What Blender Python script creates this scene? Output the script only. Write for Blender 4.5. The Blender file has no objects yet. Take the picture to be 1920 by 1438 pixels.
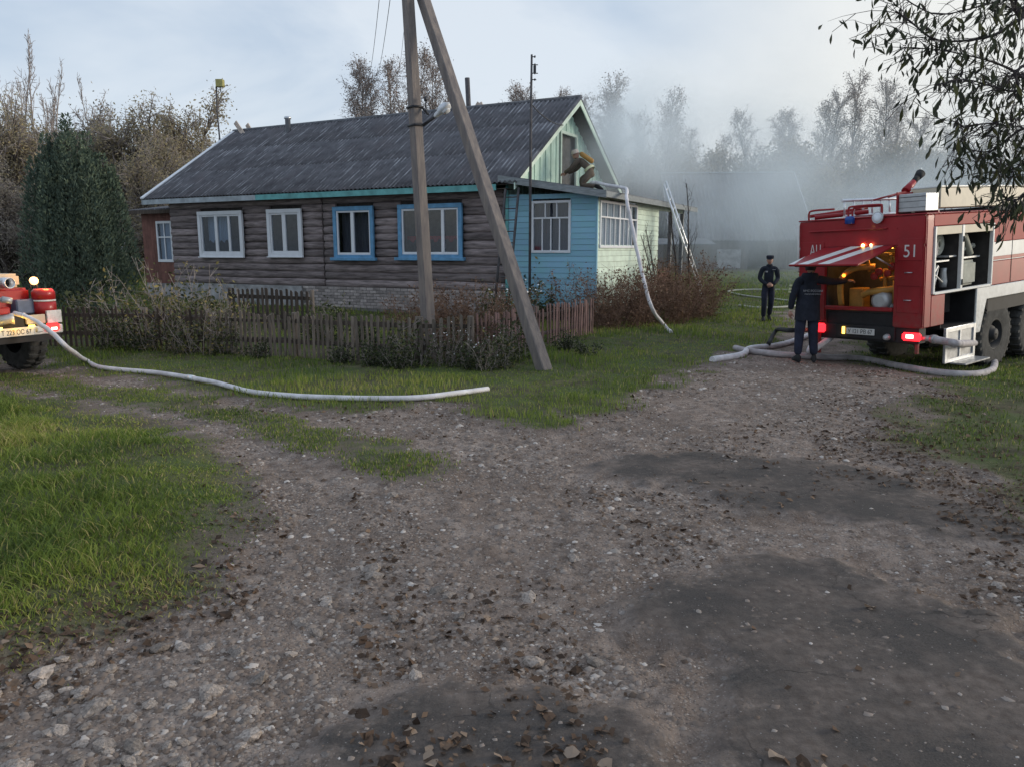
import bpy, bmesh, math, random
import numpy as np
from mathutils import Vector, Matrix
random.seed(11); RNG = np.random.default_rng(7)
SC = bpy.context.scene
COL = SC.collection
rad = math.radians

# ------------------------------------------------------------------ camera
CAM_H, CAM_P, CAM_F = 1.95, rad(9.9), 1430.0 / 1920.0
cam = bpy.data.cameras.new('camera'); cam.sensor_fit = 'HORIZONTAL'; cam.sensor_width = 36.0
cam.lens = 36.0 * CAM_F; cam.clip_start = 0.05; cam.clip_end = 2000
camo = bpy.data.objects.new('camera', cam); COL.objects.link(camo)
camo.location = (0, 0, CAM_H); camo.rotation_euler = (rad(90) - CAM_P, 0, 0)
SC.camera = camo

# ------------------------------------------------------------------ sky and sun (an overcast evening, glow low on the right)
SUN_EL, SUN_AZ = rad(12), rad(84)          # azimuth measured clockwise from +Y (the view direction)
world = bpy.data.worlds.new('World'); SC.world = world; world.use_nodes = True
wn, wl = world.node_tree.nodes, world.node_tree.links
wn.clear()
w_out = wn.new('ShaderNodeOutputWorld'); w_bg = wn.new('ShaderNodeBackground'); w_bg.inputs['Strength'].default_value = 0.1
sky = wn.new('ShaderNodeTexSky'); sky.sky_type = 'NISHITA'; sky.sun_disc = False
sky.sun_elevation = SUN_EL; sky.sun_rotation = SUN_AZ; sky.air_density = 1.0; sky.dust_density = 1.5
tc = wn.new('ShaderNodeTexCoord')
mp = wn.new('ShaderNodeMapping'); mp.inputs['Scale'].default_value = (1.0, 1.0, 2.8); mp.inputs['Rotation'].default_value = (0.1, 0.25, 0.3)
wl.new(tc.outputs['Generated'], mp.inputs['Vector'])
n1 = wn.new('ShaderNodeTexNoise'); n1.inputs['Scale'].default_value = 1.7; n1.inputs['Detail'].default_value = 6; n1.inputs['Roughness'].default_value = 0.52
n1.inputs['Distortion'].default_value = 0.4
wl.new(mp.outputs['Vector'], n1.inputs['Vector'])
cr = wn.new('ShaderNodeValToRGB')
cr.color_ramp.elements[0].position = 0.38; cr.color_ramp.elements[0].color = (2.2, 2.9, 3.9, 1)
cr.color_ramp.elements[1].position = 0.60; cr.color_ramp.elements[1].color = (4.3, 4.68, 5.15, 1)
wl.new(n1.outputs['Fac'], cr.inputs['Fac'])
# warm pale band towards the low sun
sep = wn.new('ShaderNodeSeparateXYZ'); wl.new(tc.outputs['Generated'], sep.inputs['Vector'])
mx = wn.new('ShaderNodeMix'); mx.data_type = 'RGBA'; mx.inputs['Factor'].default_value = 0.86
wl.new(sky.outputs['Color'], mx.inputs['A']); wl.new(cr.outputs['Color'], mx.inputs['B'])
vd = wn.new('ShaderNodeVectorMath'); vd.operation = 'DOT_PRODUCT'
vd.inputs[1].default_value = (math.sin(rad(40)) * math.cos(rad(5)), math.cos(rad(40)) * math.cos(rad(5)), math.sin(rad(5)))
wl.new(tc.outputs['Generated'], vd.inputs[0])
mr = wn.new('ShaderNodeMapRange'); mr.inputs['From Min'].default_value = 0.82; mr.inputs['From Max'].default_value = 1.0
mr.interpolation_type = 'SMOOTHSTEP'; mr.inputs['To Max'].default_value = 0.85
wl.new(vd.outputs['Value'], mr.inputs['Value'])
mx2 = wn.new('ShaderNodeMix'); mx2.data_type = 'RGBA'; mx2.inputs['B'].default_value = (5.05, 5.0, 4.72, 1)
wl.new(mr.outputs['Result'], mx2.inputs['Factor']); wl.new(mx.outputs['Result'], mx2.inputs['A'])
wl.new(mx2.outputs['Result'], w_bg.inputs['Color']); wl.new(w_bg.outputs['Background'], w_out.inputs['Surface'])

sund = bpy.data.lights.new('sun', 'SUN'); sund.energy = 1.1; sund.angle = rad(18); sund.color = (1.0, 0.9, 0.74)
suno = bpy.data.objects.new('sun', sund); COL.objects.link(suno)
sdir = Vector((math.sin(SUN_AZ) * math.cos(SUN_EL), math.cos(SUN_AZ) * math.cos(SUN_EL), math.sin(SUN_EL)))
suno.rotation_euler = sdir.to_track_quat('Z', 'Y').to_euler(); suno.location = sdir * 60

SC.view_settings.view_transform = 'Standard'; SC.view_settings.look = 'None'
SC.view_settings.exposure = 0.88; SC.view_settings.gamma = 1.0; SC.view_settings.use_curve_mapping = False
SC.render.engine = 'CYCLES'
SC.cycles.max_bounces = 7; SC.cycles.transparent_max_bounces = 12; SC.cycles.volume_bounces = 3
SC.cycles.use_denoising = True
try: SC.cycles.denoiser = 'OPENIMAGEDENOISE'
except Exception: pass

# ------------------------------------------------------------------ helpers
def tag(o, label=None, cat=None, group=None, kind=None):
    if label: o['label'] = label
    if cat: o['category'] = cat
    if group: o['group'] = group
    if kind: o['kind'] = kind
    return o

def empty(name, loc=(0, 0, 0), rz=0.0, label=None, cat=None, group=None):
    o = bpy.data.objects.new(name, None); COL.objects.link(o)
    o.location = loc; o.rotation_euler = (0, 0, rz); o.empty_display_size = 0.3
    return tag(o, label, cat, group)

def link(name, me, mat=None, parent=None, loc=None, rot=None):
    o = bpy.data.objects.new(name, me); COL.objects.link(o)
    if mat is not None and not me.materials:
        for m in (mat if isinstance(mat, (list, tuple)) else [mat]): me.materials.append(m)
    if parent is not None: o.parent = parent
    if loc is not None: o.location = loc
    if rot is not None: o.rotation_euler = rot
    return o

def np_mesh(name, V, F, mats=(), smooth=False, attrs=None, midx=None):
    """V (n,3) array, F (m,3) or (m,4) array -> mesh (fast)"""
    me = bpy.data.meshes.new(name)
    V = np.asarray(V, np.float32); F = np.asarray(F, np.int32); k = F.shape[1]
    me.vertices.add(len(V)); me.vertices.foreach_set('co', V.ravel())
    me.loops.add(F.size); me.loops.foreach_set('vertex_index', F.ravel())
    me.polygons.add(len(F)); me.polygons.foreach_set('loop_start', np.arange(0, F.size, k, dtype=np.int32))
    if smooth: me.polygons.foreach_set('use_smooth', np.ones(len(F), bool))
    if midx is not None: me.polygons.foreach_set('material_index', np.asarray(midx, np.int32))
    for m in mats: me.materials.append(m)
    me.update(calc_edges=True)
    for nm, a in (attrs or {}).items():
        at = me.attributes.new(nm, 'FLOAT', 'POINT'); at.data.foreach_set('value', np.asarray(a, np.float32))
    return me

class MB:
    """collects shapes and links them as one mesh object"""
    def __init__(s): s.v = []; s.f = []; s.m = []; s.mi = 0; s.sm = []
    def add(s, vs, fs, smooth=False, M=None):
        b = len(s.v)
        for p in vs: s.v.append(tuple(M @ Vector(p)) if M is not None else tuple(p))
        for f in fs: s.f.append([b + i for i in f]); s.m.append(s.mi); s.sm.append(smooth)
        return s
    def box(s, x0, x1, y0, y1, z0, z1, M=None):
        vs = [(x0,y0,z0),(x1,y0,z0),(x1,y1,z0),(x0,y1,z0),(x0,y0,z1),(x1,y0,z1),(x1,y1,z1),(x0,y1,z1)]
        return s.add(vs, [(0,3,2,1),(4,5,6,7),(0,1,5,4),(1,2,6,5),(2,3,7,6),(3,0,4,7)], False, M)
    def poly(s, pts, M=None): return s.add(pts, [tuple(range(len(pts)))], False, M)
    def prism(s, pts, d, M=None):
        """extrude polygon pts by vector d"""
        n = len(pts); d = Vector(d); q = [tuple(Vector(p) + d) for p in pts]
        fs = [tuple(range(n))[::-1], tuple(range(n, 2*n))] + [(i, (i+1) % n, n + (i+1) % n, n + i) for i in range(n)]
        return s.add(list(pts) + q, fs, False, M)
    def tube(s, pts, r, n=8, caps=True, M=None, smooth=True):
        pts = [Vector(p) for p in pts]; rs = r if isinstance(r, (list, tuple)) else [r] * len(pts)
        vs = []; up = None
        for i, p in enumerate(pts):
            t = (pts[min(i+1, len(pts)-1)] - pts[max(i-1, 0)]).normalized()
            if up is None: up = t.orthogonal().normalized()
            up = (up - t * up.dot(t)); up = up.normalized() if up.length > 1e-6 else t.orthogonal().normalized()
            w = t.cross(up)
            for k in range(n):
                a = 2 * math.pi * k / n
                vs.append(p + (up * math.cos(a) + w * math.sin(a)) * rs[i])
        fs = [(i*n + k, i*n + (k+1) % n, (i+1)*n + (k+1) % n, (i+1)*n + k) for i in range(len(pts)-1) for k in range(n)]
        s.add(vs, fs, smooth, M)
        if caps:
            b = len(s.v); L = len(pts)
            s.f.append([b - L*n + k for k in range(n)][::-1]); s.m.append(s.mi); s.sm.append(False)
            s.f.append([b - n + k for k in range(n)]); s.m.append(s.mi); s.sm.append(False)
        return s
    def lathe(s, prof, n=16, M=None, smooth=True, cap=True):
        """prof: [(r, z)...] round the local z axis"""
        vs = [(r*math.cos(2*math.pi*k/n), r*math.sin(2*math.pi*k/n), z) for r, z in prof for k in range(n)]
        fs = [(i*n+k, i*n+(k+1) % n, (i+1)*n+(k+1) % n, (i+1)*n+k) for i in range(len(prof)-1) for k in range(n)]
        s.add(vs, fs, smooth, M)
        if cap:
            b = len(s.v) - len(vs)
            for base, rev in ((b, True), (b + (len(prof)-1)*n, False)):
                q = [base + k for k in range(n)]; s.f.append(q[::-1] if rev else q); s.m.append(s.mi); s.sm.append(False)
        return s
    def ball(s, c, r, n=10, m=7, sc=(1, 1, 1), M=None):
        vs = []; 
        for i in range(m + 1):
            a = math.pi * i / m
            for k in range(n):
                b = 2*math.pi*k/n
                vs.append((c[0]+r*sc[0]*math.sin(a)*math.cos(b), c[1]+r*sc[1]*math.sin(a)*math.sin(b), c[2]-r*sc[2]*math.cos(a)))
        return s.add(vs, [(i*n+k, i*n+(k+1) % n, (i+1)*n+(k+1) % n, (i+1)*n+k) for i in range(m) for k in range(n)], True, M)
    def mesh(s, name, mat=None, bevel=0.0, seg=1):
        me = bpy.data.meshes.new(name); me.from_pydata(s.v, [], s.f)
        for m in (mat if isinstance(mat, (list, tuple)) else [mat]):
            if m is not None: me.materials.append(m)
        me.polygons.foreach_set('material_index', s.m); me.polygons.foreach_set('use_smooth', s.sm)
        me.update()
        if bevel > 0:
            bm = bmesh.new(); bm.from_mesh(me)
            bmesh.ops.remove_doubles(bm, verts=bm.verts, dist=1e-5)
            es = [e for e in bm.edges if len(e.link_faces) == 2 and e.calc_face_angle(0) > 0.6 and not (e.link_faces[0].smooth and e.link_faces[1].smooth)]
            bmesh.ops.bevel(bm, geom=es, offset=bevel, segments=seg, affect='EDGES', clamp_overlap=True)
            bm.to_mesh(me); bm.free()
        return me
    def build(s, name, mat=None, parent=None, bevel=0.0, seg=1, loc=None, rot=None):
        return link(name, s.mesh(name, mat, bevel, seg), None, parent, loc, rot)

def rotz(a): return Matrix.Rotation(a, 4, 'Z')
def frame(o, x, y, z):
    return Matrix(((x[0], y[0], z[0], o[0]), (x[1], y[1], z[1], o[1]), (x[2], y[2], z[2], o[2]), (0, 0, 0, 1)))
def smooth_path(pts, k=6):
    """Catmull-Rom through pts"""
    P = [Vector(p) for p in pts]; P = [2*P[0]-P[1]] + P + [2*P[-1]-P[-2]]; out = []
    for i in range(1, len(P)-2):
        for j in range(k):
            t = j/k; a, b, c, d = P[i-1], P[i], P[i+1], P[i+2]
            out.append(0.5*((2*b) + (c-a)*t + (2*a-5*b+4*c-d)*t*t + (3*b-a-3*c+d)*t**3))
    out.append(P[-2]); return out

def text(name, body, size, mat, parent, M, extrude=0.002, align='CENTER', width=1.0):
    cu = bpy.data.curves.new(name, 'FONT'); cu.body = body; cu.size = size; cu.extrude = extrude
    cu.align_x = align; cu.align_y = 'CENTER'
    t = bpy.data.objects.new(name, cu); COL.objects.link(t)
    bpy.context.view_layer.update()
    me = bpy.data.meshes.new_from_object(t.evaluated_get(bpy.context.evaluated_depsgraph_get()))
    COL.objects.unlink(t); bpy.data.objects.remove(t)
    for v in me.vertices: v.co.x *= width
    me.materials.clear(); me.materials.append(mat)
    o = link(name, me, None, parent); o.matrix_local = M
    return o

# lattice value noise in numpy
_PERM = np.random.default_rng(3).random(65536).astype(np.float32)
def vnoise(x, y, seed=0):
    x = np.asarray(x, float); y = np.asarray(y, float)
    xi = np.floor(x).astype(np.int64); yi = np.floor(y).astype(np.int64); fx = x - xi; fy = y - yi
    fx = fx*fx*(3-2*fx); fy = fy*fy*(3-2*fy)
    h = lambda a, b: _PERM[(a*7919 + b*104729 + seed*1299709) & 65535]
    return (h(xi, yi)*(1-fx) + h(xi+1, yi)*fx)*(1-fy) + (h(xi, yi+1)*(1-fx) + h(xi+1, yi+1)*fx)*fy
def fbm(x, y, s=1.0, o=4, seed=0):
    r = 0; a = 0.5; x = np.asarray(x)*s; y = np.asarray(y)*s; t = 0
    for i in range(o): r = r + a*vnoise(x*2**i + 13.7*i, y*2**i - 7.1*i, seed+i); t += a; a *= 0.5
    return r/t

# pixel of the 1920 x 1438 photograph -> ray from the camera (used to survey where things stand)
_c, _s = math.cos(CAM_P), math.sin(CAM_P)
def ray(px, py):
    a = (px-960)/1430.0; b = (719-py)/1430.0
    return (a, _c + b*_s, -_s + b*_c)
def atY(px, py, Y):
    r = ray(px, py); t = Y/r[1]; return Vector((r[0]*t, Y, CAM_H + r[2]*t))
def flat(px, py, z=0.0):
    r = ray(px, py); t = (z-CAM_H)/r[2]; return (r[0]*t, r[1]*t)
def height(x, y):
    x = np.asarray(x, float); y = np.asarray(y, float)
    h = 0.026*np.clip(y-22, 0, 60)
    h = h - 0.30*np.exp(-((x-8.6)**2 + (y-15.6)**2)/(2*2.3**2))
    h = h + 0.05*(fbm(x, y, 0.35, 3, 5)-0.5)
    # raised verge on the near left, falling away again further left
    d = np.clip((-x - 1.75 - 0.22*np.clip(y-3.5, 0, 99) - 0.35*np.clip(4.0-y, 0, 3))/0.8, 0, 1); d = d*d*(3-2*d)
    w = np.clip((9.0-y)/3.0, 0, 1); h = h + 0.13*d*w
    return h
def gp(px, py, dz=0.0):
    z = 0.0
    for _ in range(12):
        x, y = flat(px, py, z); z = 0.5*z + 0.5*(float(height(x, y)) + dz)
    x, y = flat(px, py, z); return Vector((x, y, z))
# ------------------------------------------------------------------ materials
def mat(name, col, rough=0.8, metal=0.0, var=0.25, scale=6.0, bump=0.0, bscale=None, col2=None, coords='Object', stretch=None, spec=0.4, rnd=0.0, detail=6, coat=0.0):
    m = bpy.data.materials.new(name); m.use_nodes = True
    n, l = m.node_tree.nodes, m.node_tree.links
    b = n['Principled BSDF']; b.inputs['Roughness'].default_value = rough; b.inputs['Metallic'].default_value = metal
    b.inputs['Specular IOR Level'].default_value = spec; b.inputs['Coat Weight'].default_value = coat
    t = n.new('ShaderNodeTexCoord'); mp = n.new('ShaderNodeMapping'); l.new(t.outputs[coords], mp.inputs['Vector'])
    if stretch: mp.inputs['Scale'].default_value = stretch
    z = n.new('ShaderNodeTexNoise'); z.inputs['Scale'].default_value = scale; z.inputs['Detail'].default_value = detail; z.inputs['Roughness'].default_value = 0.6
    src = mp.outputs['Vector']
    oi = n.new('ShaderNodeObjectInfo')
    if rnd > 0:
        ad = n.new('ShaderNodeVectorMath'); ad.operation = 'MULTIPLY_ADD'; ad.inputs[1].default_value = (37, 53, 71)
        l.new(oi.outputs['Random'], ad.inputs[0]); l.new(src, ad.inputs[2]); src = ad.outputs['Vector']
    l.new(src, z.inputs['Vector'])
    c = Vector(col); c2 = Vector(col2) if col2 else c*(1-var)
    r = n.new('ShaderNodeValToRGB'); e = r.color_ramp.elements
    e[0].position = 0.32; e[0].color = (*c2, 1); e[1].position = 0.68; e[1].color = (*(c if col2 else c*(1+var)), 1)
    l.new(z.outputs['Fac'], r.inputs['Fac']); out = r.outputs['Color']
    if rnd > 0:
        mr = n.new('ShaderNodeMapRange'); mr.inputs['To Min'].default_value = 1-rnd; mr.inputs['To Max'].default_value = 1+rnd
        l.new(oi.outputs['Random'], mr.inputs['Value'])
        mm = n.new('ShaderNodeVectorMath'); mm.operation = 'SCALE'; l.new(out, mm.inputs[0]); l.new(mr.outputs['Result'], mm.inputs['Scale']); out = mm.outputs['Vector']
    l.new(out, b.inputs['Base Color'])
    if bump > 0:
        z2 = n.new('ShaderNodeTexNoise'); z2.inputs['Scale'].default_value = bscale or scale*3; z2.inputs['Detail'].default_value = 5; l.new(src, z2.inputs['Vector'])
        bp = n.new('ShaderNodeBump'); bp.inputs['Strength'].default_value = bump; bp.inputs['Distance'].default_value = 0.02
        l.new(z2.outputs['Fac'], bp.inputs['Height']); l.new(bp.outputs['Normal'], b.inputs['Normal'])
    return m

def attr_mat(name, ramp, rough=0.75, attr='tint', spec=0.25, trans=0.0, noise=0.0, nscale=2.0):
    """colour from a per-leaf / per-blade tint attribute"""
    m = bpy.data.materials.new(name); m.use_nodes = True
    n, l = m.node_tree.nodes, m.node_tree.links; b = n['Principled BSDF']
    b.inputs['Roughness'].default_value = rough; b.inputs['Specular IOR Level'].default_value = spec
    a = n.new('ShaderNodeAttribute'); a.attribute_name = attr
    r = n.new('ShaderNodeValToRGB'); els = r.color_ramp.elements
    while len(els) < len(ramp): els.new(0.5)
    for e, (p, c) in zip(els, ramp): e.position = p; e.color = (*c, 1)
    src = a.outputs['Fac']
    if noise > 0:
        g = n.new('ShaderNodeTexCoord'); z = n.new('ShaderNodeTexNoise'); z.inputs['Scale'].default_value = nscale; z.inputs['Detail'].default_value = 3
        l.new(g.outputs['Object'], z.inputs['Vector'])
        ma = n.new('ShaderNodeMath'); ma.operation = 'MULTIPLY_ADD'; ma.inputs[1].default_value = noise; l.new(z.outputs['Fac'], ma.inputs[0])
        m2 = n.new('ShaderNodeMath'); m2.operation = 'SUBTRACT'; m2.inputs[1].default_value = noise*0.5; l.new(src, m2.inputs[0])
        l.new(m2.outputs[0], ma.inputs[2]); src = ma.outputs[0]
    l.new(src, r.inputs['Fac']); l.new(r.outputs['Color'], b.inputs['Base Color'])
    if trans > 0:
        tr = n.new('ShaderNodeBsdfTranslucent'); l.new(r.outputs['Color'], tr.inputs['Color'])
        mx = n.new('ShaderNodeMixShader'); mx.inputs[0].default_value = trans
        l.new(b.outputs[0], mx.inputs[1]); l.new(tr.outputs[0], mx.inputs[2]); l.new(mx.outputs[0], n['Material Output'].inputs['Surface'])
    return m

def emit(name, col, s):
    m = bpy.data.materials.new(name); m.use_nodes = True; b = m.node_tree.nodes['Principled BSDF']
    b.inputs['Base Color'].default_value = (*col, 1); b.inputs['Emission Color'].default_value = (*col, 1); b.inputs['Emission Strength'].default_value = s
    b.inputs['Roughness'].default_value = 0.3
    return m

def glass(name, refl=0.25, tint=(0.75, 0.8, 0.85)):
    m = bpy.data.materials.new(name); m.use_nodes = True; n, l = m.node_tree.nodes, m.node_tree.links
    n.remove(n['Principled BSDF'])
    t = n.new('ShaderNodeBsdfTransparent'); t.inputs['Color'].default_value = (*tint, 1)
    g = n.new('ShaderNodeBsdfGlossy'); g.inputs['Roughness'].default_value = 0.03
    f = n.new('ShaderNodeLayerWeight'); f.inputs['Blend'].default_value = 0.22
    a = n.new('ShaderNodeMath'); a.operation = 'MULTIPLY_ADD'; a.inputs[1].default_value = 0.6; a.inputs[2].default_value = refl*0.4
    l.new(f.outputs['Fresnel'], a.inputs[0])
    ge = n.new('ShaderNodeNewGeometry'); iv = n.new('ShaderNodeMath'); iv.operation = 'SUBTRACT'; iv.inputs[0].default_value = 1.0; l.new(ge.outputs['Backfacing'], iv.inputs[1])
    fm = n.new('ShaderNodeMath'); fm.operation = 'MULTIPLY'; l.new(a.outputs[0], fm.inputs[0]); l.new(iv.outputs[0], fm.inputs[1])
    mx = n.new('ShaderNodeMixShader'); l.new(fm.outputs[0], mx.inputs[0]); l.new(t.outputs[0], mx.inputs[1]); l.new(g.outputs[0], mx.inputs[2])
    l.new(mx.outputs[0], n['Material Output'].inputs['Surface']); return m

M = {}
M['log'] = mat('weathered_log', (0.215, 0.178, 0.178), 0.9, var=0.55, scale=3.0, bump=0.6, bscale=14, stretch=(0.6, 5, 5), rnd=0.34)
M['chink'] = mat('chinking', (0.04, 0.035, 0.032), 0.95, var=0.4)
M['brick'] = mat('silicate_brick', (0.34, 0.30, 0.29), 0.9, var=0.25, scale=8, bump=0.3, rnd=0.3)
M['mortar'] = mat('mortar', (0.17, 0.16, 0.155), 0.95, var=0.3, scale=7, bump=0.4)
M['plaster'] = mat('old_plaster', (0.33, 0.33, 0.34), 0.9, var=0.4, scale=3, bump=0.4)
M['white_paint'] = mat('white_paint', (0.72, 0.74, 0.78), 0.45, var=0.05, scale=4)
M['blue_paint'] = mat('blue_paint', (0.115, 0.29, 0.48), 0.55, var=0.2, scale=5, bump=0.15)
M['room'] = mat('dark_room', (0.16, 0.155, 0.15), 0.9)
M['curtain'] = mat('curtain', (0.42, 0.48, 0.56), 0.9, var=0.15, stretch=(8, 1, 0.6))
M['curtain_white'] = mat('net_curtain', (0.78, 0.75, 0.72), 0.9, var=0.12, stretch=(8, 8, 0.6))
M['glass'] = glass('window_glass', 0.18)
M['turquoise'] = mat('turquoise_board', (0.13, 0.36, 0.36), 0.7, var=0.25, scale=4)
M['pale_board'] = mat('pale_board', (0.36, 0.40, 0.43), 0.7, var=0.25, scale=4)
M['mint'] = mat('mint_paint', (0.50, 0.68, 0.58), 0.65, var=0.15, scale=3, rnd=0.08, bump=0.1)
M['mint_light'] = mat('pale_mint_paint', (0.60, 0.72, 0.62), 0.65, var=0.14, scale=3, rnd=0.07, bump=0.1)
M['porch_blue'] = mat('porch_blue_paint', (0.26, 0.47, 0.65), 0.65, var=0.22, scale=2.2, rnd=0.10, bump=0.15, col2=(0.24, 0.50, 0.58))
M['teal_soot'] = mat('teal_board', (0.06, 0.22, 0.25), 0.75, var=0.4, scale=2.5)
M['redbrown'] = mat('redbrown_board', (0.17, 0.075, 0.06), 0.75, var=0.3, scale=3, rnd=0.12)
M['felt'] = mat('roof_felt', (0.13, 0.135, 0.15), 0.9, var=0.4, scale=5, bump=0.3)
M['grey_board'] = mat('grey_board', (0.24, 0.26, 0.27), 0.85, var=0.3, scale=4, stretch=(1, 6, 6))
M['oldwood'] = mat('old_wood', (0.145, 0.12, 0.10), 0.9, var=0.4, scale=5, bump=0.4, stretch=(4, 4, 0.7), rnd=0.25)
M['darkwood'] = mat('dark_wood', (0.07, 0.054, 0.044), 0.9, var=0.45, scale=5, bump=0.4, stretch=(4, 4, 0.7), rnd=0.3)
M['pinkwood'] = mat('faded_red_wood', (0.20, 0.125, 0.115), 0.9, var=0.45, scale=5, bump=0.4, stretch=(4, 4, 0.7), rnd=0.3)
M['concrete'] = mat('pole_concrete', (0.25, 0.215, 0.195), 0.9, var=0.25, scale=4, bump=0.5, stretch=(3, 3, 0.5), col2=(0.135, 0.122, 0.125))
M['steel'] = mat('galvanised', (0.55, 0.57, 0.6), 0.4, metal=0.8, var=0.15)
M['darksteel'] = mat('dark_steel', (0.05, 0.05, 0.055), 0.6, metal=0.3, var=0.3)
M['alu'] = mat('aluminium', (0.75, 0.77, 0.8), 0.35, metal=0.6, var=0.1)
M['rust'] = mat('rusty_pipe', (0.085, 0.08, 0.085), 0.8, var=0.4)
M['lampglass'] = mat('lamp_white', (0.7, 0.73, 0.78), 0.35, var=0.08)
M['yellowbox'] = mat('ochre_plastic', (0.36, 0.33, 0.12), 0.6, var=0.2)
M['palewood'] = mat('bare_board', (0.5, 0.42, 0.36), 0.8, var=0.25)
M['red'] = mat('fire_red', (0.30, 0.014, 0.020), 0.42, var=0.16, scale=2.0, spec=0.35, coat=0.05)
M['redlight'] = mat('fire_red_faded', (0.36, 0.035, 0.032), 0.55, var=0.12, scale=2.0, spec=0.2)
M['cream'] = mat('cream_paint', (0.52, 0.45, 0.34), 0.5, var=0.12, scale=3)
M['twhite'] = mat('truck_white', (0.72, 0.72, 0.70), 0.4, var=0.08, scale=3)
M['silver'] = mat('silver_paint', (0.48, 0.49, 0.50), 0.45, metal=0.4, var=0.15)
M['black'] = mat('black_rubber', (0.022, 0.022, 0.024), 0.85, var=0.4, scale=9, bump=0.2)
M['tyre'] = mat('tyre_rubber', (0.06, 0.058, 0.055), 0.9, var=0.4, scale=7, bump=0.3)
M['chassis'] = mat('chassis_black', (0.02, 0.02, 0.022), 0.7, var=0.3)
M['inside'] = mat('compartment', (0.055, 0.05, 0.047), 0.8, var=0.3)
M['ochre'] = mat('pump_paint', (0.42, 0.22, 0.05), 0.5, var=0.25)
M['bluelens'] = mat('blue_lens', (0.02, 0.07, 0.30), 0.2, var=0.1)
M['hose'] = mat('hose_white', (0.66, 0.64, 0.66), 0.75, var=0.2, scale=5, bump=0.4, bscale=60)
M['hose_grey'] = mat('hose_grey', (0.42, 0.385, 0.39), 0.8, var=0.28, scale=5, bump=0.4, bscale=60)
M['hose_dull'] = mat('hose_dull', (0.42, 0.42, 0.36), 0.75, var=0.18, scale=9, bump=0.2)
M['navy'] = mat('navy_cloth', (0.014, 0.018, 0.03), 0.9, var=0.35, scale=9, bump=0.35, bscale=7)
M['navy2'] = mat('navy_trousers', (0.02, 0.024, 0.045), 0.9, var=0.35, scale=9, bump=0.35, bscale=7)
M['bunker'] = mat('turnout_cloth', (0.12, 0.095, 0.075), 0.9, var=0.3, scale=8, bump=0.35, bscale=8)
M['reflect'] = mat('reflective_tape', (0.62, 0.62, 0.40), 0.5, var=0.1)
M['skin'] = mat('skin', (0.42, 0.24, 0.18), 0.6, var=0.12, scale=12)
M['lip'] = mat('lips', (0.30, 0.11, 0.10), 0.6, var=0.1)
M['eye'] = mat('eye_white', (0.6, 0.58, 0.55), 0.3, var=0.05)
M['hair'] = mat('dark_hair', (0.025, 0.02, 0.018), 0.8, var=0.3)
M['greytext'] = mat('grey_print', (0.32, 0.33, 0.36), 0.6, var=0.05)
M['whitetext'] = mat('white_print', (0.62, 0.58, 0.58), 0.6, var=0.1)
M['blacktext'] = mat('black_print', (0.02, 0.02, 0.025), 0.6, var=0.05)
M['barn_wood'] = mat('barn_board', (0.16, 0.145, 0.14), 0.9, var=0.35, scale=3, stretch=(4, 4, 0.7), rnd=0.2)
M['grass_blade'] = attr_mat('grass_blades', [(0, (0.050, 0.068, 0.024)), (0.35, (0.105, 0.160, 0.036)), (0.7, (0.23, 0.30, 0.055)), (0.88, (0.34, 0.34, 0.09)), (1, (0.46, 0.38, 0.19))], 0.6, trans=0.35)  # each blade's own colour, dark green to straw by tint
M['stone'] = mat('road_stone', (0.27, 0.228, 0.20), 0.9, var=0.45, scale=9, bump=0.5, bscale=14, rnd=0.42)
M['gravel'] = attr_mat('gravel_bits', [(0, (0.10, 0.072, 0.056)), (0.5, (0.21, 0.165, 0.138)), (0.85, (0.34, 0.29, 0.255)), (1, (0.52, 0.465, 0.425))], 0.92, noise=0.25, nscale=30)
M['dryleaf'] = attr_mat('dry_leaf', [(0, (0.045, 0.030, 0.022)), (0.5, (0.12, 0.075, 0.05)), (0.85, (0.24, 0.165, 0.115)), (1, (0.34, 0.26, 0.2))], 0.8, trans=0.15)
M['leaf_olive'] = attr_mat('willow_leaf', [(0, (0.21, 0.185, 0.135)), (0.5, (0.38, 0.325, 0.22)), (0.85, (0.47, 0.39, 0.22)), (1, (0.50, 0.40, 0.19))], 0.8, trans=0.42)  # leaf tones paled, distance haze is put into the colour
M['leaf_dull'] = attr_mat('grey_olive_leaf', [(0, (0.22, 0.20, 0.175)), (0.5, (0.33, 0.295, 0.245)), (1, (0.42, 0.36, 0.27))], 0.8, trans=0.38)  # also paled to carry haze in the leaf colour
M['leaf_weed'] = attr_mat('weed_leaf', [(0, (0.030, 0.040, 0.020)), (0.5, (0.070, 0.085, 0.038)), (0.85, (0.15, 0.145, 0.065)), (1, (0.34, 0.27, 0.10))], 0.8, trans=0.2)
M['leaf_brown'] = attr_mat('brown_leaf', [(0, (0.065, 0.038, 0.028)), (0.5, (0.155, 0.092, 0.064)), (1, (0.27, 0.18, 0.12))], 0.85, trans=0.15)
M['needle'] = attr_mat('needles', [(0, (0.045, 0.066, 0.052)), (0.5, (0.095, 0.132, 0.10)), (1, (0.17, 0.21, 0.13))], 0.8)
M['birch_leaf'] = attr_mat('birch_twig', [(0, (0.12, 0.10, 0.095)), (0.6, (0.23, 0.175, 0.15)), (1, (0.34, 0.23, 0.16))], 0.85)
M['bark'] = mat('bark', (0.075, 0.062, 0.055), 0.9, var=0.4, scale=5, bump=0.4)
M['birch_bark'] = mat('birch_bark', (0.34, 0.32, 0.31), 0.85, var=0.3, scale=3, col2=(0.10, 0.09, 0.085), stretch=(1, 1, 3))
M['twig'] = mat('twig', (0.055, 0.046, 0.046), 0.9, var=0.3)
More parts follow.
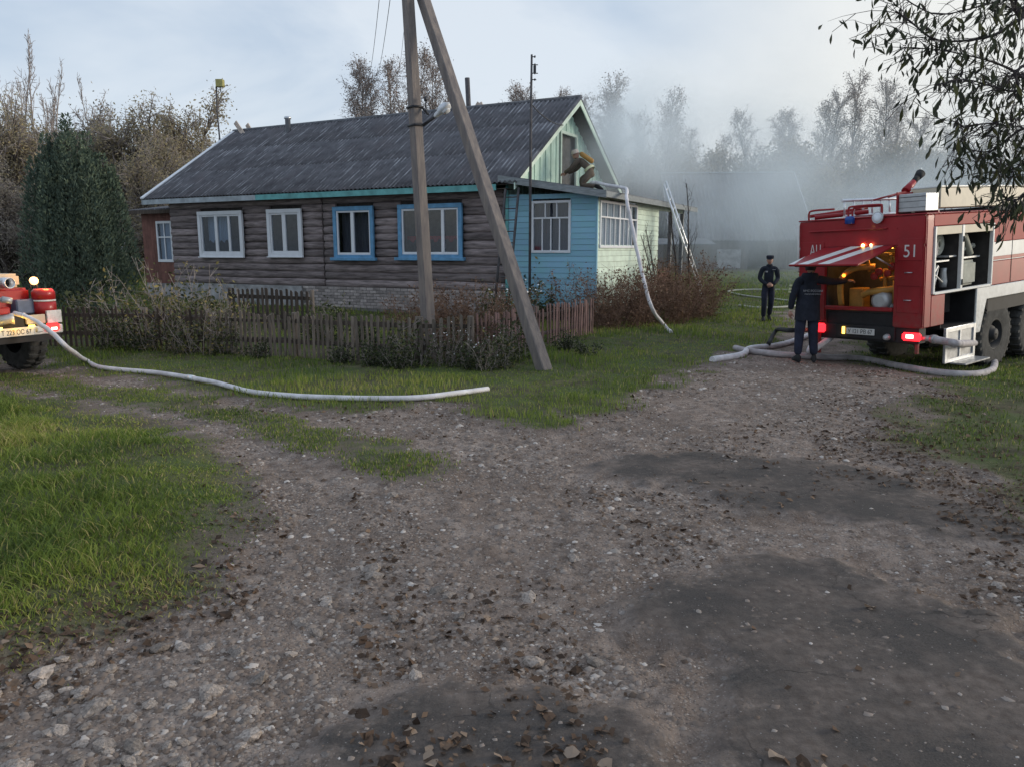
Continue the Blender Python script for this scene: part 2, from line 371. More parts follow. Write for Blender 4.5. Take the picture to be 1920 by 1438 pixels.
M['near_leaf'] = attr_mat('hanging_leaf', [(0, (0.030, 0.036, 0.024)), (0.6, (0.06, 0.07, 0.036)), (1, (0.11, 0.11, 0.04))], 0.6, trans=0.2)
M['petal'] = mat('white_petal', (0.75, 0.75, 0.75), 0.8, var=0.1)

def add_mud(m, z0, z1, amt, col=(0.13, 0.105, 0.085)):
    """dried road mud splashed on the lower bodywork (object z is height above the road)"""
    n, l = m.node_tree.nodes, m.node_tree.links; b = n['Principled BSDF']; src = b.inputs['Base Color'].links[0].from_socket
    t = n.new('ShaderNodeTexCoord'); s = n.new('ShaderNodeSeparateXYZ'); l.new(t.outputs['Object'], s.inputs[0])
    h = n.new('ShaderNodeMapRange'); h.inputs['From Min'].default_value = z1; h.inputs['From Max'].default_value = z0; h.inputs['To Min'].default_value = 0.10; h.inputs['To Max'].default_value = 1.0; l.new(s.outputs['Z'], h.inputs['Value'])
    z = n.new('ShaderNodeTexNoise'); z.inputs['Scale'].default_value = 9; z.inputs['Detail'].default_value = 9; z.inputs['Roughness'].default_value = 0.7; l.new(t.outputs['Object'], z.inputs['Vector'])
    r = n.new('ShaderNodeMapRange'); r.inputs['From Min'].default_value = 0.38; r.inputs['From Max'].default_value = 0.68; r.inputs['To Max'].default_value = amt; l.new(z.outputs['Fac'], r.inputs['Value'])
    mu = n.new('ShaderNodeMath'); mu.operation = 'MULTIPLY'; l.new(h.outputs['Result'], mu.inputs[0]); l.new(r.outputs['Result'], mu.inputs[1])
    mx = n.new('ShaderNodeMix'); mx.data_type = 'RGBA'; mx.inputs['B'].default_value = (*col, 1); l.new(mu.outputs[0], mx.inputs['Factor']); l.new(src, mx.inputs['A']); l.new(mx.outputs['Result'], b.inputs['Base Color'])
for k_, z0_, z1_, a_ in (('red', .6, 1.5, .75), ('redlight', .9, 2.2, .6), ('twhite', .4, 1.5, .8), ('silver', .1, .9, .8)): add_mud(M[k_], z0_, z1_, a_)
# ------------------------------------------------------------------ ground, road, asphalt remains
def sdf(x, y, poly):
    """signed distance, positive inside"""
    P = np.array(poly); n = len(P); d = np.full(x.shape, 1e9); ins = np.zeros(x.shape, bool)
    for i in range(n):
        a = P[i]; b = P[(i+1) % n]; ex, ey = b-a; wx = x-a[0]; wy = y-a[1]
        t = np.clip((wx*ex+wy*ey)/(ex*ex+ey*ey+1e-12), 0, 1)
        d = np.minimum(d, (wx-ex*t)**2 + (wy-ey*t)**2)
        c = ((a[1] > y) != (b[1] > y)) & (x < (b[0]-a[0])*(y-a[1])/(b[1]-a[1]+1e-12)+a[0])
        ins ^= c
    return np.where(ins, 1, -1)*np.sqrt(d)
W = lambda L: [flat(*p) for p in L]
G_BANK = W([(0,735),(150,752),(300,795),(400,838),(440,880),(462,930),(440,1000),(380,1080),(300,1150),(160,1210),(0,1262)]) + [(-2.9,2.6),(-6,1.2),(-14,0.5),(-30,3),(-30,12),(-12,11.6)]
G_STRIP = W([(-40,700),(60,707),(300,737),(560,792),(790,845),(822,872),(790,892),(700,884),(560,833),(350,772),(0,720),(-200,692)])
G_LAWN = W([(-100,662),(0,672),(100,692),(250,714),(400,747),(560,772),(700,772),(800,760),(870,775),(900,797),(970,806),(1060,795),(1150,770),(1250,727),(1330,695),(1400,655),(1450,640),(1490,612),(1475,590),(1550,575)]) + [(20,28),(60,40),(160,200),(-160,200),(-40,24)]
G_RIGHT = W([(1560,668),(1640,672),(1720,695),(1740,730),(1670,775),(1610,825),(1700,868),(1830,905),(1920,940),(2050,1010)]) + [(3.5,3.5),(6,2.5),(14,1),(34,8),(40,26),(16,24),(9,20)]
A_LIST = [W([(1085,862),(1160,848),(1300,838),(1480,850),(1640,865),(1760,905),(1900,958),(2010,1010),(1990,1060),(1880,1030),(1750,1015),(1640,990),(1500,968),(1400,962),(1290,920),(1180,905),(1090,890)]),
          W([(1105,1192),(1150,1120),(1270,1060),(1430,1028),(1560,1035),(1660,1080),(1760,1120),(1920,1140)]) + [(2.6,3.2),(3.2,2.4),(3.2,1.2),(0.9,1.2)] + W([(1300,1500),(1320,1300),(1340,1250),(1230,1222)]),
          W([(585,1345),(680,1290),(800,1268),(900,1275),(1010,1262),(1160,1290),(1260,1300)]) + [(0.62,1.2),(-0.9,1.2)]]
def masks(x, y):
    nz = (fbm(x, y, 2.2, 5, 1)-0.5)
    far = 0.3 + 0.06*np.clip(y, 0, 12)
    b = sdf(x, y, G_BANK) + .10 + nz*0.7 + (fbm(x, y, 8, 3, 3)-.5)*.22; s = sdf(x, y, G_STRIP)*0.8 + .10 + nz*.55 + (fbm(x, y, 5, 3, 2)-.5)*.3; l = sdf(x, y, G_LAWN) + nz*(0.5+far); r = sdf(x, y, G_RIGHT) + nz*1.6
    asp = np.stack([sdf(x, y, a) for a in A_LIST]) + nz*0.40 + (fbm(x, y, 7, 4, 9)-0.5)*0.30
    return b, s, l, r, asp

def surf(X, Y, ms=None):
    """height of the finished surface, with ruts, clods and the flat asphalt"""
    b, s, l, r, asp = ms if ms is not None else masks(X, Y)
    g = np.maximum.reduce([b, s, l, r]); am = asp.max(0)
    Z = height(X, Y); roadw = np.clip(-g/0.3, 0, 1)
    Z = Z + roadw*(0.034*(fbm(X, Y, 7, 3, 21)-0.5) + 0.05*(fbm(X, Y, 1.3, 3, 22)-0.5) - 0.03)*np.clip(1.2-Y/30, 0.2, 1)
    Z = Z + np.clip(g/0.25, 0, 1)*0.05*(fbm(X, Y, 3.2, 3, 31)-0.5)
    flatz = height(X, Y) + 0.006 + 0.022*(fbm(X, Y, 1.5, 3, 41)-0.5)
    ia = np.clip((am+.02)/0.22, 0, 1)*np.clip((.05-g)/.1, 0, 1); ia = ia*ia*(3-2*ia)
    return Z*(1-ia) + flatz*ia
def build_ground():
    u = np.concatenate([-np.geomspace(2.6, 0.56, 26)[:-1], np.linspace(-0.56, 0.56, 420), np.geomspace(0.56, 2.6, 26)[1:]])
    yy = [1.0]
    while yy[-1] < 30: yy.append(yy[-1] + max(0.022, 0.0034*(yy[-1]+4.5)))
    while yy[-1] < 420: yy.append(yy[-1]*1.035 + 0.1)
    yy = np.array([-14, -10, -7, -5, -3.5, -2.5, -1.7, -1.0, -0.4, 0.1, 0.4, 0.7] + yy)
    Y, U = np.meshgrid(yy, u, indexing='ij')
    X = U*(np.maximum(Y, 0.3)+4.5)*0.92
    X = np.where(Y < 0.3, U*4.4*(1+0.12*(0.3-Y)), X)
    ms = masks(X, Y); b, s, l, r, asp = ms
    g = np.maximum.reduce([b, s, l, r]); am = asp.max(0); Z = surf(X, Y, ms)
    isasp = (am > 0) & (g < 0.02)
    R, C = X.shape; idx = np.arange(R*C).reshape(R, C)
    F = np.stack([idx[:-1, :-1], idx[:-1, 1:], idx[1:, 1:], idx[1:, :-1]], -1).reshape(-1, 4)
    q = lambda a: a[:-1, :-1].reshape(-1)
    V = np.stack([X, Y, Z], -1).reshape(-1, 3)
    isg = q(g) > 0; isa = q(isasp) & ~isg; isr = ~isg & ~isa
    aid = q(asp.argmax(0)); mt = M_earth()
    at = {'edge': np.clip(g, -1, 2), 'asp': np.where(g < .3, np.clip(am, -1, 1), -1)}
    def sub(name, sel, label):
        f = F[sel]; used = np.unique(f); mp = np.zeros(len(V), np.int64); mp[used] = np.arange(len(used))
        me = np_mesh(name, V[used], mp[f], [mt], True, {k: a.reshape(-1)[used] for k, a in at.items()})
        return tag(link(name, me), label, None, None, 'structure')
    go = sub('ground', isg, 'grassy earth around the house and road verges')
    ro = sub('dirt_road', isr, 'stony dirt road forking in front of the fence')
    labs = ['dark asphalt remnant at the right edge of the road beside the leafy verge', 'large cracked asphalt remnant in the right foreground', 'dark asphalt remnant at the bottom edge of the road']
    return go, ro, [sub('asphalt_patch', isa & (aid == i), labs[i]) for i in range(3)]

def nmix(n, l, f, a, b):
    m = n.new('ShaderNodeMix'); m.data_type = 'RGBA'
    for sck, v in (('Factor', f), ('A', a), ('B', b)):
        if isinstance(v, tuple): m.inputs[sck].default_value = (*v, 1)
        elif isinstance(v, float): m.inputs[sck].default_value = v
        else: l.new(v, m.inputs[sck])
    return m.outputs['Result']
def nnoise(n, l, vec, sc, det=6, rough=0.6, dist=0.0):
    z = n.new('ShaderNodeTexNoise'); z.inputs['Scale'].default_value = sc; z.inputs['Detail'].default_value = det
    z.inputs['Roughness'].default_value = rough; z.inputs['Distortion'].default_value = dist; l.new(vec, z.inputs['Vector']); return z.outputs['Fac']
def nramp(n, l, f, a, b, ca=(0, 0, 0), cb=(1, 1, 1)):
    r = n.new('ShaderNodeValToRGB'); e = r.color_ramp.elements; e[0].position = a; e[1].position = b; e[0].color = (*ca, 1); e[1].color = (*cb, 1)
    l.new(f, r.inputs['Fac']); return r.outputs['Color']
def nbump(n, l, h, s, d, prev=None):
    b = n.new('ShaderNodeBump'); b.inputs['Strength'].default_value = s; b.inputs['Distance'].default_value = d; l.new(h, b.inputs['Height'])
    if prev is not None: l.new(prev, b.inputs['Normal'])
    return b.outputs['Normal']
def base(name, rough):
    m = bpy.data.materials.new(name); m.use_nodes = True; n, l = m.node_tree.nodes, m.node_tree.links
    p = n['Principled BSDF']; p.inputs['Roughness'].default_value = rough; p.inputs['Specular IOR Level'].default_value = 0.25
    t = n.new('ShaderNodeTexCoord'); return m, n, l, p, t.outputs['Object']

def nmath(n, l, op, a, b, c=None):
    m = n.new('ShaderNodeMath'); m.operation = op
    for i, v in enumerate((a, b, c)):
        if v is None: continue
        if isinstance(v, (int, float)): m.inputs[i].default_value = v
        else: l.new(v, m.inputs[i])
    return m.outputs[0]
def M_earth():
    """grassy soil, stony dirt and worn asphalt in one material; where each lies comes from the survey attributes"""
    m, n, l, p, v = base('earth', 0.9)
    def att(k):
        a = n.new('ShaderNodeAttribute'); a.attribute_name = k; return a.outputs['Fac']
    N = lambda sc, d=6, r=.6, ds=0.0: nnoise(n, l, v, sc, d, r, ds)
    def V_(sc, rnd=1.0):
        vo = n.new('ShaderNodeTexVoronoi'); vo.inputs['Scale'].default_value = sc; vo.inputs['Randomness'].default_value = rnd; l.new(v, vo.inputs['Vector']); return vo
    big, fine, mid = N(.9, 8, .62), N(60, 8, .75), N(7, 8, .65)
    # --- stony dirt
    vo, vo2, vo3 = V_(30), V_(80), V_(15)
    dirt = nramp(n, l, big, .33, .66, (.20, .15, .12), (.40, .325, .28))
    dirt = nmix(n, l, nramp(n, l, mid, .36, .66), nramp(n, l, fine, .3, .7, (.060, .040, .030), (.22, .163, .132)), dirt)
    sp = nramp(n, l, vo.outputs['Color'], .3, 1.0, (.17, .135, .115), (.68, .61, .56)); k = nramp(n, l, vo.outputs['Distance'], .20, .42, (1, 1, 1), (0, 0, 0))
    c = nmix(n, l, nmath(n, l, 'MULTIPLY', k, nramp(n, l, N(2.1), .38, .62, (.05,)*3, (.9,)*3)), dirt, sp)
    sp3 = nramp(n, l, vo3.outputs['Color'], .3, 1.0, (.15, .122, .106), (.58, .515, .465)); k3 = nramp(n, l, vo3.outputs['Distance'], .22, .36, (1, 1, 1), (0, 0, 0))
    s3 = n.new('ShaderNodeSeparateColor'); l.new(vo3.outputs['Color'], s3.inputs[0]); k3 = nmath(n, l, 'MULTIPLY', k3, nmath(n, l, 'GREATER_THAN', s3.outputs[1], .62))
    k3 = nmath(n, l, 'MULTIPLY', k3, nramp(n, l, N(1.4), .42, .6)); c = nmix(n, l, k3, c, nmix(n, l, nramp(n, l, fine, .3, .7), sp3, (.22, .19, .18)))
    sp2 = nramp(n, l, vo2.outputs['Color'], .3, 1.0, (.12, .09, .073), (.60, .525, .475)); k2 = nramp(n, l, vo2.outputs['Distance'], .15, .4, (.65,)*3, (0, 0, 0)); c = nmix(n, l, k2, c, sp2)
    nb = nbump(n, l, k3, .7, .03); nb = nbump(n, l, k, .6, .02, nb); nb = nbump(n, l, k2, .5, .01, nb); nroad = nbump(n, l, fine, .6, .012, nb)
    # --- asphalt
    grit = N(95, 6, .7); a = nramp(n, l, grit, .3, .75, (.038, .033, .031), (.105, .092, .084))
    dust = nramp(n, l, N(16, 7), .3, .75, (.085, .065, .055), (.20, .163, .142)); a = nmix(n, l, nramp(n, l, N(1.5, 9, .66), .42, .60, (.04,)*3, (.95,)*3), a, dust)
    a = nmix(n, l, nramp(n, l, N(5.5, 8, .7), .60, .72), a, nmix(n, l, .6, c, dust))
    vs = V_(55); s2 = n.new('ShaderNodeSeparateColor'); l.new(vs.outputs['Color'], s2.inputs[0])
    chip = nmath(n, l, 'MULTIPLY', nmath(n, l, 'LESS_THAN', vs.outputs['Distance'], .2), nmath(n, l, 'GREATER_THAN', s2.outputs[0], .93)); a = nmix(n, l, chip, a, (.27, .25, .24))
    wv = n.new('ShaderNodeVectorMath'); wv.operation = 'ADD'; nz = n.new('ShaderNodeTexNoise'); nz.inputs['Scale'].default_value = 2.5; nz.inputs['Detail'].default_value = 8; l.new(v, nz.inputs['Vector'])
    sc = n.new('ShaderNodeVectorMath'); sc.operation = 'SCALE'; sc.inputs['Scale'].default_value = .55; l.new(nz.outputs['Color'], sc.inputs[0]); l.new(v, wv.inputs[0]); l.new(sc.outputs['Vector'], wv.inputs[1])
    ve = n.new('ShaderNodeTexVoronoi'); ve.feature = 'DISTANCE_TO_EDGE'; ve.inputs['Scale'].default_value = 1.5; l.new(wv.outputs['Vector'], ve.inputs['Vector'])
    ck = nmath(n, l, 'MULTIPLY', nramp(n, l, ve.outputs['Distance'], .003, .012, (1, 1, 1), (0, 0, 0)), nramp(n, l, N(1.2, 3), .50, .62, (0, 0, 0), (.8,)*3)); a = nmix(n, l, ck, a, (.022, .019, .018))
    na = nbump(n, l, ck, -.6, .015); na = nbump(n, l, grit, .55, .008, na); na = nbump(n, l, N(9, 6), .35, .03, na)
    fa = nmath(n, l, 'MULTIPLY_ADD', N(4.5, 9, .7), .85, att('asp')); fa = nramp(n, l, nmath(n, l, 'SUBTRACT', fa, .425), -.05, .26); 
    c = nmix(n, l, fa, c, a)
    # --- soil under the grass
    gs = nramp(n, l, N(3.0, 8), .35, .7, (.06, .054, .030), (.14, .13, .065)); gs = nmix(n, l, nramp(n, l, N(1.1, 5), .42, .62), gs, (.080, .105, .034))
    fe = nmath(n, l, 'MULTIPLY_ADD', N(6, 9, .7), .9, att('edge')); fe = nramp(n, l, nmath(n, l, 'SUBTRACT', fe, .45), .02, .42)
    dk = nmix(n, l, .55, c, nramp(n, l, fine, .3, .7, (.06, .045, .036), (.17, .135, .115)))
    c = nmix(n, l, fe, nmix(n, l, nramp(n, l, nmath(n, l, 'ADD', att('edge'), .25), .0, .35), c, dk), gs); l.new(c, p.inputs['Base Color'])
    nm = n.new('ShaderNodeMix'); nm.data_type = 'VECTOR'; l.new(fa, nm.inputs[0]); l.new(nroad, nm.inputs[4]); l.new(na, nm.inputs[5]); l.new(nm.outputs[1], p.inputs['Normal']); return m
GROUND, ROAD, ASPH = build_ground()
M['room_curtain'] = mat('dim_curtain', (0.13, 0.115, 0.125), 0.9, var=0.25, stretch=(7, 7, 0.5))
# ------------------------------------------------------------------ log house (local frame: x right along the front, y back, z up)
HA = math.atan2(-0.465, 0.885); HO = Vector((-0.2, 21.7, 0.0))
house = empty('log_house', HO, HA, 'long old log house with a corrugated slate roof and a mint gable', 'house')
def HW(x, y, z): return HO + Matrix.Rotation(HA, 3, 'Z') @ Vector((x, y, z))
def build_house():
    LX = -13.74
    # foundation
    f = MB().box(LX, 0, 0.06, 7.95, -0.6, 0.79); fo = f.build('foundation', M['mortar'], house)
    pl = MB(); pl.box(LX-0.01, -7.6, 0.035, 0.06, -0.3, 0.775); pl.build('plaster_coat', M['plaster'], house)
    bme = [MB().box(-0.122, 0.122, -0.012+0.006*k, 0.1, -0.041, 0.041).mesh('brick', M['brick'], 0.008) for k in range(3)]
    for r in range(7):
        z = 0.745 - r*0.094; off = 0.13*(r % 2)
        x = -7.45 + off
        while x < -0.1:
            link('brick', random.choice(bme), None, fo, (x, 0.055+random.uniform(-0.004, 0.004), z), (0, random.uniform(-0.015, 0.015), random.uniform(-0.01, 0.01)))
            x += 0.262
    # log courses cut at the windows and at the cross wall
    wins = [(-12.24, -10.08, 1.71, 3.27), (-8.95, -7.44, 1.73, 3.27), (-6.13, -4.55, 1.68, 3.28), (-3.63, -1.38, 1.70, 3.28)]
    nC = 12; pitch = 2.84/nC
    for k in range(nC):
        z = 0.79 + pitch*(k+0.5)
        cuts = [(LX, LX), (-6.66, -6.60)] + [(a+0.05, b-0.05) for a, b, c, d in wins if c-0.02 < z < d+0.02] + [(0, 0)]
        cuts.sort()
        for (a, b), (c, d) in zip(cuts, cuts[1:]):
            x0, x1 = b, c
            if x1-x0 < 0.06: continue
            nseg = max(2, int((x1-x0)/0.35)); pts = []; rs = []
            ph = random.uniform(0, 9)
            for i in range(nseg+1):
                x = x0+(x1-x0)*i/nseg
                pts.append((x, 0.125+0.007*math.sin(1.7*x+ph), z+0.010*math.sin(0.9*x+ph*2))); rs.append(0.126+0.006*math.sin(2.3*x+ph*3))
            rs[0] *= 0.9 if x0 > LX+0.1 else 1; rs[-1] *= 0.9 if x1 < -0.1 else 1
            lg_ = MB().tube(pts, rs, 12).build('log', M['log'], house); lg_.scale = (1, .62, 1); lg_.location = (0, .047, 0)
    MB().box(LX, 0.0, 0.16, 0.30, 0.79, 3.7).box(LX, LX+0.2, 0.16, 7.9, 0.79, 3.7).box(-0.2, -0.01, 0.16, 7.9, 0.79, 3.7) if False else None
    # caulking behind the logs, with the window openings left out
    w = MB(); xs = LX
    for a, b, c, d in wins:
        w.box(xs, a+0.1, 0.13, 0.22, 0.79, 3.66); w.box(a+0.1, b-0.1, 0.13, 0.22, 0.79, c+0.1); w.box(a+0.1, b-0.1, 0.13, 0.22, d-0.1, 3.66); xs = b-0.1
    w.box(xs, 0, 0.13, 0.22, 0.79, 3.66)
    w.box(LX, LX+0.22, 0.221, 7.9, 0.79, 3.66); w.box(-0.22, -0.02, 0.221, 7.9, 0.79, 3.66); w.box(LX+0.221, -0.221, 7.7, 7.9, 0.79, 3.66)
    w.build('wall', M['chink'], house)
    r = MB().box(LX+0.3, -0.3, 2.2, 2.3, 0.8, 3.6); r.box(LX+0.3, -0.3, 0.23, 2.2, 0.8, 0.85); r.box(LX+0.3, -0.3, 0.23, 2.2, 3.6, 3.65)
    for x in (LX+0.3, -9.6, -6.63, -4.1, -0.35): r.box(x, x+0.05, 0.23, 2.2, 0.85, 3.6)
    r.build('room_partition', M['room'], house)
    # windows
    def window(a, b, c, d, casing, posts, sill, curt):
        wn_ = empty('window'); wn_.parent = house; wn_.location = (0, 0, 0)
        cw = 0.13 if casing is M['blue_paint'] else 0.13
        fr = MB(); fr.box(a, b, -0.055, 0.02, d-cw, d); fr.box(a, a+cw, -0.05, 0.02, c, d-cw); fr.box(b-cw, b, -0.05, 0.02, c, d-cw); fr.box(a+cw, b-cw, -0.048, 0.02, c, c+cw*0.9)
        fr.build('casing', casing, wn_, 0.008)
        if sill: MB().box(a-0.1, b+0.1, -0.13, 0.0, c-0.06, c+0.035).build('sill', casing, wn_, 0.01)
        else: MB().box(a-0.02, b+0.02, -0.10, 0.0, c-0.03, c+0.012).build('sill', M['white_paint'], wn_, 0.008)
        A, B, C_, D = a+cw, b-cw, c+cw*0.9, d-cw
        s_ = MB(); t = 0.055; s_.box(A, B, -0.02, 0.05, D-t, D); s_.box(A, B, -0.02, 0.05, C_, C_+t*1.3); s_.box(A, A+t, -0.018, 0.05, C_+t*1.3, D-t); s_.box(B-t, B, -0.018, 0.05, C_+t*1.3, D-t)
        edges = [A+t]
        for px, pw in posts: s_.box(px-pw/2, px+pw/2, -0.022, 0.05, C_+t*1.3, D-t); edges += [px-pw/2, px+pw/2]
        edges.append(B-t)
        s_.build('sash', M['white_paint'], wn_, 0.006)
        for i in range(0, len(edges), 2):
            MB().box(edges[i], edges[i+1], 0.018, 0.024, C_+t*1.3, D-t).build('pane', M['glass'], wn_)
        for (x0, x1, z0, z1, mt) in curt:
            n = max(8, int((x1-x0)/0.03)); vs = []; fs = []
            for i in range(n+1):
                x = x0+(x1-x0)*i/n; yy = 0.26+0.025*math.sin(i*1.1)
                lo = z0+0.05*math.sin(i*0.7); vs += [(x, yy, lo), (x, yy, z1)]
            fs = [(2*i, 2*i+2, 2*i+3, 2*i+1) for i in range(n)]
            MB().add(vs, fs, True).build('curtain', mt, wn_)
    W1, W2, W3, W4 = wins
    window(*W1, M['white_paint'], [(-11.36, 0.13), (-10.74, 0.09)], False, [(-12.05, -11.0, 2.25, 3.2, M['curtain']), (-10.55, -10.2, 1.8, 3.2, M['curtain'])])
    window(*W2, M['white_paint'], [(-8.22, 0.15)], False, [])
    window(*W3, M['blue_paint'], [(-5.38, 0.12)], True, [(-6.0, -4.7, 1.75, 3.2, M['room_curtain'])])
    window(*W4, M['blue_paint'], [(-2.75, 0.1), (-2.05, 0.10)], True, [(-3.5, -1.5, 2.22, 2.36, M['redlight'])])
    # roof
    EY, EZ, RY, RZ = -0.45, 3.72, 4.0, 6.6
    X0, X1 = -14.55, 0.55
    slope = math.atan2(RZ-EZ, RY-EY); SL = math.hypot(RZ-EZ, RY-EY)
    roof = empty('roof'); roof.parent = house
    def sheet(wd, ln, waves, flat_rows=2):
        nx = int(waves*6); vs = []; fs = []
        for j in range(flat_rows):
            for i in range(nx+1):
                vs.append((wd*i/nx, ln*j/(flat_rows-1), 0.026*math.cos(2*math.pi*waves*i/nx)))
        for j in range(flat_rows-1):
            for i in range(nx): fs.append((j*(nx+1)+i, j*(nx+1)+i+1, (j+1)*(nx+1)+i+1, (j+1)*(nx+1)+i))
        b0 = len(vs); vs += [(x, y, z-0.008) for x, y, z in vs[:nx+1]]
        for i in range(nx): fs.append((b0+i, b0+i+1, i+1, i))
        return vs, fs
    vs, fs = sheet(1.13, 1.86, 7.5); sme = MB().add(vs, fs, True).mesh('roof_sheet', M_slate())
    cols = 14; pit = (X1-X0)/cols
    for c in range(cols):
        for rr in range(3):
            v0 = rr*(SL-1.82)/2
            y = EY+v0*math.cos(slope); z = EZ+v0*math.sin(slope)+0.006*rr+0.006*(c % 2)
            link('roof_sheet', sme, None, roof, (X0+c*pit+random.uniform(-.008, .008), y, z+0.03), (slope+0.006+random.uniform(-.003, .003), 0, random.uniform(-.004, .004)))
    # back slope
    vs, fs = sheet(X1-X0, SL, 100); bm_ = MB().add(vs, fs, True).build('back_slope', M_slate(), roof, loc=(X1, 2*RY-EY, EZ+0.03), rot=(0, 0, 0))
    bm_.rotation_euler = (slope, 0, math.pi)
    dk = MB(); dk.add([(X0+.05, EY+.06, EZ-.03), (X1-.05, EY+.06, EZ-.03), (X1-.05, RY, RZ-.04), (X0+.05, RY, RZ-.04)], [(0, 1, 2, 3)])
    dk.add([(X0+.05, 2*RY-EY, EZ-.03), (X1-.05, 2*RY-EY, EZ-.03), (X1-.05, RY, RZ-.04), (X0+.05, RY, RZ-.04)], [(0, 3, 2, 1)])
    dk.build('roof_boarding', M['darkwood'], roof)
    MB().tube([(X0, RY, RZ+0.055), (X1+.02, RY, RZ+0.055)], 0.07, 8).build('ridge_cap', M['felt'], roof)
    # eave boards and soffit
    MB().box(X0, -9.0, EY+0.02, EY+0.05, EZ-0.17, EZ-0.005).build('eave_board', M['pale_board'], roof)
    MB().box(-8.99, -0.05, EY+0.018, EY+0.05, EZ-0.17, EZ-0.005).build('eave_board', M['turquoise'], roof)
    MB().box(X0, X1-0.3, EY+0.051, 0.0, EZ-0.14, EZ-0.12).build('soffit', M['darkwood'], roof)
    for s_ in (0,):
        MB().prism([(X0-.03, EY-.02, EZ+.035), (X0+.14, EY-.02, EZ+.035), (X0+.14, EY-.02, EZ+.085), (X0-.03, EY-.02, EZ+.085)], (0, RY-EY, RZ-EZ)).build('verge_flashing', M['white_paint'], roof)
    # rake boards
    for x, mt in ((X1-0.03, M['mint_light']), (X0, M['pale_board'])):
        for s in (1, -1):
            y0 = EY if s == 1 else 2*RY-EY
            MB().prism([(x, y0, EZ-0.17), (x, y0, EZ+0.0), (x, RY, RZ+0.0), (x, RY, RZ-0.19)], (0.03, 0, 0)).build('rake_board', mt, roof)
    # mint gable of upright planks, attic doorway left open
    DY0, DY1, DZ0, DZ1 = 3.6, 4.75, 3.95, 5.55
    y = 0.02; i = 0
    while y < 7.95:
        wv = 0.19; yc = y+wv/2; top = RZ-0.1-abs(yc-RY)*math.tan(slope)
        segs = [(3.45, top)] if not (DY0-0.1 < yc < DY1+0.02) else [(3.45, DZ0), (DZ1, top)]
        x = 0.03 + (0.022 if i % 2 else 0.0)
        for z0, z1 in segs:
            if z1-z0 > 0.08:
                g = (wv-0.004)/2; tl, tr = [min(z1, RZ-0.1-abs(yc+q-RY)*math.tan(slope)) for q in (-g, g)]
                MB().prism([(x, yc-g, z0), (x, yc+g, z0), (x, yc+g, tr), (x, yc-g, tl)], (0.024, 0, 0)).build('gable_plank', M['mint'], house)
        y += wv; i += 1
    MB().prism([(-0.1, 0, 3.5), (-0.1, 8, 3.5), (-0.1, RY, RZ-0.1)], (0.03, 0, 0)).build('gable_lining', M['room'], house)
    lg = MB().prism([(LX-0.02, 0, 3.5), (LX-0.02, 8, 3.5), (LX-0.02, RY, RZ-0.1)], (0.03, 0, 0)); lg.build('gable_lining', M['darkwood'], house)
    dt = MB(); t = 0.09
    dt.box(0.05, 0.115, DY0-t, DY0, DZ0, DZ1+t); dt.box(0.05, 0.115, DY1, DY1+t, DZ0, DZ1+t); dt.box(0.05, 0.115, DY0, DY1, DZ1, DZ1+t)
    dt.build('attic_door_frame', M['mint_light'], house)
    # flue pipes
    p = atY(541, 250, 0); 
    def on_ridge(px, py, y):
        r = ray(px, py); ny = Vector((0.465, 0.885)); d = HO.x*ny.x+HO.y*ny.y+y; t = d/(r[0]*ny.x+r[1]*ny.y)
        w = Vector((r[0]*t, r[1]*t, CAM_H+r[2]*t)); q = Matrix.Rotation(-HA, 3, 'Z') @ (w-HO); return q.x, q.z
    x, z = on_ridge(541, 257, 3.5); _, zt = on_ridge(541, 219, 3.5)
    ch = MB().lathe([(0.10, z-0.6), (0.10, zt-0.1), (0.13, zt-0.09), (0.13, zt-0.02), (0.10, zt)], 14, Matrix.Translation((x, 3.5, 0))); ch.build('flue_pipe', M['steel'], roof)
    MB().lathe([(0.24, z-0.12), (0.16, z-0.02), (0.105, z+0.02)], 14, Matrix.Translation((x, 3.5, 0))).build('flue_flashing', M['steel'], roof)
    x, z = on_ridge(881, 215, 4.3); x2, zt = on_ridge(876, 147, 4.3)
    MB().tube([(x, 4.3, z-0.7), (x2, 4.3, zt)], 0.085, 12).build('flue_pipe', M['rust'], roof)
    # boards left sticking up at the ridge
    def stick(px0, py0, px1, py1, y):
        a, b = on_ridge(px0, py0, y); c, d = on_ridge(px1, py1, y)
        v = Vector((c-a, 0, d-b)); L = v.length; Mx = frame((a, y, b), Vector((v.z, 0, -v.x)).normalized(), (0, 1, 0), v.normalized())
        MB().box(-0.09, 0.09, -0.02, 0.02, -0.4, L, Mx).build('ridge_board', M['palewood'], roof)
    stick(456, 252, 441, 230, 3.8); stick(473, 252, 463, 234, 4.15); stick(880, 214, 905, 196, 4.15); stick(888, 213, 899, 194, 4.35)
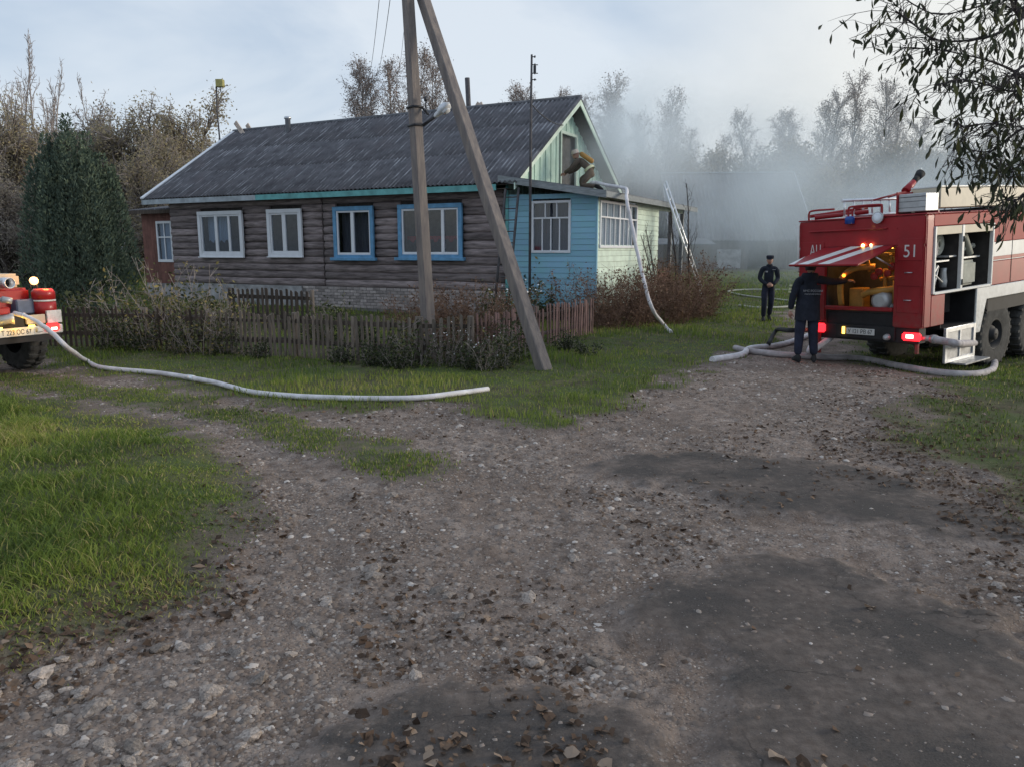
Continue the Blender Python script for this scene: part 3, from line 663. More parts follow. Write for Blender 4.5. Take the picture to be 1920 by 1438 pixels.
def M_slate():
    if 'slate' in M: return M['slate']
    m, n, l, p, v = base('corrugated_slate', 0.75); M['slate'] = m
    oi = n.new('ShaderNodeObjectInfo'); ad = n.new('ShaderNodeVectorMath'); ad.operation = 'MULTIPLY_ADD'; ad.inputs[1].default_value = (31, 47, 5)
    l.new(oi.outputs['Random'], ad.inputs[0]); l.new(v, ad.inputs[2]); vv = ad.outputs['Vector']
    mp = n.new('ShaderNodeMapping'); mp.inputs['Scale'].default_value = (5.0, 0.9, 1); l.new(vv, mp.inputs['Vector'])
    c = nramp(n, l, nnoise(n, l, vv, 2.2, 7), 0.3, 0.7, (0.080, 0.078, 0.086), (0.17, 0.168, 0.185))
    st = nramp(n, l, nnoise(n, l, mp.outputs['Vector'], 1.3, 5, 0.62), 0.50, 0.70, (0, 0, 0), (1,)*3)
    # pale streaks sit on the wave crests
    sx = n.new('ShaderNodeSeparateXYZ'); l.new(v, sx.inputs[0])
    wv = n.new('ShaderNodeMath'); wv.operation = 'MULTIPLY'; wv.inputs[1].default_value = 2*math.pi*7.5/1.13; l.new(sx.outputs['X'], wv.inputs[0])
    cs = n.new('ShaderNodeMath'); cs.operation = 'COSINE'; l.new(wv.outputs[0], cs.inputs[0])
    ck = nramp(n, l, cs.outputs[0], 0.1, 0.75)
    mu = n.new('ShaderNodeMath'); mu.operation = 'MULTIPLY'; l.new(st, mu.inputs[0]); l.new(ck, mu.inputs[1])
    c = nmix(n, l, mu.outputs[0], c, (0.40, 0.405, 0.43))
    rm = nramp(n, l, nnoise(n, l, vv, 1.1, 5), 0.5, 0.75, (0, 0, 0), (0.5,)*3); c = nmix(n, l, rm, c, (0.10, 0.078, 0.08))
    l.new(c, p.inputs['Base Color']); l.new(nbump(n, l, nnoise(n, l, vv, 30, 5), 0.3, 0.01), p.inputs['Normal']); return m
build_house()

# ------------------------------------------------------------------ blue porch built onto the right gable
porch = empty('porch', HO, HA, 'blue and mint plank porch with glazed windows against the gable', 'porch')
def build_porch():
    PX = 2.74; PL = 5.45
    def roofz(x): return 3.93 - (x+0.1)*0.165
    def planks(face, wins, mt, length, zt):
        """horizontal boards, cut at the windows; face 'f' = front, 's' = side"""
        pitch = 0.152; z = 0.42
        while z < 3.9:
            z1 = z+pitch-0.006
            cuts = [(0.02, 0.02), (length, length)] + [(a, b) for a, b, c, d in wins if c < (z+z1)/2 < d]; cuts.sort()
            for (a, b), (c, d) in zip(cuts, cuts[1:]):
                x0, x1 = b, c
                if x1-x0 < 0.04: continue
                tilt = random.uniform(-0.002, 0.002)
                if face == 'f':
                    za, zb = min(z1, zt(x0)), min(z1, zt(x1))
                    if za-z < 0.02: continue
                    if zb-z < 0.004: x1 = x0+(x1-x0)*(za-z)/(za-zb+1e-6) if z1 > za else x0+0.01; x1 = max(x0+.02, min(x1, length)); zb = z+0.004
                    MB().prism([(x0, 0.0+tilt, z), (x1, 0.0+tilt, z), (x1, 0.012, max(zb, z+.004)), (x0, 0.012, max(za, z+.004))], (0, 0.03, 0)).build('plank', mt, porch)
                else:
                    za = min(z1, zt(PX)); 
                    if za-z < 0.02: continue
                    MB().prism([(PX+tilt, x0, z), (PX+tilt, x1, z), (PX-0.012, x1, za), (PX-0.012, x0, za)], (-0.03, 0, 0)).build('plank', mt, porch)
            z += pitch
    FW = (0.85, 1.98, 1.89, 3.24); SW = (0.22, 3.22, 2.02, 3.24)
    planks('f', [FW], M['porch_blue'], PX-0.02, lambda x: roofz(x)-0.05)
    planks('s', [SW], M['mint_light'], PL, lambda x: roofz(x)-0.05)
    MB().box(PX-0.02, PX+0.02, -0.016, 0.05, 0.3, roofz(PX)-0.06).build('corner_board', M['porch_blue'], porch)
    MB().box(0.03, 0.12, -0.022, -0.002, 0.5, 3.85).build('corner_board', M['turquoise'], porch)
    MB().box(0.1, PX-0.1, 0.05, 7.1, -0.5, 0.41).build('footing', M['darkwood'], porch)
    # inner shell
    MB().box(0.1, 2.6, 2.6, 2.65, 0.45, 3.3).box(0.1, 2.6, 0.06, 5.4, 0.42, 0.46).box(1.0, 1.05, 2.7, 5.4, 0.45, 3.3).build('room_partition', M['room'], porch)
    # windows
    def pane_window(face, a, b, c, d, upper, lower, zsplit, posts=(), curtain=None):
        w = empty('window'); w.parent = porch
        def bar(x0, x1, z0, z1, y0, y1, mb):
            if face == 'f': mb.box(x0, x1, y0, y1, z0, z1)
            else: mb.box(PX-y1, PX-y0, x0, x1, z0, z1)
        fr = MB(); t = 0.05
        bar(a-0.02, b+0.02, d-t, d+0.02, -0.03, 0.05, fr); bar(a-0.02, b+0.02, c-0.02, c+t, -0.035, 0.05, fr); bar(a-0.02, a+t, c+t, d-t, -0.028, 0.05, fr); bar(b-t, b+0.02, c+t, d-t, -0.028, 0.05, fr)
        bar(a+t, b-t, zsplit-0.022, zsplit+0.022, -0.02, 0.04, fr)
        for x in posts: bar(x-0.04, x+0.04, c+t, d-t, -0.024, 0.045, fr)
        fr.build('frame', M['white_paint'], w, 0.006)
        mu = MB(); sect = [a+t] + list(posts) + [b-t]
        for s0, s1 in zip(sect, sect[1:]):
            for nn, z0, z1 in ((upper, zsplit+.022, d-t), (lower, c+t, zsplit-.022)):
                for i in range(1, nn):
                    x = s0+(s1-s0)*i/nn; bar(x-0.016, x+0.016, z0, z1, -0.012, 0.035, mu)
        mu.build('glazing_bar', M['white_paint'], w)
        for s0, s1 in zip(sect, sect[1:]):
            for nn, z0, z1 in ((upper, zsplit+.022, d-t), (lower, c+t, zsplit-.022)):
                for i in range(nn):
                    g = MB(); bar(s0+(s1-s0)*i/nn, s0+(s1-s0)*(i+1)/nn, z0, z1, 0.012, 0.016, g); g.build('pane', M['glass'], w)
        if curtain:
            n = int((b-a)/0.035); vs = []
            for i in range(n+1):
                x = a+(b-a)*i/n; yy = 0.12+0.03*math.sin(i*0.9)+0.012*math.sin(i*2.3)
                for z in (c+0.02, d-0.02): vs.append((x, yy, z) if face == 'f' else (PX-yy, x, z))
            MB().add(vs, [(2*i, 2*i+2, 2*i+3, 2*i+1) for i in range(n)], True).build('curtain', curtain, w)
    pane_window('f', *FW, 3, 4, 2.80, (), M['room_curtain'])
    pane_window('s', *SW, 3, 4, 2.82, (1.72,), M['curtain_white'])
    # lean-to roof
    rf = empty('porch_roof'); rf.parent = porch
    Y0, Y1, XA, XB = -0.38, 8.75, 0.0, 3.12
    MB().prism([(XA, Y0, roofz(XA)), (XB, Y0, roofz(XB)), (XB, Y0, roofz(XB)+0.05), (XA, Y0, roofz(XA)+0.05)], (0, Y1-Y0, 0)).build('roof_deck', M['felt'], rf)
    MB().prism([(XA, Y0-0.03, roofz(XA)-0.14), (XB+0.02, Y0-0.03, roofz(XB)-0.14), (XB+0.02, Y0-0.03, roofz(XB)+0.035), (XA, Y0-0.03, roofz(XA)+0.035)], (0, 0.027, 0)).build('rake_board', M['grey_board'], rf)
    MB().box(XB, XB+0.025, Y0, Y1, roofz(XB)-0.12, roofz(XB)+0.03).build('eave_board', M['grey_board'], rf)
    MB().prism([(PX, Y0+.02, roofz(PX)-0.09), (XB, Y0+.02, roofz(XB)-0.06), (XB, Y0+.02, roofz(XB)-0.04), (PX, Y0+.02, roofz(PX)-0.07)], (0, Y1-Y0-.04, 0)).build('soffit', M['darkwood'], rf)
    # open end: posts, rail, back wall
    for y in (7.0, 8.45): MB().box(PX-0.13, PX-0.01, y-0.06, y+0.06, 0.2, roofz(PX)-0.09).build('post', M['grey_board'], porch, 0.01)
    MB().box(PX-0.11, PX-0.03, 5.5, 8.5, roofz(PX)-0.24, roofz(PX)-0.10).build('beam', M['mint_light'], porch)
    MB().box(PX-0.10, PX-0.04, 5.5, 6.93, 1.25, 1.33).box(PX-0.09, PX-0.05, 5.5, 6.93, 0.55, 1.2).build('parapet', M['redbrown'], porch)
    MB().box(0.12, PX-0.03, PL, PL+0.05, 0.45, 3.35).build('end_wall', M['redbrown'], porch)
build_porch()

# ------------------------------------------------------------------ red-brown entrance built onto the left gable
annex = empty('entrance_annex', HO, HA, 'red-brown plank entrance annex at the left end of the log house', 'annex')
def build_annex():
    A, B, Y = -16.2, -13.78, 0.75
    MB().box(A, B, Y, 5.0, -0.6, 0.70).build('footing', M['plaster'], annex)
    wa = (-15.35, -14.55, 1.55, 2.98)
    x = A
    while x < B-0.05:
        x1 = min(x+0.155, B); xm = (x+x1)/2
        for z0, z1 in ([(0.7, wa[2]), (wa[3], 3.4)] if wa[0] < xm < wa[1] else [(0.7, 3.4)]):
            MB().box(x, x1-0.006, Y-0.03+random.uniform(0, 0.006), Y, z0, z1).build('plank', M['redbrown'], annex)
        x = x1
    MB().box(B-0.1, B, Y-0.06, Y-0.032, 0.7, 3.4).build('corner_board', M['redbrown'], annex)
    MB().box(A, A+0.03, Y, 5, 0.7, 3.4).box(A+0.1, B, 2.5, 2.55, 0.7, 3.4).build('side_wall', M['redbrown'], annex)
    w = empty('window'); w.parent = annex
    a, b, c, d = wa; fr = MB()
    fr.box(a-.03, b+.03, Y-.06, Y, d-.05, d+.04).box(a-.03, b+.03, Y-.065, Y, c-.05, c+.05).box(a-.03, a+.05, Y-.058, Y, c+.05, d-.05).box(b-.05, b+.03, Y-.058, Y, c+.05, d-.05)
    fr.box((a+b)/2-.025, (a+b)/2+.025, Y-.05, Y, c+.05, d-.05); fr.box(a+.05, b-.05, Y-.048, Y, c+.85, c+.9); fr.build('frame', M['white_paint'], w)
    MB().box(a+.05, b-.05, Y-.02, Y-.015, c+.05, d-.05).build('pane', M['glass'], w)
    MB().box(a+.03, b-.03, Y+.08, Y+.09, c, d).build('curtain', M['curtain'], w)
    MB().prism([(A-.3, Y-.4, 3.38), (B+.25, Y-.4, 3.42), (B+.25, 5.2, 4.1), (A-.3, 5.2, 4.05)], (0, 0, 0.06)).build('lean_to_roof', M['slate'], annex)
    MB().box(A-.3, B-.02, Y-.43, Y-.4, 3.28, 3.42).build('eave_board', M['darkwood'], annex)
build_annex()
# ------------------------------------------------------------------ barn behind the smoke
def build_barn():
    bx, by = 10.6, 50.0; ang = rad(-4); z0 = float(height(17, 52))
    b = empty('barn', (bx, by, z0-0.15), ang, 'long low plank barn with a big corrugated roof beyond the smoke', 'barn')
    L, D, EH, RH = 8.2, 11.0, 2.0, 6.6
    w = MB(); 
    x = 0.0
    openings = [(4.6, 5.9)]
    while x < L:
        if not any(a < x+.1 < c for a, c in openings):
            MB().box(x, x+.19, 0, .04+random.uniform(0, .012), -.5, EH).build('wall_plank', M['barn_wood'], b)
        x += .2
    MB().box(0, .08, .05, D, -.5, EH).box(L-.08, L, .05, D, -.5, EH).box(0.08, L-.08, D-.05, D, -.5, EH).box(0, L, 4, 4.05, -.5, EH).build('wall', M['barn_wood'], b)
    MB().prism([(L-.02, 0, EH), (L-.02, D, EH), (L-.02, D/2, RH-.1)], (.05, 0, 0)).build('gable', M['pale_board'], b)
    MB().box(2.6, 4.1, -.12, -.02, .15, 1.35).build('leaning_panel', M['plaster'], b)
    sl = math.atan2(RH-EH+.2, D/2+.4)
    vs = []; n = 110
    for i in range(n+1):
        xx = -.5+(L+1.0)*i/n; zz = .05*math.cos(i*2.1)
        vs += [(xx, -.45, EH-.1+zz), (xx, D/2, RH+zz*.5), (xx, D+.45, EH-.1+zz)]
    MB().add(vs, [q for i in range(n) for q in ((3*i, 3*i+3, 3*i+4, 3*i+1), (3*i+1, 3*i+4, 3*i+5, 3*i+2))], False).build('roof', M_slate(), b)
    MB().box(-.5, L+.5, D/2-.12, D/2+.12, RH+.03, RH+.1).build('ridge_cap', M['pale_board'], b)
    MB().prism([(L+.5, -.45, EH-.3), (L+.5, -.45, EH-.08), (L+.5, D/2, RH+.05), (L+.5, D/2, RH-.17)], (.04, 0, 0)).build('rake_board', M['white_paint'], b)
    # shed in front of it
    s = empty('shed', (9.0, 46.0, float(height(9, 46))-.1), rad(-3), 'small grey plank shed standing against the barn wall', 'shed')
    x = 0
    while x < 2.7:
        MB().box(x, x+.19, 0, .03+random.uniform(0, .012), -.3, 1.75).build('plank', M['oldwood'], s); x += .2
    MB().box(.02, 2.68, .05, 2.4, -.3, 1.7).build('wall', M['barn_wood'], s)
    MB().prism([(-.3, -.3, 1.74), (3.0, -.3, 1.74), (3.0, 2.6, 2.1), (-.3, 2.6, 2.1)], (0, 0, .05)).build('roof', M['felt'], s)
    # pale picket fence at the right of the barn
    f = empty('garden_fence', (17.6, 43.5, float(height(18, 44))), rad(6), 'pale picket fence beyond the grass beside the red truck', 'fence')
    x = 0
    while x < 4.2:
        MB().box(x, x+.07, 0, .02, -.2, 1.15+random.uniform(-.06, .06)).build('picket', M['palewood'], f); x += .16
    for z in (.35, .95): MB().box(-.05, 4.3, .021, .06, z, z+.07).build('rail', M['oldwood'], f)
build_barn()

# ------------------------------------------------------------------ concrete pole with its brace, street lamp, wires
def build_pole():
    foot = gp(808, 668); Yp = foot.y
    top = atY(765, 0, Yp-0.15); bot = Vector(foot)-Vector((0, 0, .25))
    d = (top-bot).normalized(); top2 = top+d*1.5
    p = empty('utility_pole', foot, 0, 'grey concrete utility pole with a long leaning brace by the fence corner', 'utility pole')
    def beam(a, b, wa, wb, name, yaw):
        d = (b-a).normalized(); sx = Vector((math.cos(yaw), math.sin(yaw), 0)); sx = (sx-d*sx.dot(d)).normalized(); sy = d.cross(sx)
        mb = MB(); vs = []; fs = []; n = 14
        for i in range(n+1):
            t = i/n; c = a+(b-a)*t; w = (wa+(wb-wa)*t)/2
            for k, (i_, j_) in enumerate(((-1, -.86), (-.86, -1), (.86, -1), (1, -.86), (1, .86), (.86, 1), (-.86, 1), (-1, .86))):
                vs.append(c+sx*(i_*w+random.uniform(-.003, .003))+sy*(j_*w+random.uniform(-.003, .003)))
        for i in range(n):
            for k in range(8): fs.append((i*8+k, i*8+(k+1) % 8, (i+1)*8+(k+1) % 8, (i+1)*8+k))
        fs.append(tuple(range(7, -1, -1))); fs.append(tuple(n*8+k for k in range(8)))
        o = mb.add([v-foot for v in vs], fs).build(name, M['concrete'], p); return sx, sy
    sx, sy = beam(bot, top2, .205, .155, 'post', rad(40))
    bfoot = gp(1028, 694); bb = Vector(bfoot)-Vector((0, 0, .2)); btop = atY(794, 0, (Yp+bfoot.y)/2+.75); bdir = (btop-bb).normalized()
    beam(bb, btop+bdir*1.2, .205, .165, 'brace', rad(40))
    def along(py):
        r0 = atY(790, py, Yp).z; t = (r0-bot.z)/(top2.z-bot.z); return bot+(top2-bot)*t
    for py in (204, 238):
        c = along(py)-foot; w = .10
        mb = MB(); 
        for a, b in (((-w, -w), (w, -w)), ((w, -w), (w, w)), ((w, w), (-w, w)), ((-w, w), (-w, -w))):
            mb.tube([c+sx*a[0]+sy*a[1], c+sx*b[0]+sy*b[1]], .02, 6)
        mb.build('clamp', M['darksteel'], p)
    a1 = along(238)+sx*.09-sy*.09; a0 = along(204)+sx*.09-sy*.08
    tip = atY(818, 218, Yp-.25); mid = atY(803, 213, Yp-.2)
    MB().tube([a1-foot, tip-foot], .028, 8).tube([a0-foot, mid-foot+Vector((0, 0, -.02))], .02, 6).build('bracket', M['darksteel'], p)
    # insulator pin
    q = atY(799, 212, Yp-.2)-foot; q2 = atY(798, 190, Yp-.2)-foot
    MB().tube([q, q2], .012, 6).tube([q2, q2+Vector((0, 0, .07))], .03, 8).build('insulator', M['darksteel'], p)
    # lamp head hung on the bracket
    t2 = atY(842, 198, Yp-.35); ax = (t2-tip).normalized(); L = (t2-tip).length
    side = ax.cross(Vector((0, 0, 1))).normalized(); up = side.cross(ax)
    F = frame((0, 0, 0), ax, side, up)
    lm = empty('street_lamp', tip, 0, 'pale street lamp head on the bracket of the concrete pole', 'street lamp')
    vs = []; prof = [(-.04, .03, .03), (.0, .05, .05), (.08, .06, .06), (.14, .10, .09), (.22, .125, .10), (.32, .11, .085), (.38, .06, .05), (.395, .01, .01)]
    for x, wy, wz in prof:
        for k in range(12):
            a = 2*math.pi*k/12; vs.append((x*L/.36, wy*math.cos(a), wz*math.sin(a)*(1 if math.sin(a) > 0 else .55)))
    MB().add(vs, [(i*12+k, i*12+(k+1) % 12, (i+1)*12+(k+1) % 12, (i+1)*12+k) for i in range(len(prof)-1) for k in range(12)], True, F).build('housing', M['lampglass'], lm)
    MB().lathe([(.01, -.075), (.07, -.07), (.085, -.03)], 12, F @ Matrix.Translation((.24*L/.36, 0, 0))).build('lens', M['lampglass'], lm)
    # wires off to the far tree gap
    wires = [((722, -60), (684, 150)), ((740, -60), (697, 150)), ((741, -60), (742, 130))]
    far = 62.0
    for i, ((ax_, ay), (bx, by_)) in enumerate(wires):
        s = top2 + Vector((-.25+.2*i, 0, -.2-.15*i)); e = atY(bx, by_, far)
        w = empty('power_line', s, 0, ['outermost thin power line running back from the concrete pole', 'second thin power line beside the outermost one behind the concrete pole', 'faint single power line nearest the concrete pole post'][i], 'power line', 'power lines from the concrete pole')
        pts = [s+(e-s)*t - Vector((0, 0, 2.2*4*t*(1-t)*.5)) - s for t in np.linspace(0, 1, 16)]
        MB().tube(pts, .008 if i < 2 else .006, 5).build('wire', M['darksteel'], w)
build_pole()

# ------------------------------------------------------------------ masts and aerials
def build_masts():
    a = atY(414, 290, 31.5); b = atY(406, 158, 31.5); a.z = 0
    m = empty('antenna_mast', a, 0, 'thin mast with an ochre box aerial behind the left end of the roof', 'antenna mast')
    k = atY(412, 262, 31.5)
    MB().tube([(0, 0, 0), k-a, (k+b)/2-a+Vector((-.04, 0, 0)), b-a+Vector((0, 0, .15))], .032, 8).build('pole', M['rust'], m)
    c = b-a; MB().box(c.x, c.x+.28, -.12, .12, c.z-.12, c.z+.16).build('aerial_box', M['yellowbox'], m, .01)
    MB().tube([(c.x+.05, 0, c.z-.12), (c.x+.45, 0, c.z-.06)], .015, 6).tube([(c.x+.15, 0, c.z-.3), (c.x+.15, 0, c.z-.12)], .02, 6).build('boom', M['rust'], m)
    Y = 20.6
    a = atY(993, 500, Y); a.z = 0; b = atY(997, 103, Y)
    m = empty('antenna_pole', a, 0, 'tall thin steel aerial pole standing in front of the blue porch', 'antenna pole')
    MB().tube([(0, 0, -.3), atY(995, 250, Y)-a, b-a], [.036, .036, .026], 8).build('pole', M['rust'], m)
    for py, ln in ((107, .10), (122, .16), (138, .16), (150, .12)):
        c = atY(997, py, Y)-a; MB().tube([c, c+Vector((ln, .02, 0))], .012, 6).tube([c+Vector((.08, -.06, 0)), c+Vector((.08, .06, 0))], .02, 6).build('element', M['darksteel'], m)
    c = atY(1000, 131, Y)-a; MB().box(c.x, c.x+.07, -.03, .03, c.z-.09, c.z+.09).build('booster_box', M['darksteel'], m)
    w = HW(.58, 2.6, 5.62); c = atY(996, 196, Y)
    s = [c-a+(w-c)*t-Vector((0, 0, .12*4*t*(1-t)))for t in np.linspace(0, 1, 10)]
    MB().tube(s, .016, 5).build('cable', M['darksteel'], m)
build_masts()

# ------------------------------------------------------------------ picket fences
def fence(name, pts, h, mt, label, gap=.115, w=.055, jitter=.05, rails=(.25, .62), lean=.03, post_h=None, over=None):
    """pickets one by one along the polyline pts [(x,y)...]"""
    f = empty(name, (pts[0][0], pts[0][1], 0), 0, label, 'fence'); o = Vector((pts[0][0], pts[0][1], 0))
    ms = [MB().prism([(-w/2, 0, -.15), (w/2, 0, -.15), (w/2, 0, 1-.04), (w*.1*k, 0, 1), (-w/2, 0, 1-.03*(k % 2))], (0, .018, 0)).mesh('picket', mt) for k in range(3)]
    for (a, b) in zip(pts, pts[1:]):
        a = Vector((*a, 0)); b = Vector((*b, 0)); d = b-a; L = d.length; d.normalize(); yaw = math.atan2(d.y, d.x)
        n = int(L/gap)
        for i in range(n):
            if random.random() < .02: continue
            p = a+d*(i+.5)*L/n; z = float(height(p.x, p.y)); hh = h+random.uniform(-jitter, jitter)+.03*math.sin(i*.21)
            q = link('picket', random.choice(ms), None, f, p-o+Vector((0, 0, z)), (random.uniform(-lean, lean), random.uniform(-lean, lean), yaw+random.uniform(-.08, .08)))
            q.scale = (random.uniform(.8, 1.25), 1, hh)
        for r in rails:
            za = float(height(a.x, a.y)); zb = float(height(b.x, b.y)); nrm = Vector((-d.y, d.x, 0))
            vs = []
            for t, zz in ((0, za), (1, zb)):
                c = a+(b-a)*t-o+nrm*.02
                for dn, dz in ((0.002, 0), (.045, 0), (.045, .08), (.002, .08)): vs.append(c+nrm*dn+Vector((0, 0, zz+r+dz+random.uniform(-.02, .02))))
            MB().add(vs, [(0, 1, 5, 4), (1, 2, 6, 5), (2, 3, 7, 6), (3, 0, 4, 7), (0, 3, 2, 1), (4, 5, 6, 7)]).build('rail', M['darkwood'], f)
        k = max(1, round(L/2.3))
        for i in range(k+1):
            p = a+d*(L*i/k)+Vector((-d.y, d.x, 0))*.115; z = float(height(p.x, p.y))
            MB().tube([(0, 0, -.3), (0, 0, (post_h or h)+.02)], [.055, .05], 8).build('post', M['oldwood'], f, loc=p-o+Vector((0, 0, z)))
    return f
F_PTS = [(-10.6, 15.9), (-9.43, 15.57), (-7.36, 15.14), (-5.9, 14.6), (-4.06, 14.0), (-1.62, 13.0)]
def split_fences():
    fence('picket_fence', [(-13.5, 16.6)]+F_PTS[:4], .80, M['darkwood'], 'dark picket fence behind the hose, running left to the small red truck', .12, .05)
    fence('picket_fence', [F_PTS[3], F_PTS[4], F_PTS[5], (-.7, 13.0)], .80, M['oldwood'], 'weathered grey picket fence in the middle, left of the concrete pole', .105, .052, post_h=.8)
    fence('picket_fence', [(-.62, 13.2), (.6, 15.6), (1.95, 18.1)], .80, M['pinkwood'], 'faded red picket fence behind the leaning brace, running back to the porch', .13, .06, .07, (.2, .6))
    a = [onf(470, 575), onf(597, 575)]
    fence('picket_fence', [(-7.3, 19.6), (-4.9, 18.5)], .98, M['darkwood'], 'short dark picket fence inside the garden in front of the foundation', .15, .075, .02, (.3, .75), .015)
def onf(px, py):
    v = gp(px, py); return (v.x, v.y)
split_fences()
# ------------------------------------------------------------------ vehicles
def wheel(parent, x, y, z, R, w, side, rim=0.30, lugs=26):
    """axle along local x; side = +1 when the outer face looks to +x"""
    e = empty('wheel'); e.parent = parent; e.location = (x, y, z)
    F = frame((0, 0, 0), (0, 1, 0), (0, 0, 1), (1, 0, 0))
    h = w/2
    mb = MB().lathe([(rim, -h*.9), (R*.82, -h), (R*.93, -h*.96), (R*.97, -h*.7), (R*.975, 0), (R*.97, h*.7), (R*.93, h*.96), (R*.82, h), (rim, h*.9)], 40, F, cap=False)
    for i in range(lugs):
        a = 2*math.pi*i/lugs
        for s in (-1, 1):
            aa = a + (0.5*2*math.pi/lugs if s > 0 else 0)
            u = Vector((0, math.cos(aa), math.sin(aa))); t = Vector((0, -math.sin(aa), math.cos(aa)))
            c = u*(R*.965); Fx = frame(c, (s, 0, 0), t, u)
            mb.prism([(.02, -.028, -.03), (h*.98, -.028, -.09), (h*.98, -.022, .012), (h*.7, -.022, .035), (.02, -.022, .035)], (0, .052, 0), Fx)
    mb.build('tyre', M['tyre'], e)
    Fo = F if side > 0 else frame((0, 0, 0), (0, 1, 0), (0, 0, -1), (-1, 0, 0))
    rb = MB().lathe([(rim*1.0, -h*.8), (rim*1.03, h*.88), (rim*.93, h*.9), (rim*.86, h*.35), (rim*.62, h*.30), (rim*.52, h*.62), (rim*.42, h*.62), (rim*.36, h*.95), (.02, h*.98)], 28, Fo, cap=False)
    for i in range(8):
        a = 2*math.pi*i/8; rb.tube([Fo @ Vector((rim*.74*math.cos(a), rim*.74*math.sin(a), h*.3)), Fo @ Vector((rim*.74*math.cos(a), rim*.74*math.sin(a), h*.3+.035))], .017, 6)
    rb.build('rim', M['chassis'], e)
    return e

def plate_mat(name, glow=0.0):
    m = mat(name, (0.62, 0.62, 0.60), 0.5, var=0.06)
    return m

def build_engine():
    th, pit, rol = .61, .05, .026
    d = Vector((math.cos(th)*math.cos(pit), math.sin(th)*math.cos(pit), math.sin(pit))); r = Vector((math.sin(th), -math.cos(th), 0)); u = r.cross(d)
    r2 = r*math.cos(rol)+u*math.sin(rol); u2 = r2.cross(d)
    t = empty('fire_engine', (0, 0, 0), 0, 'big red fire engine seen from behind, open pump hatch, number 51', 'fire engine')
    t.matrix_world = frame((6.32, 13.9, -.3), r2, d, u2)
    R_ = M['red']; P = lambda mb, n, m, bev=0.0, seg=1, par=t: mb.build(n, m, par, bev, seg)
    # --- rear body: panels round the pump bay
    P(MB().box(-1.2, -.62, 0, .05, .93, 2.3), 'rear_panel', R_, .02, 2)
    P(MB().box(.68, 1.2, 0, .05, .90, 2.3), 'rear_panel', R_, .02, 2)
    P(MB().box(-1.2, 1.2, 0, .05, 2.303, 2.80), 'rear_panel', R_, .02, 2)
    P(MB().box(-.617, .677, -.03, .05, 1.17, 1.24), 'bay_sill', R_, .012)
    P(MB().box(.74, 1.16, -.012, -.001, 2.05, 2.42), 'panel_pressing', R_, .004)
    for bb in ((.74, 1.16, 1.16, 1.17), (.74, 1.16, 1.62, 1.63), (.74, .75, 1.17, 1.62), (1.15, 1.16, 1.17, 1.62)): P(MB().box(bb[0], bb[1], -.012, -.001, bb[2], bb[3]), 'panel_bead', R_, .003)
    P(MB().box(-1.16, -.66, -.012, -.001, 2.05, 2.42), 'panel_pressing', R_, .004)
    P(MB().box(-.95, .55, -.05, -.001, 2.60, 2.625), 'rain_ledge', R_, .006)
    P(MB().box(-1.21, 1.21, -.01, 2.46, 2.803, 2.83), 'roof_panel', R_, .012)
    P(MB().box(-1.2, -1.15, .051, 5.5, .95, 2.80), 'side_panel', R_, .015)
    P(MB().tube([(-1.17, -.03, 2.76), (-1.17, -.06, 2.74), (-1.17, -.06, 1.9), (-1.17, -.03, 1.88)], .018, 8), 'grab_rail', M['twhite'])
    # right side round the open locker
    sd = MB().box(1.15, 1.2, .051, .27, .90, 2.80); P(sd, 'side_panel', R_, .015)
    P(MB().box(1.15, 1.2, .273, .74, .90, 1.44), 'side_panel', R_, .012)
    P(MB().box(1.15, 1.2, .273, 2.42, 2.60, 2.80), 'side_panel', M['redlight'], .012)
    P(MB().box(1.15, 1.2, 2.423, 5.5, 1.45, 1.895), 'side_panel', R_, .012)
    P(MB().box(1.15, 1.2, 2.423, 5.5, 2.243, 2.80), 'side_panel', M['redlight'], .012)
    P(MB().box(1.15, 1.203, 2.423, 5.5, 1.978, 2.24), 'stripe', M['twhite']); P(MB().box(1.15, 1.2, 2.423, 5.5, 1.915, 1.975), 'stripe', R_)
    P(MB().box(1.15, 1.203, 2.423, 5.5, 1.898, 1.912), 'stripe', M['twhite'])
    fr = MB(); fr.box(1.16, 1.225, .28, .33, 1.46, 2.595).box(1.16, 1.225, 2.36, 2.41, 1.46, 2.595).box(1.16, 1.226, .33, 2.36, 1.445, 1.49).box(1.16, 1.224, 1.21, 1.29, 1.49, 2.595); P(fr, 'locker_frame', M['twhite'], .006)
    P(MB().box(1.165, 1.215, .33, 1.208, 2.45, 2.594).box(1.165, 1.215, 1.292, 2.36, 2.45, 2.594), 'roller_shutter', M['cream'], .006)
    # locker interior
    P(MB().box(.73, .76, .06, 2.42, 1.0, 2.78).box(.76, 1.15, 2.40, 2.42, 1.0, 2.78).box(.76, 1.15, .06, .08, 1.0, 2.78).box(.76, 1.15, .08, 2.4, 1.42, 1.45).box(.76, 1.15, 1.23, 1.26, 1.45, 2.6), 'locker_lining', M['inside'])
    P(MB().box(.77, 1.14, .36, .95, 1.985, 2.01).box(.77, 1.14, .95, 1.2, 2.05, 2.075), 'shelf', M['silver'])
    def coil(c, R, n, mt, name, r=.035):
        mb = MB()
        for i in range(n):
            rr = R-.045*i
            mb.tube([(c[0]+.01*i, c[1]+rr*math.cos(a), c[2]+rr*math.sin(a)) for a in np.linspace(0, 2*math.pi, 21)], r, 6, caps=False)
        P(mb, name, mt)
    coil((1.02, .53, 2.20), .19, 3, M['hose_grey'], 'hose_coil'); coil((.95, .9, 2.28), .17, 3, M['hose_dull'], 'hose_coil'); coil((1.0, .5, 1.66), .15, 2, M['hose_grey'], 'hose_coil')
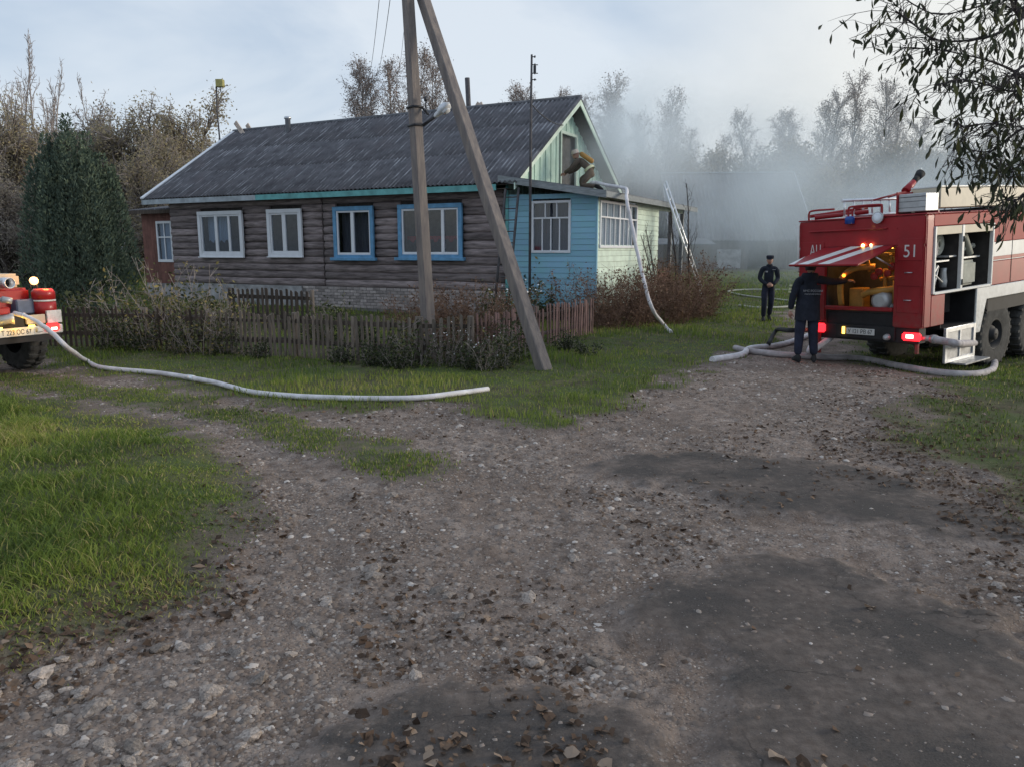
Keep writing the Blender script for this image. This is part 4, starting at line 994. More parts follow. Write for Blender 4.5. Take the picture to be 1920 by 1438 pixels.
    P(MB().tube([(1.0, .42, 1.52), (1.05, .72, 1.92)], .03, 8).tube([(1.05, .6, 1.5), (1.0, .85, 1.9)], .025, 8).tube([(1.0, .45, 1.9), (1.06, .9, 1.62)], .02, 6), 'nozzle', M['silver'])
    P(MB().lathe([(.06, 0), (.07, .1), (.05, .28), (.055, .34)], 12, Matrix.Translation((1.0, 1.05, 1.52))), 'branch_pipe', M['silver'])
    P(MB().box(.78, 1.08, 1.45, 2.1, 1.5, 1.95), 'equipment_box', M['hose_dull'], .05, 3)
    P(MB().box(.77, 1.06, 1.4, 2.25, 1.99, 2.02), 'shelf', M['silver'])
    P(MB().tube([(.95, 1.5, 2.03), (1.0, 1.6, 2.35), (.95, 1.85, 2.4), (1.0, 2.0, 2.05)], .06, 8).tube([(.9, 1.45, 2.1), (.95, 2.2, 2.2)], .05, 8), 'hose_roll', M['hose_dull'])
    # lower locker, hanging step, fender skirt
    P(MB().box(.5, .53, .74, 1.86, .80, 1.43).box(.53, 1.19, 1.84, 1.86, .80, 1.43).box(.53, 1.14, .74, .76, .80, 1.43).box(.53, 1.19, .76, 1.84, .80, .83), 'lower_locker', M['chassis'])
    st = MB(); st.box(1.19, 1.21, .76, 1.86, .20, .82); P(st, 'folding_step', M['silver'], .008)
    rb = MB(); rb.box(1.211, 1.235, .76, .84, .20, .82).box(1.211, 1.235, 1.78, 1.86, .20, .82).box(1.211, 1.235, .84, 1.78, .74, .82).box(1.211, 1.235, .84, 1.78, .20, .27).box(1.211, 1.23, .84, 1.78, .46, .51).box(1.211, 1.23, 1.28, 1.33, .27, .46).box(1.211, 1.23, 1.28, 1.33, .51, .74); P(rb, 'step_rib', M['steel'], .006)
    P(MB().box(1.236, 1.50, .95, 1.86, .175, .205), 'step_tread', M['silver'], .006)
    P(MB().prism([(1.14, 1.865, .62), (1.14, 2.06, .62), (1.14, 2.26, 1.21), (1.14, 5.2, 1.21), (1.14, 5.2, 1.443), (1.14, 1.865, 1.443)], (.075, 0, 0)), 'fender', M['twhite'], .01)
    P(MB().box(.6, 1.13, 1.88, 5.2, 1.25, 1.43), 'inner_arch', M['chassis'])
    # --- pump bay
    P(MB().box(-.66, .72, .95, .98, .9, 2.78).box(-.66, -.62, .06, .95, .9, 2.29).box(.68, .72, .06, .95, .9, 2.29).box(-.62, .68, .06, .95, 1.13, 1.16).box(-.62, .68, .06, .95, 2.29, 2.33), 'pump_bay', M['inside'])
    oc = M['ochre']
    P(MB().tube(smooth_path([(-.38, .15, 1.24), (-.38, .10, 1.55), (-.30, .05, 1.78), (-.08, .08, 1.92), (.2, .25, 1.94)], 6), .055, 10), 'suction_pipe', oc)
    P(MB().tube(smooth_path([(.0, .25, 2.12), (.08, .12, 2.16), (.42, .12, 2.16), (.62, .3, 2.14)], 5), .032, 8).tube([(.12, .12, 2.16), (.12, .2, 1.85)], .028, 8).tube([(.55, .12, 2.16), (.55, .2, 1.85)], .028, 8), 'pipe_frame', oc)
    P(MB().tube(smooth_path([(.10, .05, 1.45), (.22, .02, 1.50), (.4, .06, 1.53), (.62, .2, 1.56)], 5), .06, 10), 'delivery_pipe', oc)
    P(MB().lathe([(.02, 0), (.16, .0), (.18, .05), (.16, .18), (.10, .22)], 20, frame((.42, .22, 1.35), (1, 0, 0), (0, 0, 1), (0, -1, 0))), 'pump_casing', M['silver'])
    P(MB().lathe([(.19, 0), (.2, .12), (.17, .16), (.03, .17)], 18, Matrix.Translation((.47, .3, 1.165))), 'basin', M['silver'])
    P(MB().box(-.30, -.02, .25, .5, 1.165, 1.55), 'control_box', oc, .02)
    for (x, z) in ((.36, 1.86), (.52, 1.83), (.60, 1.95), (.28, 1.78)):
        P(MB().lathe([(.03, 0), (.065, .01), (.065, .05), (.02, .06)], 12, frame((x, .12, z), (1, 0, 0), (0, 0, 1), (0, -1, 0))), 'valve_wheel', M['redlight'])
    P(MB().tube([(.3, .25, 1.72), (.64, .25, 1.75)], .035, 8).tube([(.42, .2, 1.55), (.42, .2, 1.9)], .035, 8).tube([(.62, .15, 1.3), (.62, .15, 1.7)], .03, 8), 'manifold', oc)
    AMB = emit('amber_lamp', (1.0, .42, .06), 7.0)
    P(MB().ball((-.24, -.02, 1.80), .032, 8, 6), 'marker_lamp', emit('orange_lamp', (1.0, .22, .02), 3.5))
    P(MB().box(-.02, .5, .20, .28, 2.255, 2.285), 'bay_lamp', AMB)
    li = bpy.data.lights.new('bay_lamp_light', 'POINT'); li.energy = 4; li.color = (1, .50, .12); li.shadow_soft_size = .06
    lo = bpy.data.objects.new('bay_lamp_light', li); COL.objects.link(lo); lo.parent = t; lo.location = (.25, .35, 2.18)
    P(MB().ball((.12, -.03, 2.33), .028, 8, 6).ball((.27, -.03, 2.335), .02, 8, 6), 'hatch_lamp', emit('hatch_lamp', (1.0, .62, .2), 9.0))
    # hatch swung up over the bay
    a = rad(13); L = 1.13; Hm = frame((0, -.01, 2.285), (1, 0, 0), (0, -math.cos(a), -math.sin(a)), (0, -math.sin(a), math.cos(a)))
    hat = P(MB().box(-.63, .685, 0, L, 0, .035, Hm), 'pump_hatch', M['red'], .008)
    P(MB().box(-.56, .62, .08, L-.07, -.03, -.002, Hm), 'hatch_lining', M['inside'], 0, 1, hat)
    def stripe(x0, w, name='hatch_stripe'):
        sh = -.34
        P(MB().prism([(x0, L-.01, .0365), (x0+w, L-.01, .0365), (x0+w+sh*-1, .02, .0365), (x0+sh*-1, .02, .0365)], (0, 0, .003), Hm), name, M['twhite'], 0, 1, hat)
    stripe(-.44, .20); stripe(-.05, .21)
    P(MB().prism([(-.63, L-.01, .0365), (-.52, L-.01, .0365), (-.63, .62, .0365)], (0, 0, .003), Hm), 'hatch_stripe', M['twhite'], 0, 1, hat)
    P(MB().tube([(.66, -.02, 1.95), Hm @ Vector((.66, .55, -.02))], .014, 6), 'gas_strut', M['steel'])
    # writing
    RX = Matrix.Rotation(rad(90), 4, 'X')
    text('number_51', '51', .30, M['whitetext'], t, Matrix.Translation((.965, -.014, 2.20)) @ RX, .001, 'CENTER', .85)
    text('letters', 'АЦ', .28, M['whitetext'], t, Matrix.Translation((-.83, -.014, 2.25)) @ RX, .001, 'CENTER', .62)
    for x in (-.45, .5): P(MB().tube([(x-.09, -.022, 2.30), (x+.09, -.022, 2.30)], .022, 8), 'hatch_hinge', M['chassis'])
    for x, z in ((.95, 1.85), (-.90, 1.85), (.95, 1.38)): P(MB().tube([(x-.06, -.015, z), (x-.06, -.045, z), (x+.06, -.045, z), (x+.06, -.015, z)], .009, 6), 'panel_handle', M['steel'])
    for x in (-1.17, .715, 1.175):
        for z in (1.1, 1.4, 1.7, 2.0, 2.3, 2.6): P(MB().ball((x, -.004, z), .011, 6, 4, (1, .6, 1)), 'rivet', R_)
    for z in (1.6, 2.35): P(MB().tube([(1.232, 1.25, z-.05), (1.232, 1.25, z+.05)], .014, 6), 'door_latch', M['chassis'])
    for y in (3.2, 4.0, 4.8): P(MB().box(1.203, 1.209, y-.004, y+.004, 1.46, 2.79), 'panel_seam', M['chassis'])
    # --- rear beam, plate, lamps
    P(MB().box(-.95, 1.12, .06, .30, .62, .91).box(-.62, .66, .07, .5, .905, 1.13), 'rear_beam', M['chassis'], .01)
    P(MB().box(-.42, .72, .02, .06, .66, .90), 'beam_plate', M['chassis'], .006)
    pl = P(MB().box(-.18, .36, -.005, .015, .73, .845), 'number_plate', plate_mat('plate_white'), .006)
    text('plate_text', 'У 121 РВ 67', .105, M['blacktext'], pl, Matrix.Translation((.09, -.007, .785)) @ RX, .001, 'CENTER', .85)
    P(MB().box(-.26, -.22, -.01, .02, .73, .86), 'plate_lamp', emit('plate_lamp', (1, .55, .08), 3.0))
    P(MB().lathe([(.05, 0), (.06, .05), (.045, .12), (.0, .12)], 14, frame((.60, .05, .72), (1, 0, 0), (0, 0, 1), (0, -1, 0))), 'outlet', M['silver'])
    RE = emit('red_tail', (1.0, .02, .03), 1.6); HOT = emit('red_tail_core', (1.0, .35, .25), 7.0)
    for x0, x1, z0, z1, hx in ((-.96, -.62, .73, .90, -.85), (.86, 1.18, .68, .82, 1.0)):
        tl = P(MB().box(x0, x1, -.02, .06, z0, z1), 'tail_lamp', RE, .025, 3)
        P(MB().box(hx-.055, hx+.07, -.026, -.018, z0+.05, z1-.03), 'bulb', HOT, 0, 1, tl)
    P(MB().box(-.78, -.72, .0, .05, .33, .72).box(1.05, 1.1, .08, .13, .45, .66), 'bracket', R_)
    P(MB().tube([(1.16, .12, .72), (1.24, .10, .73), (1.34, .10, .73)], .05, 10).tube([(1.30, .10, .73), (1.36, .10, .73)], .065, 10), 'hose_coupling', M['silver'])
    # --- roof gear
    P(MB().lathe([(.085, 0), (.085, .10), (.07, .13), (0, .135)], 14, Matrix.Translation((-.14, -.03, 2.72))), 'blue_beacon', M['bluelens'])
    lm = frame((.40, -.04, 2.80), (1, 0, 0), (0, 0, 1), (0, -1, 0))
    P(MB().lathe([(.04, -.09), (.08, -.04), (.098, .02), (.10, .04)], 18, lm), 'search_lamp', M['steel']); P(MB().lathe([(.092, .035), (.06, .055), (.0, .06)], 18, lm), 'search_lamp_glass', M['lampglass'])
    P(MB().box(.70, 1.16, .04, .46, 2.86, 3.16), 'roof_box', M['silver'], .01)
    P(MB().box(.698, 1.162, .035, .04, 3.10, 3.11).box(.698, 1.162, .035, .04, 3.03, 3.035).box(.698, 1.162, .035, .04, 2.93, 2.935), 'box_rib', M['darksteel'])
    P(MB().box(.68, .70, .0, .5, 2.83, 3.2).box(.70, 1.16, .47, .5, 2.83, 2.86), 'box_bracket', R_)
    P(MB().box(.66, 1.17, .5, 5.4, 2.90, 3.24), 'cream_coaming', M['cream'], .012)
    P(MB().box(.66, 1.178, .5, 5.4, 3.243, 3.27), 'coaming_rail', M['twhite'], .005); P(MB().box(-1.15, 1.14, 2.46, 5.5, 2.805, 2.89), 'roof_panel', M['chassis'])
    P(MB().tube([(-.3, -.04, 3.14), (-.3, 4.2, 3.17)], .028, 8), 'ladder_rail', M['alu']); P(MB().tube([(-.3, .05, 2.86), (-.3, 4.2, 2.89)], .025, 8), 'ladder_rail', M['alu'])
    for i in range(14): P(MB().tube([(-.3, .06+.3*i, 2.87+.002*i), (-.3, .04+.3*i, 3.13)], .018, 6), 'ladder_rung', M['alu'])
    for x in (-1.0, -.12):
        P(MB().tube(smooth_path([(x, .02, 2.83), (x, .02, 2.95), (x+.08, .03, 3.0), (x+.5, .05, 3.0)], 4), .018, 8), 'roof_rail', R_)
    P(MB().tube(smooth_path([(-.2, .02, 2.83), (-.2, .02, 2.98), (-.12, .02, 3.02), (.36, .02, 3.02), (.42, .02, 2.98), (.42, .02, 2.83)], 4), .018, 8), 'roof_rail', R_)
    P(MB().tube([(-1.0, .05, 2.9), (-.3, .8, 3.0)], .03, 8).tube([(-.9, .05, 2.87), (-.1, .5, 2.92)], .04, 8), 'suction_hose', R_)
    # water monitor
    mo = MB(); mo.tube([(.35, .94, 2.83), (.35, .94, 3.22)], .06, 10).tube([(.35, .9, 3.24), (.35, 1.16, 3.40)], [.075, .055], 10); P(mo, 'monitor', R_, 0)
    P(MB().tube([(.35, 1.14, 3.385), (.35, 1.30, 3.49)], .055, 10).tube([(.35, 1.28, 3.475), (.35, 1.40, 3.555)], [.06, .085], 12), 'monitor_nozzle', M['black'])
    P(MB().tube([(.35, .92, 3.24), (.34, -.1, 3.10)], .016, 6).tube([(.38, .92, 3.24), (.37, .3, 3.14)], .014, 6), 'monitor_lever', R_)
    # --- chassis, wheels, cab (mostly outside the picture)
    P(MB().box(-.45, -.30, .3, 8.6, .72, .92).box(.30, .45, .3, 8.6, .72, .92), 'frame_rail', M['chassis'])
    P(MB().tube([(-.95, 2.9, .5), (.95, 2.9, .5)], .09, 10).tube([(-.95, 4.5, .52), (.95, 4.5, .52)], .09, 10).tube([(-.95, 7.4, .52), (.95, 7.4, .52)], .08, 10).ball((0, 2.9, .5), .2, 12, 8).ball((0, 4.5, .52), .2, 12, 8), 'axle', M['chassis'])
    P(MB().box(-1.13, 1.14, 2.47, 5.5, .95, 1.40), 'tank', M['chassis'])
    for y, z in ((2.9, .48), (4.5, .50), (7.4, .52)):
        wheel(t, .95, y, z, .655, .38, 1); wheel(t, -.95, y, z, .655, .38, -1)
    P(MB().prism([(-1.15, 5.6, 1.1), (-1.15, 7.0, 1.1), (-1.15, 7.0, 1.75), (-1.15, 6.85, 2.55), (-1.15, 5.6, 2.6)], (2.3, 0, 0)), 'cab', R_, .05, 2)
    for x in (-1.153, 1.147): P(MB().prism([(x, 5.8, 1.8), (x, 6.85, 1.8), (x, 6.72, 2.4), (x, 5.8, 2.42)], (.006, 0, 0)), 'cab_window', M['glass'])
    P(MB().box(-1.0, 1.0, 7.003, 7.01, 1.8, 2.4), 'windscreen', M['glass'])
    P(MB().prism([(-.62, 7.0, 1.0), (-.62, 8.5, 1.0), (-.62, 8.5, 1.55), (-.62, 7.0, 1.7)], (1.24, 0, 0)), 'bonnet', R_, .05, 2)
    for s in (-1, 1): P(MB().prism([(s*.65, 6.7, 1.12), (s*.65, 7.0, 1.32), (s*.65, 8.0, 1.32), (s*.65, 8.4, 1.1), (s*.65, 8.4, 1.05), (s*.65, 8.0, 1.22), (s*.65, 7.0, 1.22), (s*.65, 6.75, 1.05)], (s*.5, 0, 0)), 'front_fender', M['twhite'], .01)
    P(MB().box(-1.1, 1.1, 8.55, 8.7, .62, .82), 'front_bumper', M['twhite'], .02)
    return t
ENGINE = build_engine()

def build_tender():
    h = Vector((-.894, .447, 0)).normalized(); r = Vector((.447, .894, 0)).normalized()
    t = empty('fire_tender', (0, 0, 0), 0, 'small red fire tender with rear pump, yellow plate and glowing amber lamp', 'fire engine')
    O = Vector((-7.80, 11.40, 0)); O.z = float(height(-8, 12))
    t.matrix_world = frame(O, r, h, (0, 0, 1))
    P = lambda mb, n, m, bev=0.0, seg=1, par=t: mb.build(n, m, par, bev, seg)
    RX = Matrix.Rotation(rad(90), 4, 'X'); R_ = mat('tender_red', (0.36, 0.018, 0.018), .35, var=.12, scale=2, coat=.2)
    P(MB().box(-1.1, 1.1, 0, .08, .62, .755), 'bumper', M['twhite'], .01)
    P(MB().box(-1.0, 1.06, .02, .10, .52, .615), 'under_beam', M['chassis'])
    pl = P(MB().box(.08, .62, -.014, -.002, .625, .75), 'number_plate', plate_mat('plate_white_2'), .005)
    text('plate_text', 'Т 223 ОС 67', .105, M['blacktext'], pl, Matrix.Translation((.35, -.016, .683)) @ RX, .001, 'CENTER', .8)
    P(MB().box(.06, .13, -.05, -.016, .755, .785).box(.54, .62, -.05, -.016, .755, .785), 'plate_lamp', emit('plate_amber', (1, .62, .08), 4.0))
    pli = bpy.data.lights.new('plate_light', 'POINT'); pli.energy = 1.1; pli.color = (1, .52, .06); pli.shadow_soft_size = .03
    po = bpy.data.objects.new('plate_light', pli); COL.objects.link(po); po.parent = t; po.location = (.34, -.14, .80)
    tl = P(MB().box(.80, 1.03, -.05, .0, .655, .79), 'tail_lamp', emit('tender_tail', (1, .03, .03), .9), .025, 3)
    P(MB().box(.88, .97, -.056, -.048, .68, .72), 'bulb', emit('tender_tail_core', (1, .45, .3), 5), 0, 1, tl)
    P(MB().box(.66, .76, -.03, .0, .66, .73), 'reflector', M['silver'], .01)
    P(MB().box(.56, .86, .05, .09, .79, .93), 'white_board', M['cream'], .006); P(MB().box(.9, 1.14, .06, .10, .78, .98), 'white_board', M['twhite'], .006)
    P(MB().box(-1.0, .55, .09, .4, .76, .93), 'pump_tray', M['chassis'])
    P(MB().prism([(.58, .3, .93), (1.05, .3, .93), (1.05, .3, 1.0), (.95, .3, 1.16), (.58, .3, 1.16)], (0, 1.2, 0)), 'mudguard', mat('mudguard_blue', (.10, .13, .2), .5), .02)
    P(MB().box(-1.05, .90, .45, 1.1, .97, 1.34), 'rear_body', R_, .04, 3)
    P(MB().box(-1.05, .3, .36, .44, 1.36, 1.40), 'rear_rail', R_, .01)
    P(MB().lathe([(.0, .96), (.14, .96), (.17, 1.0), (.17, 1.17), (.155, 1.175), (.155, 1.21), (.17, 1.215), (.17, 1.33), (.13, 1.38), (.0, 1.385)], 20, Matrix.Translation((1.02, .30, -.06)), cap=False), 'corner_canister', R_)
    P(MB().lathe([(.158, 1.178), (.172, 1.18), (.172, 1.205), (.158, 1.207)], 20, Matrix.Translation((1.02, .30, -.06)), cap=False), 'canister_band', M['twhite'])
    P(MB().box(-1.0, .92, .7, 5.0, 1.345, 1.56), 'pump_housing', M['cream'], .04, 2)
    for x in (-.2, .18, .52):
        Fy = frame((x, .50, 1.43), (1, 0, 0), (0, 0, 1), (0, -1, 0))
        P(MB().lathe([(.075, 0), (.085, 0), (.085, .2), (.075, .2), (.075, 0)], 18, Fy, cap=False), 'suction_hose_end', M['alu']); P(MB().lathe([(.0, .05), (.075, .05)], 18, Fy, cap=False), 'hose_bore', M['black'])
    for k, (x, z) in enumerate(((.1, 1.62), (.3, 1.58), (-.1, 1.58), (.2, 1.72))):
        P(MB().tube([(x, .55, z), (x, 2.6, z)], .085, 12), 'suction_hose', M['black'])
    # grey pump with valves and outlets
    si = M['silver']
    P(MB().lathe([(.0, 0), (.18, .0), (.2, .06), (.18, .2), (.12, .26)], 20, frame((-.05, .30, .98), (1, 0, 0), (0, 0, 1), (0, -1, 0)), cap=False), 'pump_casing', si)
    P(MB().tube([(.0, .12, .86), (.3, .06, .90), (.36, .02, .90)], [.075, .08, .09], 12), 'pump_outlet', si)
    P(MB().tube([(-.1, .1, 1.04), (-.1, .05, 1.35)], .05, 10).tube([(.02, .15, 1.18), (.3, .05, 1.2)], .035, 8).tube([(-.25, .1, 1.1), (.15, .02, 1.12)], .045, 8).ball((.08, .05, 1.1), .09, 12, 8), 'pump_manifold', si)
    P(MB().lathe([(.03, 0), (.08, .01), (.08, .03), (.03, .04)], 14, frame((.02, -.02, 1.02), (1, 0, 0), (0, 0, 1), (0, -1, 0))), 'gauge', M['lampglass'])
    P(MB().box(.14, .32, .02, .12, .97, 1.08), 'valve_block', R_, .02)
    P(MB().tube([(.22, .05, 1.20), (.34, .0, 1.17)], .05, 10), 'hose_coupling', si)
    # amber lamp on its bracket
    P(MB().tube([(.86, .35, 1.30), (.86, .35, 1.45)], .012, 6).tube([(.96, .35, 1.30), (.96, .35, 1.45)], .012, 6), 'lamp_bracket', M['darksteel'])
    P(MB().ball((.91, .33, 1.45), .065, 14, 10), 'amber_lamp', emit('amber_beacon', (1.0, .46, .18), 2.6))
    li = bpy.data.lights.new('amber_lamp_light', 'POINT'); li.energy = 6; li.color = (1, .48, .14); li.shadow_soft_size = .1
    lo = bpy.data.objects.new('amber_lamp_light', li); COL.objects.link(lo); lo.parent = t; lo.location = (1.06, .2, 1.50)
    wheel(t, .96, .92, .50, .5, .30, 1, .24, 22); wheel(t, -.78, .92, .50, .5, .30, -1, .24, 22); wheel(t, .78, 4.3, .50, .5, .30, 1, .24, 22); wheel(t, -.78, 4.3, .50, .5, .30, -1, .24, 22)
    P(MB().tube([(-.7, .92, .5), (.9, .92, .5)], .07, 8).tube([(-.7, 4.3, .5), (.7, 4.3, .5)], .07, 8).box(-.4, -.3, .1, 5.5, .6, .75).box(.3, .4, .1, 5.5, .6, .75), 'axle', M['chassis'])
    P(MB().box(-1.05, 1.05, 1.6, 3.4, .9, 1.42), 'side_body', R_, .03, 2)
    P(MB().prism([(-1.0, 3.45, .8), (-1.0, 5.4, .8), (-1.0, 5.4, 1.3), (-1.0, 4.75, 1.4), (-1.0, 4.45, 2.05), (-1.0, 3.45, 2.1)], (2.0, 0, 0)), 'cab', R_, .05, 2)
    for x in (-1.004, .998): P(MB().prism([(x, 3.6, 1.45), (x, 4.6, 1.45), (x, 4.38, 1.98), (x, 3.6, 2.0)], (.006, 0, 0)), 'cab_window', M['glass'])
    return t
TENDER = build_tender()
# ------------------------------------------------------------------ hoses and ladders
def hose(name, pts, r, mt, label, k=8, flat_=None):
    o = Vector(pts[0]); e = empty(name, o, 0, label, 'hose')
    P = smooth_path(pts, k); P = [p+Vector((0.004*math.sin(i*1.3), 0.004*math.cos(i*.9), 0)) if 0 < i < len(P)-1 else p for i, p in enumerate(P)]
    MB().tube([p-o for p in P], r, 10).build('hose_line', mt, e)
    return e, [p-o for p in P]
def G(px, py, dz=.045): return gp(px, py) + Vector((0, 0, dz))
def build_hoses():
    tm = TENDER.matrix_world
    h, P = hose('fire_hose', [atY(26, 588, 11.75), atY(48, 594, 11.72), atY(72, 606, 11.70), atY(98, 625, 11.70), atY(126, 652, 11.72), G(162, 681), G(195, 695), G(300, 705), G(400, 722), G(470, 740), G(560, 749), G(680, 753), G(780, 752), G(850, 744), G(915, 732, .02)], .037, M['hose'], 'long white fire hose running from the small tender across the lawn edge')
    for i in (6, 60):
        MB().tube([P[i], P[i+1]], .045, 10).build('coupling', M['alu'], h)
    em = ENGINE.matrix_world
    h, P = hose('fire_hose', [em @ Vector((1.33, .10, .73)), em @ Vector((1.60, .02, .71)), atY(1800, 645, 12.35), G(1845, 664, .2), G(1864, 690, .05), G(1835, 706), G(1760, 704), G(1680, 690), G(1620, 678), G(1540, 674), G(1460, 669), G(1400, 662), G(1378, 657)], .062, M['hose_grey'], 'thick pale grey hose looping out of the rear of the big fire engine')
    MB().tube([P[0], P[2]], .075, 10).build('coupling', M['silver'], h)
    hose('fire_hose', [G(1335, 678, .03), G(1390, 670), G(1406, 658), G(1450, 653), G(1480, 646), G(1530, 630), em @ Vector((-.9, -.02, .60)) + Vector((0, 0, -.25)), em @ Vector((-.6, .2, .62))], .06, M['hose'], 'white hose bending past the standing officer to the left rear of the engine')
    hose('fire_hose', [G(1440, 655, .1), G(1455, 640, .25), atY(1480, 620, 14.4), em @ Vector((-1.0, .05, .75))], .045, M['black'], 'short dark suction hose rising from the white hose behind the officer')
    rw = HW(3.0, 2.55, 3.53)
    h, P = hose('fire_hose', [G(1258, 626, .03), G(1245, 616, .08), atY(1221, 575, 18.7), atY(1201, 500, 19.3), atY(1184, 420, 19.8), atY(1175, 375, 20.1), HW(3.19, 1.0, 3.54), HW(3.0, 1.15, 3.62), HW(2.4, 1.6, 3.74), HW(1.9, 2.1, 3.86), HW(1.5, 2.6, 3.92)], .046, M['hose'], 'pale hose climbing from the lawn over the porch eave to the roof')
    hose('fire_hose', [G(1600, 566, .03), G(1530, 548, .03), G(1420, 545, .03), G(1372, 547, .03), G(1368, 550, .03), G(1400, 557, .03), G(1480, 566, .03), G(1560, 572, .03)], .035, M['hose_dull'], 'dull hose doubled back in a narrow loop on the far grass')
    hose('fire_hose', [G(1385, 575, .03), G(1420, 579, .03), G(1470, 578, .03), G(1520, 572, .03), G(1580, 566, .03)], .035, M['hose_dull'], 'dull hose lying across the grass behind the walking officer')
build_hoses()
def build_ladders():
    e0 = gp(1331, 575); e1 = gp(1318, 577); tp = HW(3.17, 4.55, 3.98)
    foot = (e0+e1)/2
    l = empty('metal_ladder', foot, 0, 'aluminium ladder leaning on the porch eave above the brown bush', 'ladder')
    ax = (tp-foot); side = Vector(HW(0, 1, 0)-HW(0, 0, 0)).normalized(); side = (side - ax.normalized()*side.dot(ax.normalized())).normalized()
    w = .2
    for s in (-1, 1): MB().tube([side*s*w, ax+side*s*w*.85], .034, 8).build('rail', M['alu'], l)
    for i in range(13):
        t = (i+.6)/13.2; MB().tube([ax*t-side*w, ax*t+side*w], .016, 6).build('rung', M['alu'], l)
    for s in (-1, 1): MB().box(-.03, .03, -.04, .04, -.03, .03).build('foot', M['black'], l, loc=side*s*w)
    # dark ladder leaning on the corner of the porch
    a0, a1 = HW(.10, -.85, .1), HW(.52, -.85, .1); b0, b1 = HW(.22, -.36, 3.6), HW(.62, -.36, 3.6)
    l = empty('wooden_ladder', a0, 0, 'dark narrow ladder leaning on the blue porch beside the log wall', 'ladder')
    for a, b in ((a0, b0), (a1, b1)): MB().tube([a-a0, b-a0], .035, 8).build('rail', M['rust'], l)
    for i in range(11):
        t = (i+.7)/11.5; MB().tube([a0+(b0-a0)*t-a0, a1+(b1-a1)*t-a0], .016, 6).build('rung', M['rust'], l)
build_ladders()
# ------------------------------------------------------------------ people
def skin_mesh(J, E, root, name, levels=2):
    """J: name -> (x,y,z,rx,ry); E: edges; one continuous skinned surface"""
    keys = list(J); me = bpy.data.meshes.new(name); me.from_pydata([J[k][:3] for k in keys], [(keys.index(a), keys.index(b)) for a, b in E], [])
    o = bpy.data.objects.new(name, me); COL.objects.link(o)
    sk = o.modifiers.new('skin', 'SKIN'); sk.use_smooth_shade = True; sk.branch_smoothing = 0.6
    if not me.skin_vertices: me.skin_vertices.new() if hasattr(me.skin_vertices, 'new') else None
    lay = me.skin_vertices[0].data
    for i, k in enumerate(keys): lay[i].radius = (J[k][3], J[k][4]); lay[i].use_root = (k == root)
    s = o.modifiers.new('sub', 'SUBSURF'); s.levels = levels; s.render_levels = levels
    bpy.context.view_layer.update()
    r = bpy.data.meshes.new_from_object(o.evaluated_get(bpy.context.evaluated_depsgraph_get()))
    bpy.data.objects.remove(o); return r

def head_mb(mb, c, fwd, tilt=0.0, s=1.0):
    """head with jaw, nose, ears, eyes, mouth; materials 0 skin 1 lips 2 eye"""
    y = Vector(fwd).normalized(); z = Vector((0, 0, 1)); x = y.cross(z).normalized(); z = x.cross(y)
    R = frame(c, x, y, z) @ Matrix.Rotation(tilt, 4, 'X') @ Matrix.Scale(s, 4)
    n, m = 18, 14; vs = []
    for i in range(m+1):
        a = math.pi*i/m; zz = -math.cos(a)
        for k in range(n):
            b = 2*math.pi*k/n; px, py = math.sin(a)*math.sin(b), math.sin(a)*math.cos(b)
            w = .076*(1-.22*max(0, -zz)**1.5); dd = .098*(1-.10*max(0, -zz))
            X, Y, Z = px*w, py*dd+(.012 if zz < -.2 and py > 0 else 0), zz*.122
            if py > .9 and -.35 < zz < .12 and abs(px) < .35: Y += .022*(1-abs(px)/.35)*(1 if zz < -.1 else .5)
            vs.append((X, Y, Z))
    mb.mi = 0; mb.add(vs, [(i*n+k, i*n+(k+1) % n, (i+1)*n+(k+1) % n, (i+1)*n+k) for i in range(m) for k in range(n)], True, R)
    mb.ball((0, .104, -.018), .014, 8, 6, (.8, 1, 1.4), R)
    for sd in (-1, 1): mb.ball((sd*.076, -.008, -.005), .028, 8, 6, (.35, .7, 1.1), R)
    mb.mi = 2
    for sd in (-1, 1): mb.ball((sd*.031, .083, .008), .011, 8, 6, (1.2, .8, .8), R)
    mb.mi = 1; mb.ball((0, .094, -.058), .02, 8, 6, (1.2, .4, .35), R); mb.mi = 0
    return R

def hand_mb(mb, wrist, dirv, palm, s=1.0, curl=.5, thumb=1):
    """palm and five bent fingers; dirv along the fingers, palm = palm normal"""
    d = Vector(dirv).normalized(); p = Vector(palm); p = (p-d*p.dot(d)).normalized(); w = d.cross(p)
    F = frame(wrist, w, d, p) @ Matrix.Scale(s, 4)
    mb.add([(-.026, 0, -.014), (.026, 0, -.014), (.026, 0, .014), (-.026, 0, .014), (-.042, .085, -.011), (.042, .09, -.011), (.042, .09, .012), (-.042, .085, .012), (-.038, .04, -.016), (.038, .04, -.016), (.038, .04, .017), (-.038, .04, .017)],
           [(0, 1, 2, 3), (7, 6, 5, 4), (0, 8, 9, 1), (8, 4, 5, 9), (1, 9, 10, 2), (9, 5, 6, 10), (2, 10, 11, 3), (10, 6, 7, 11), (3, 11, 8, 0), (11, 7, 4, 8)], True, F)
    for i, (x, L) in enumerate(((-.033, .058), (-.011, .072), (.011, .076), (.033, .068))):
        pts = [(x, .075, 0)]; a = curl*.5; q = Vector(pts[0])
        for f in (.42, .32, .26):
            q = q + Vector((0, math.cos(a), math.sin(a)))*L*f*1.05; pts.append(tuple(q)); a += curl*.8
        mb.tube([F @ Vector(v) for v in pts], [.0105*s, .0098*s, .009*s, .0065*s], 7)
    mb.tube([F @ Vector(v) for v in ((thumb*.03, .02, .0), (thumb*.058, .045, .012), (thumb*.062, .075, .026), (thumb*.055, .095, .034))], [.014*s, .0125*s, .011*s, .007*s], 7)

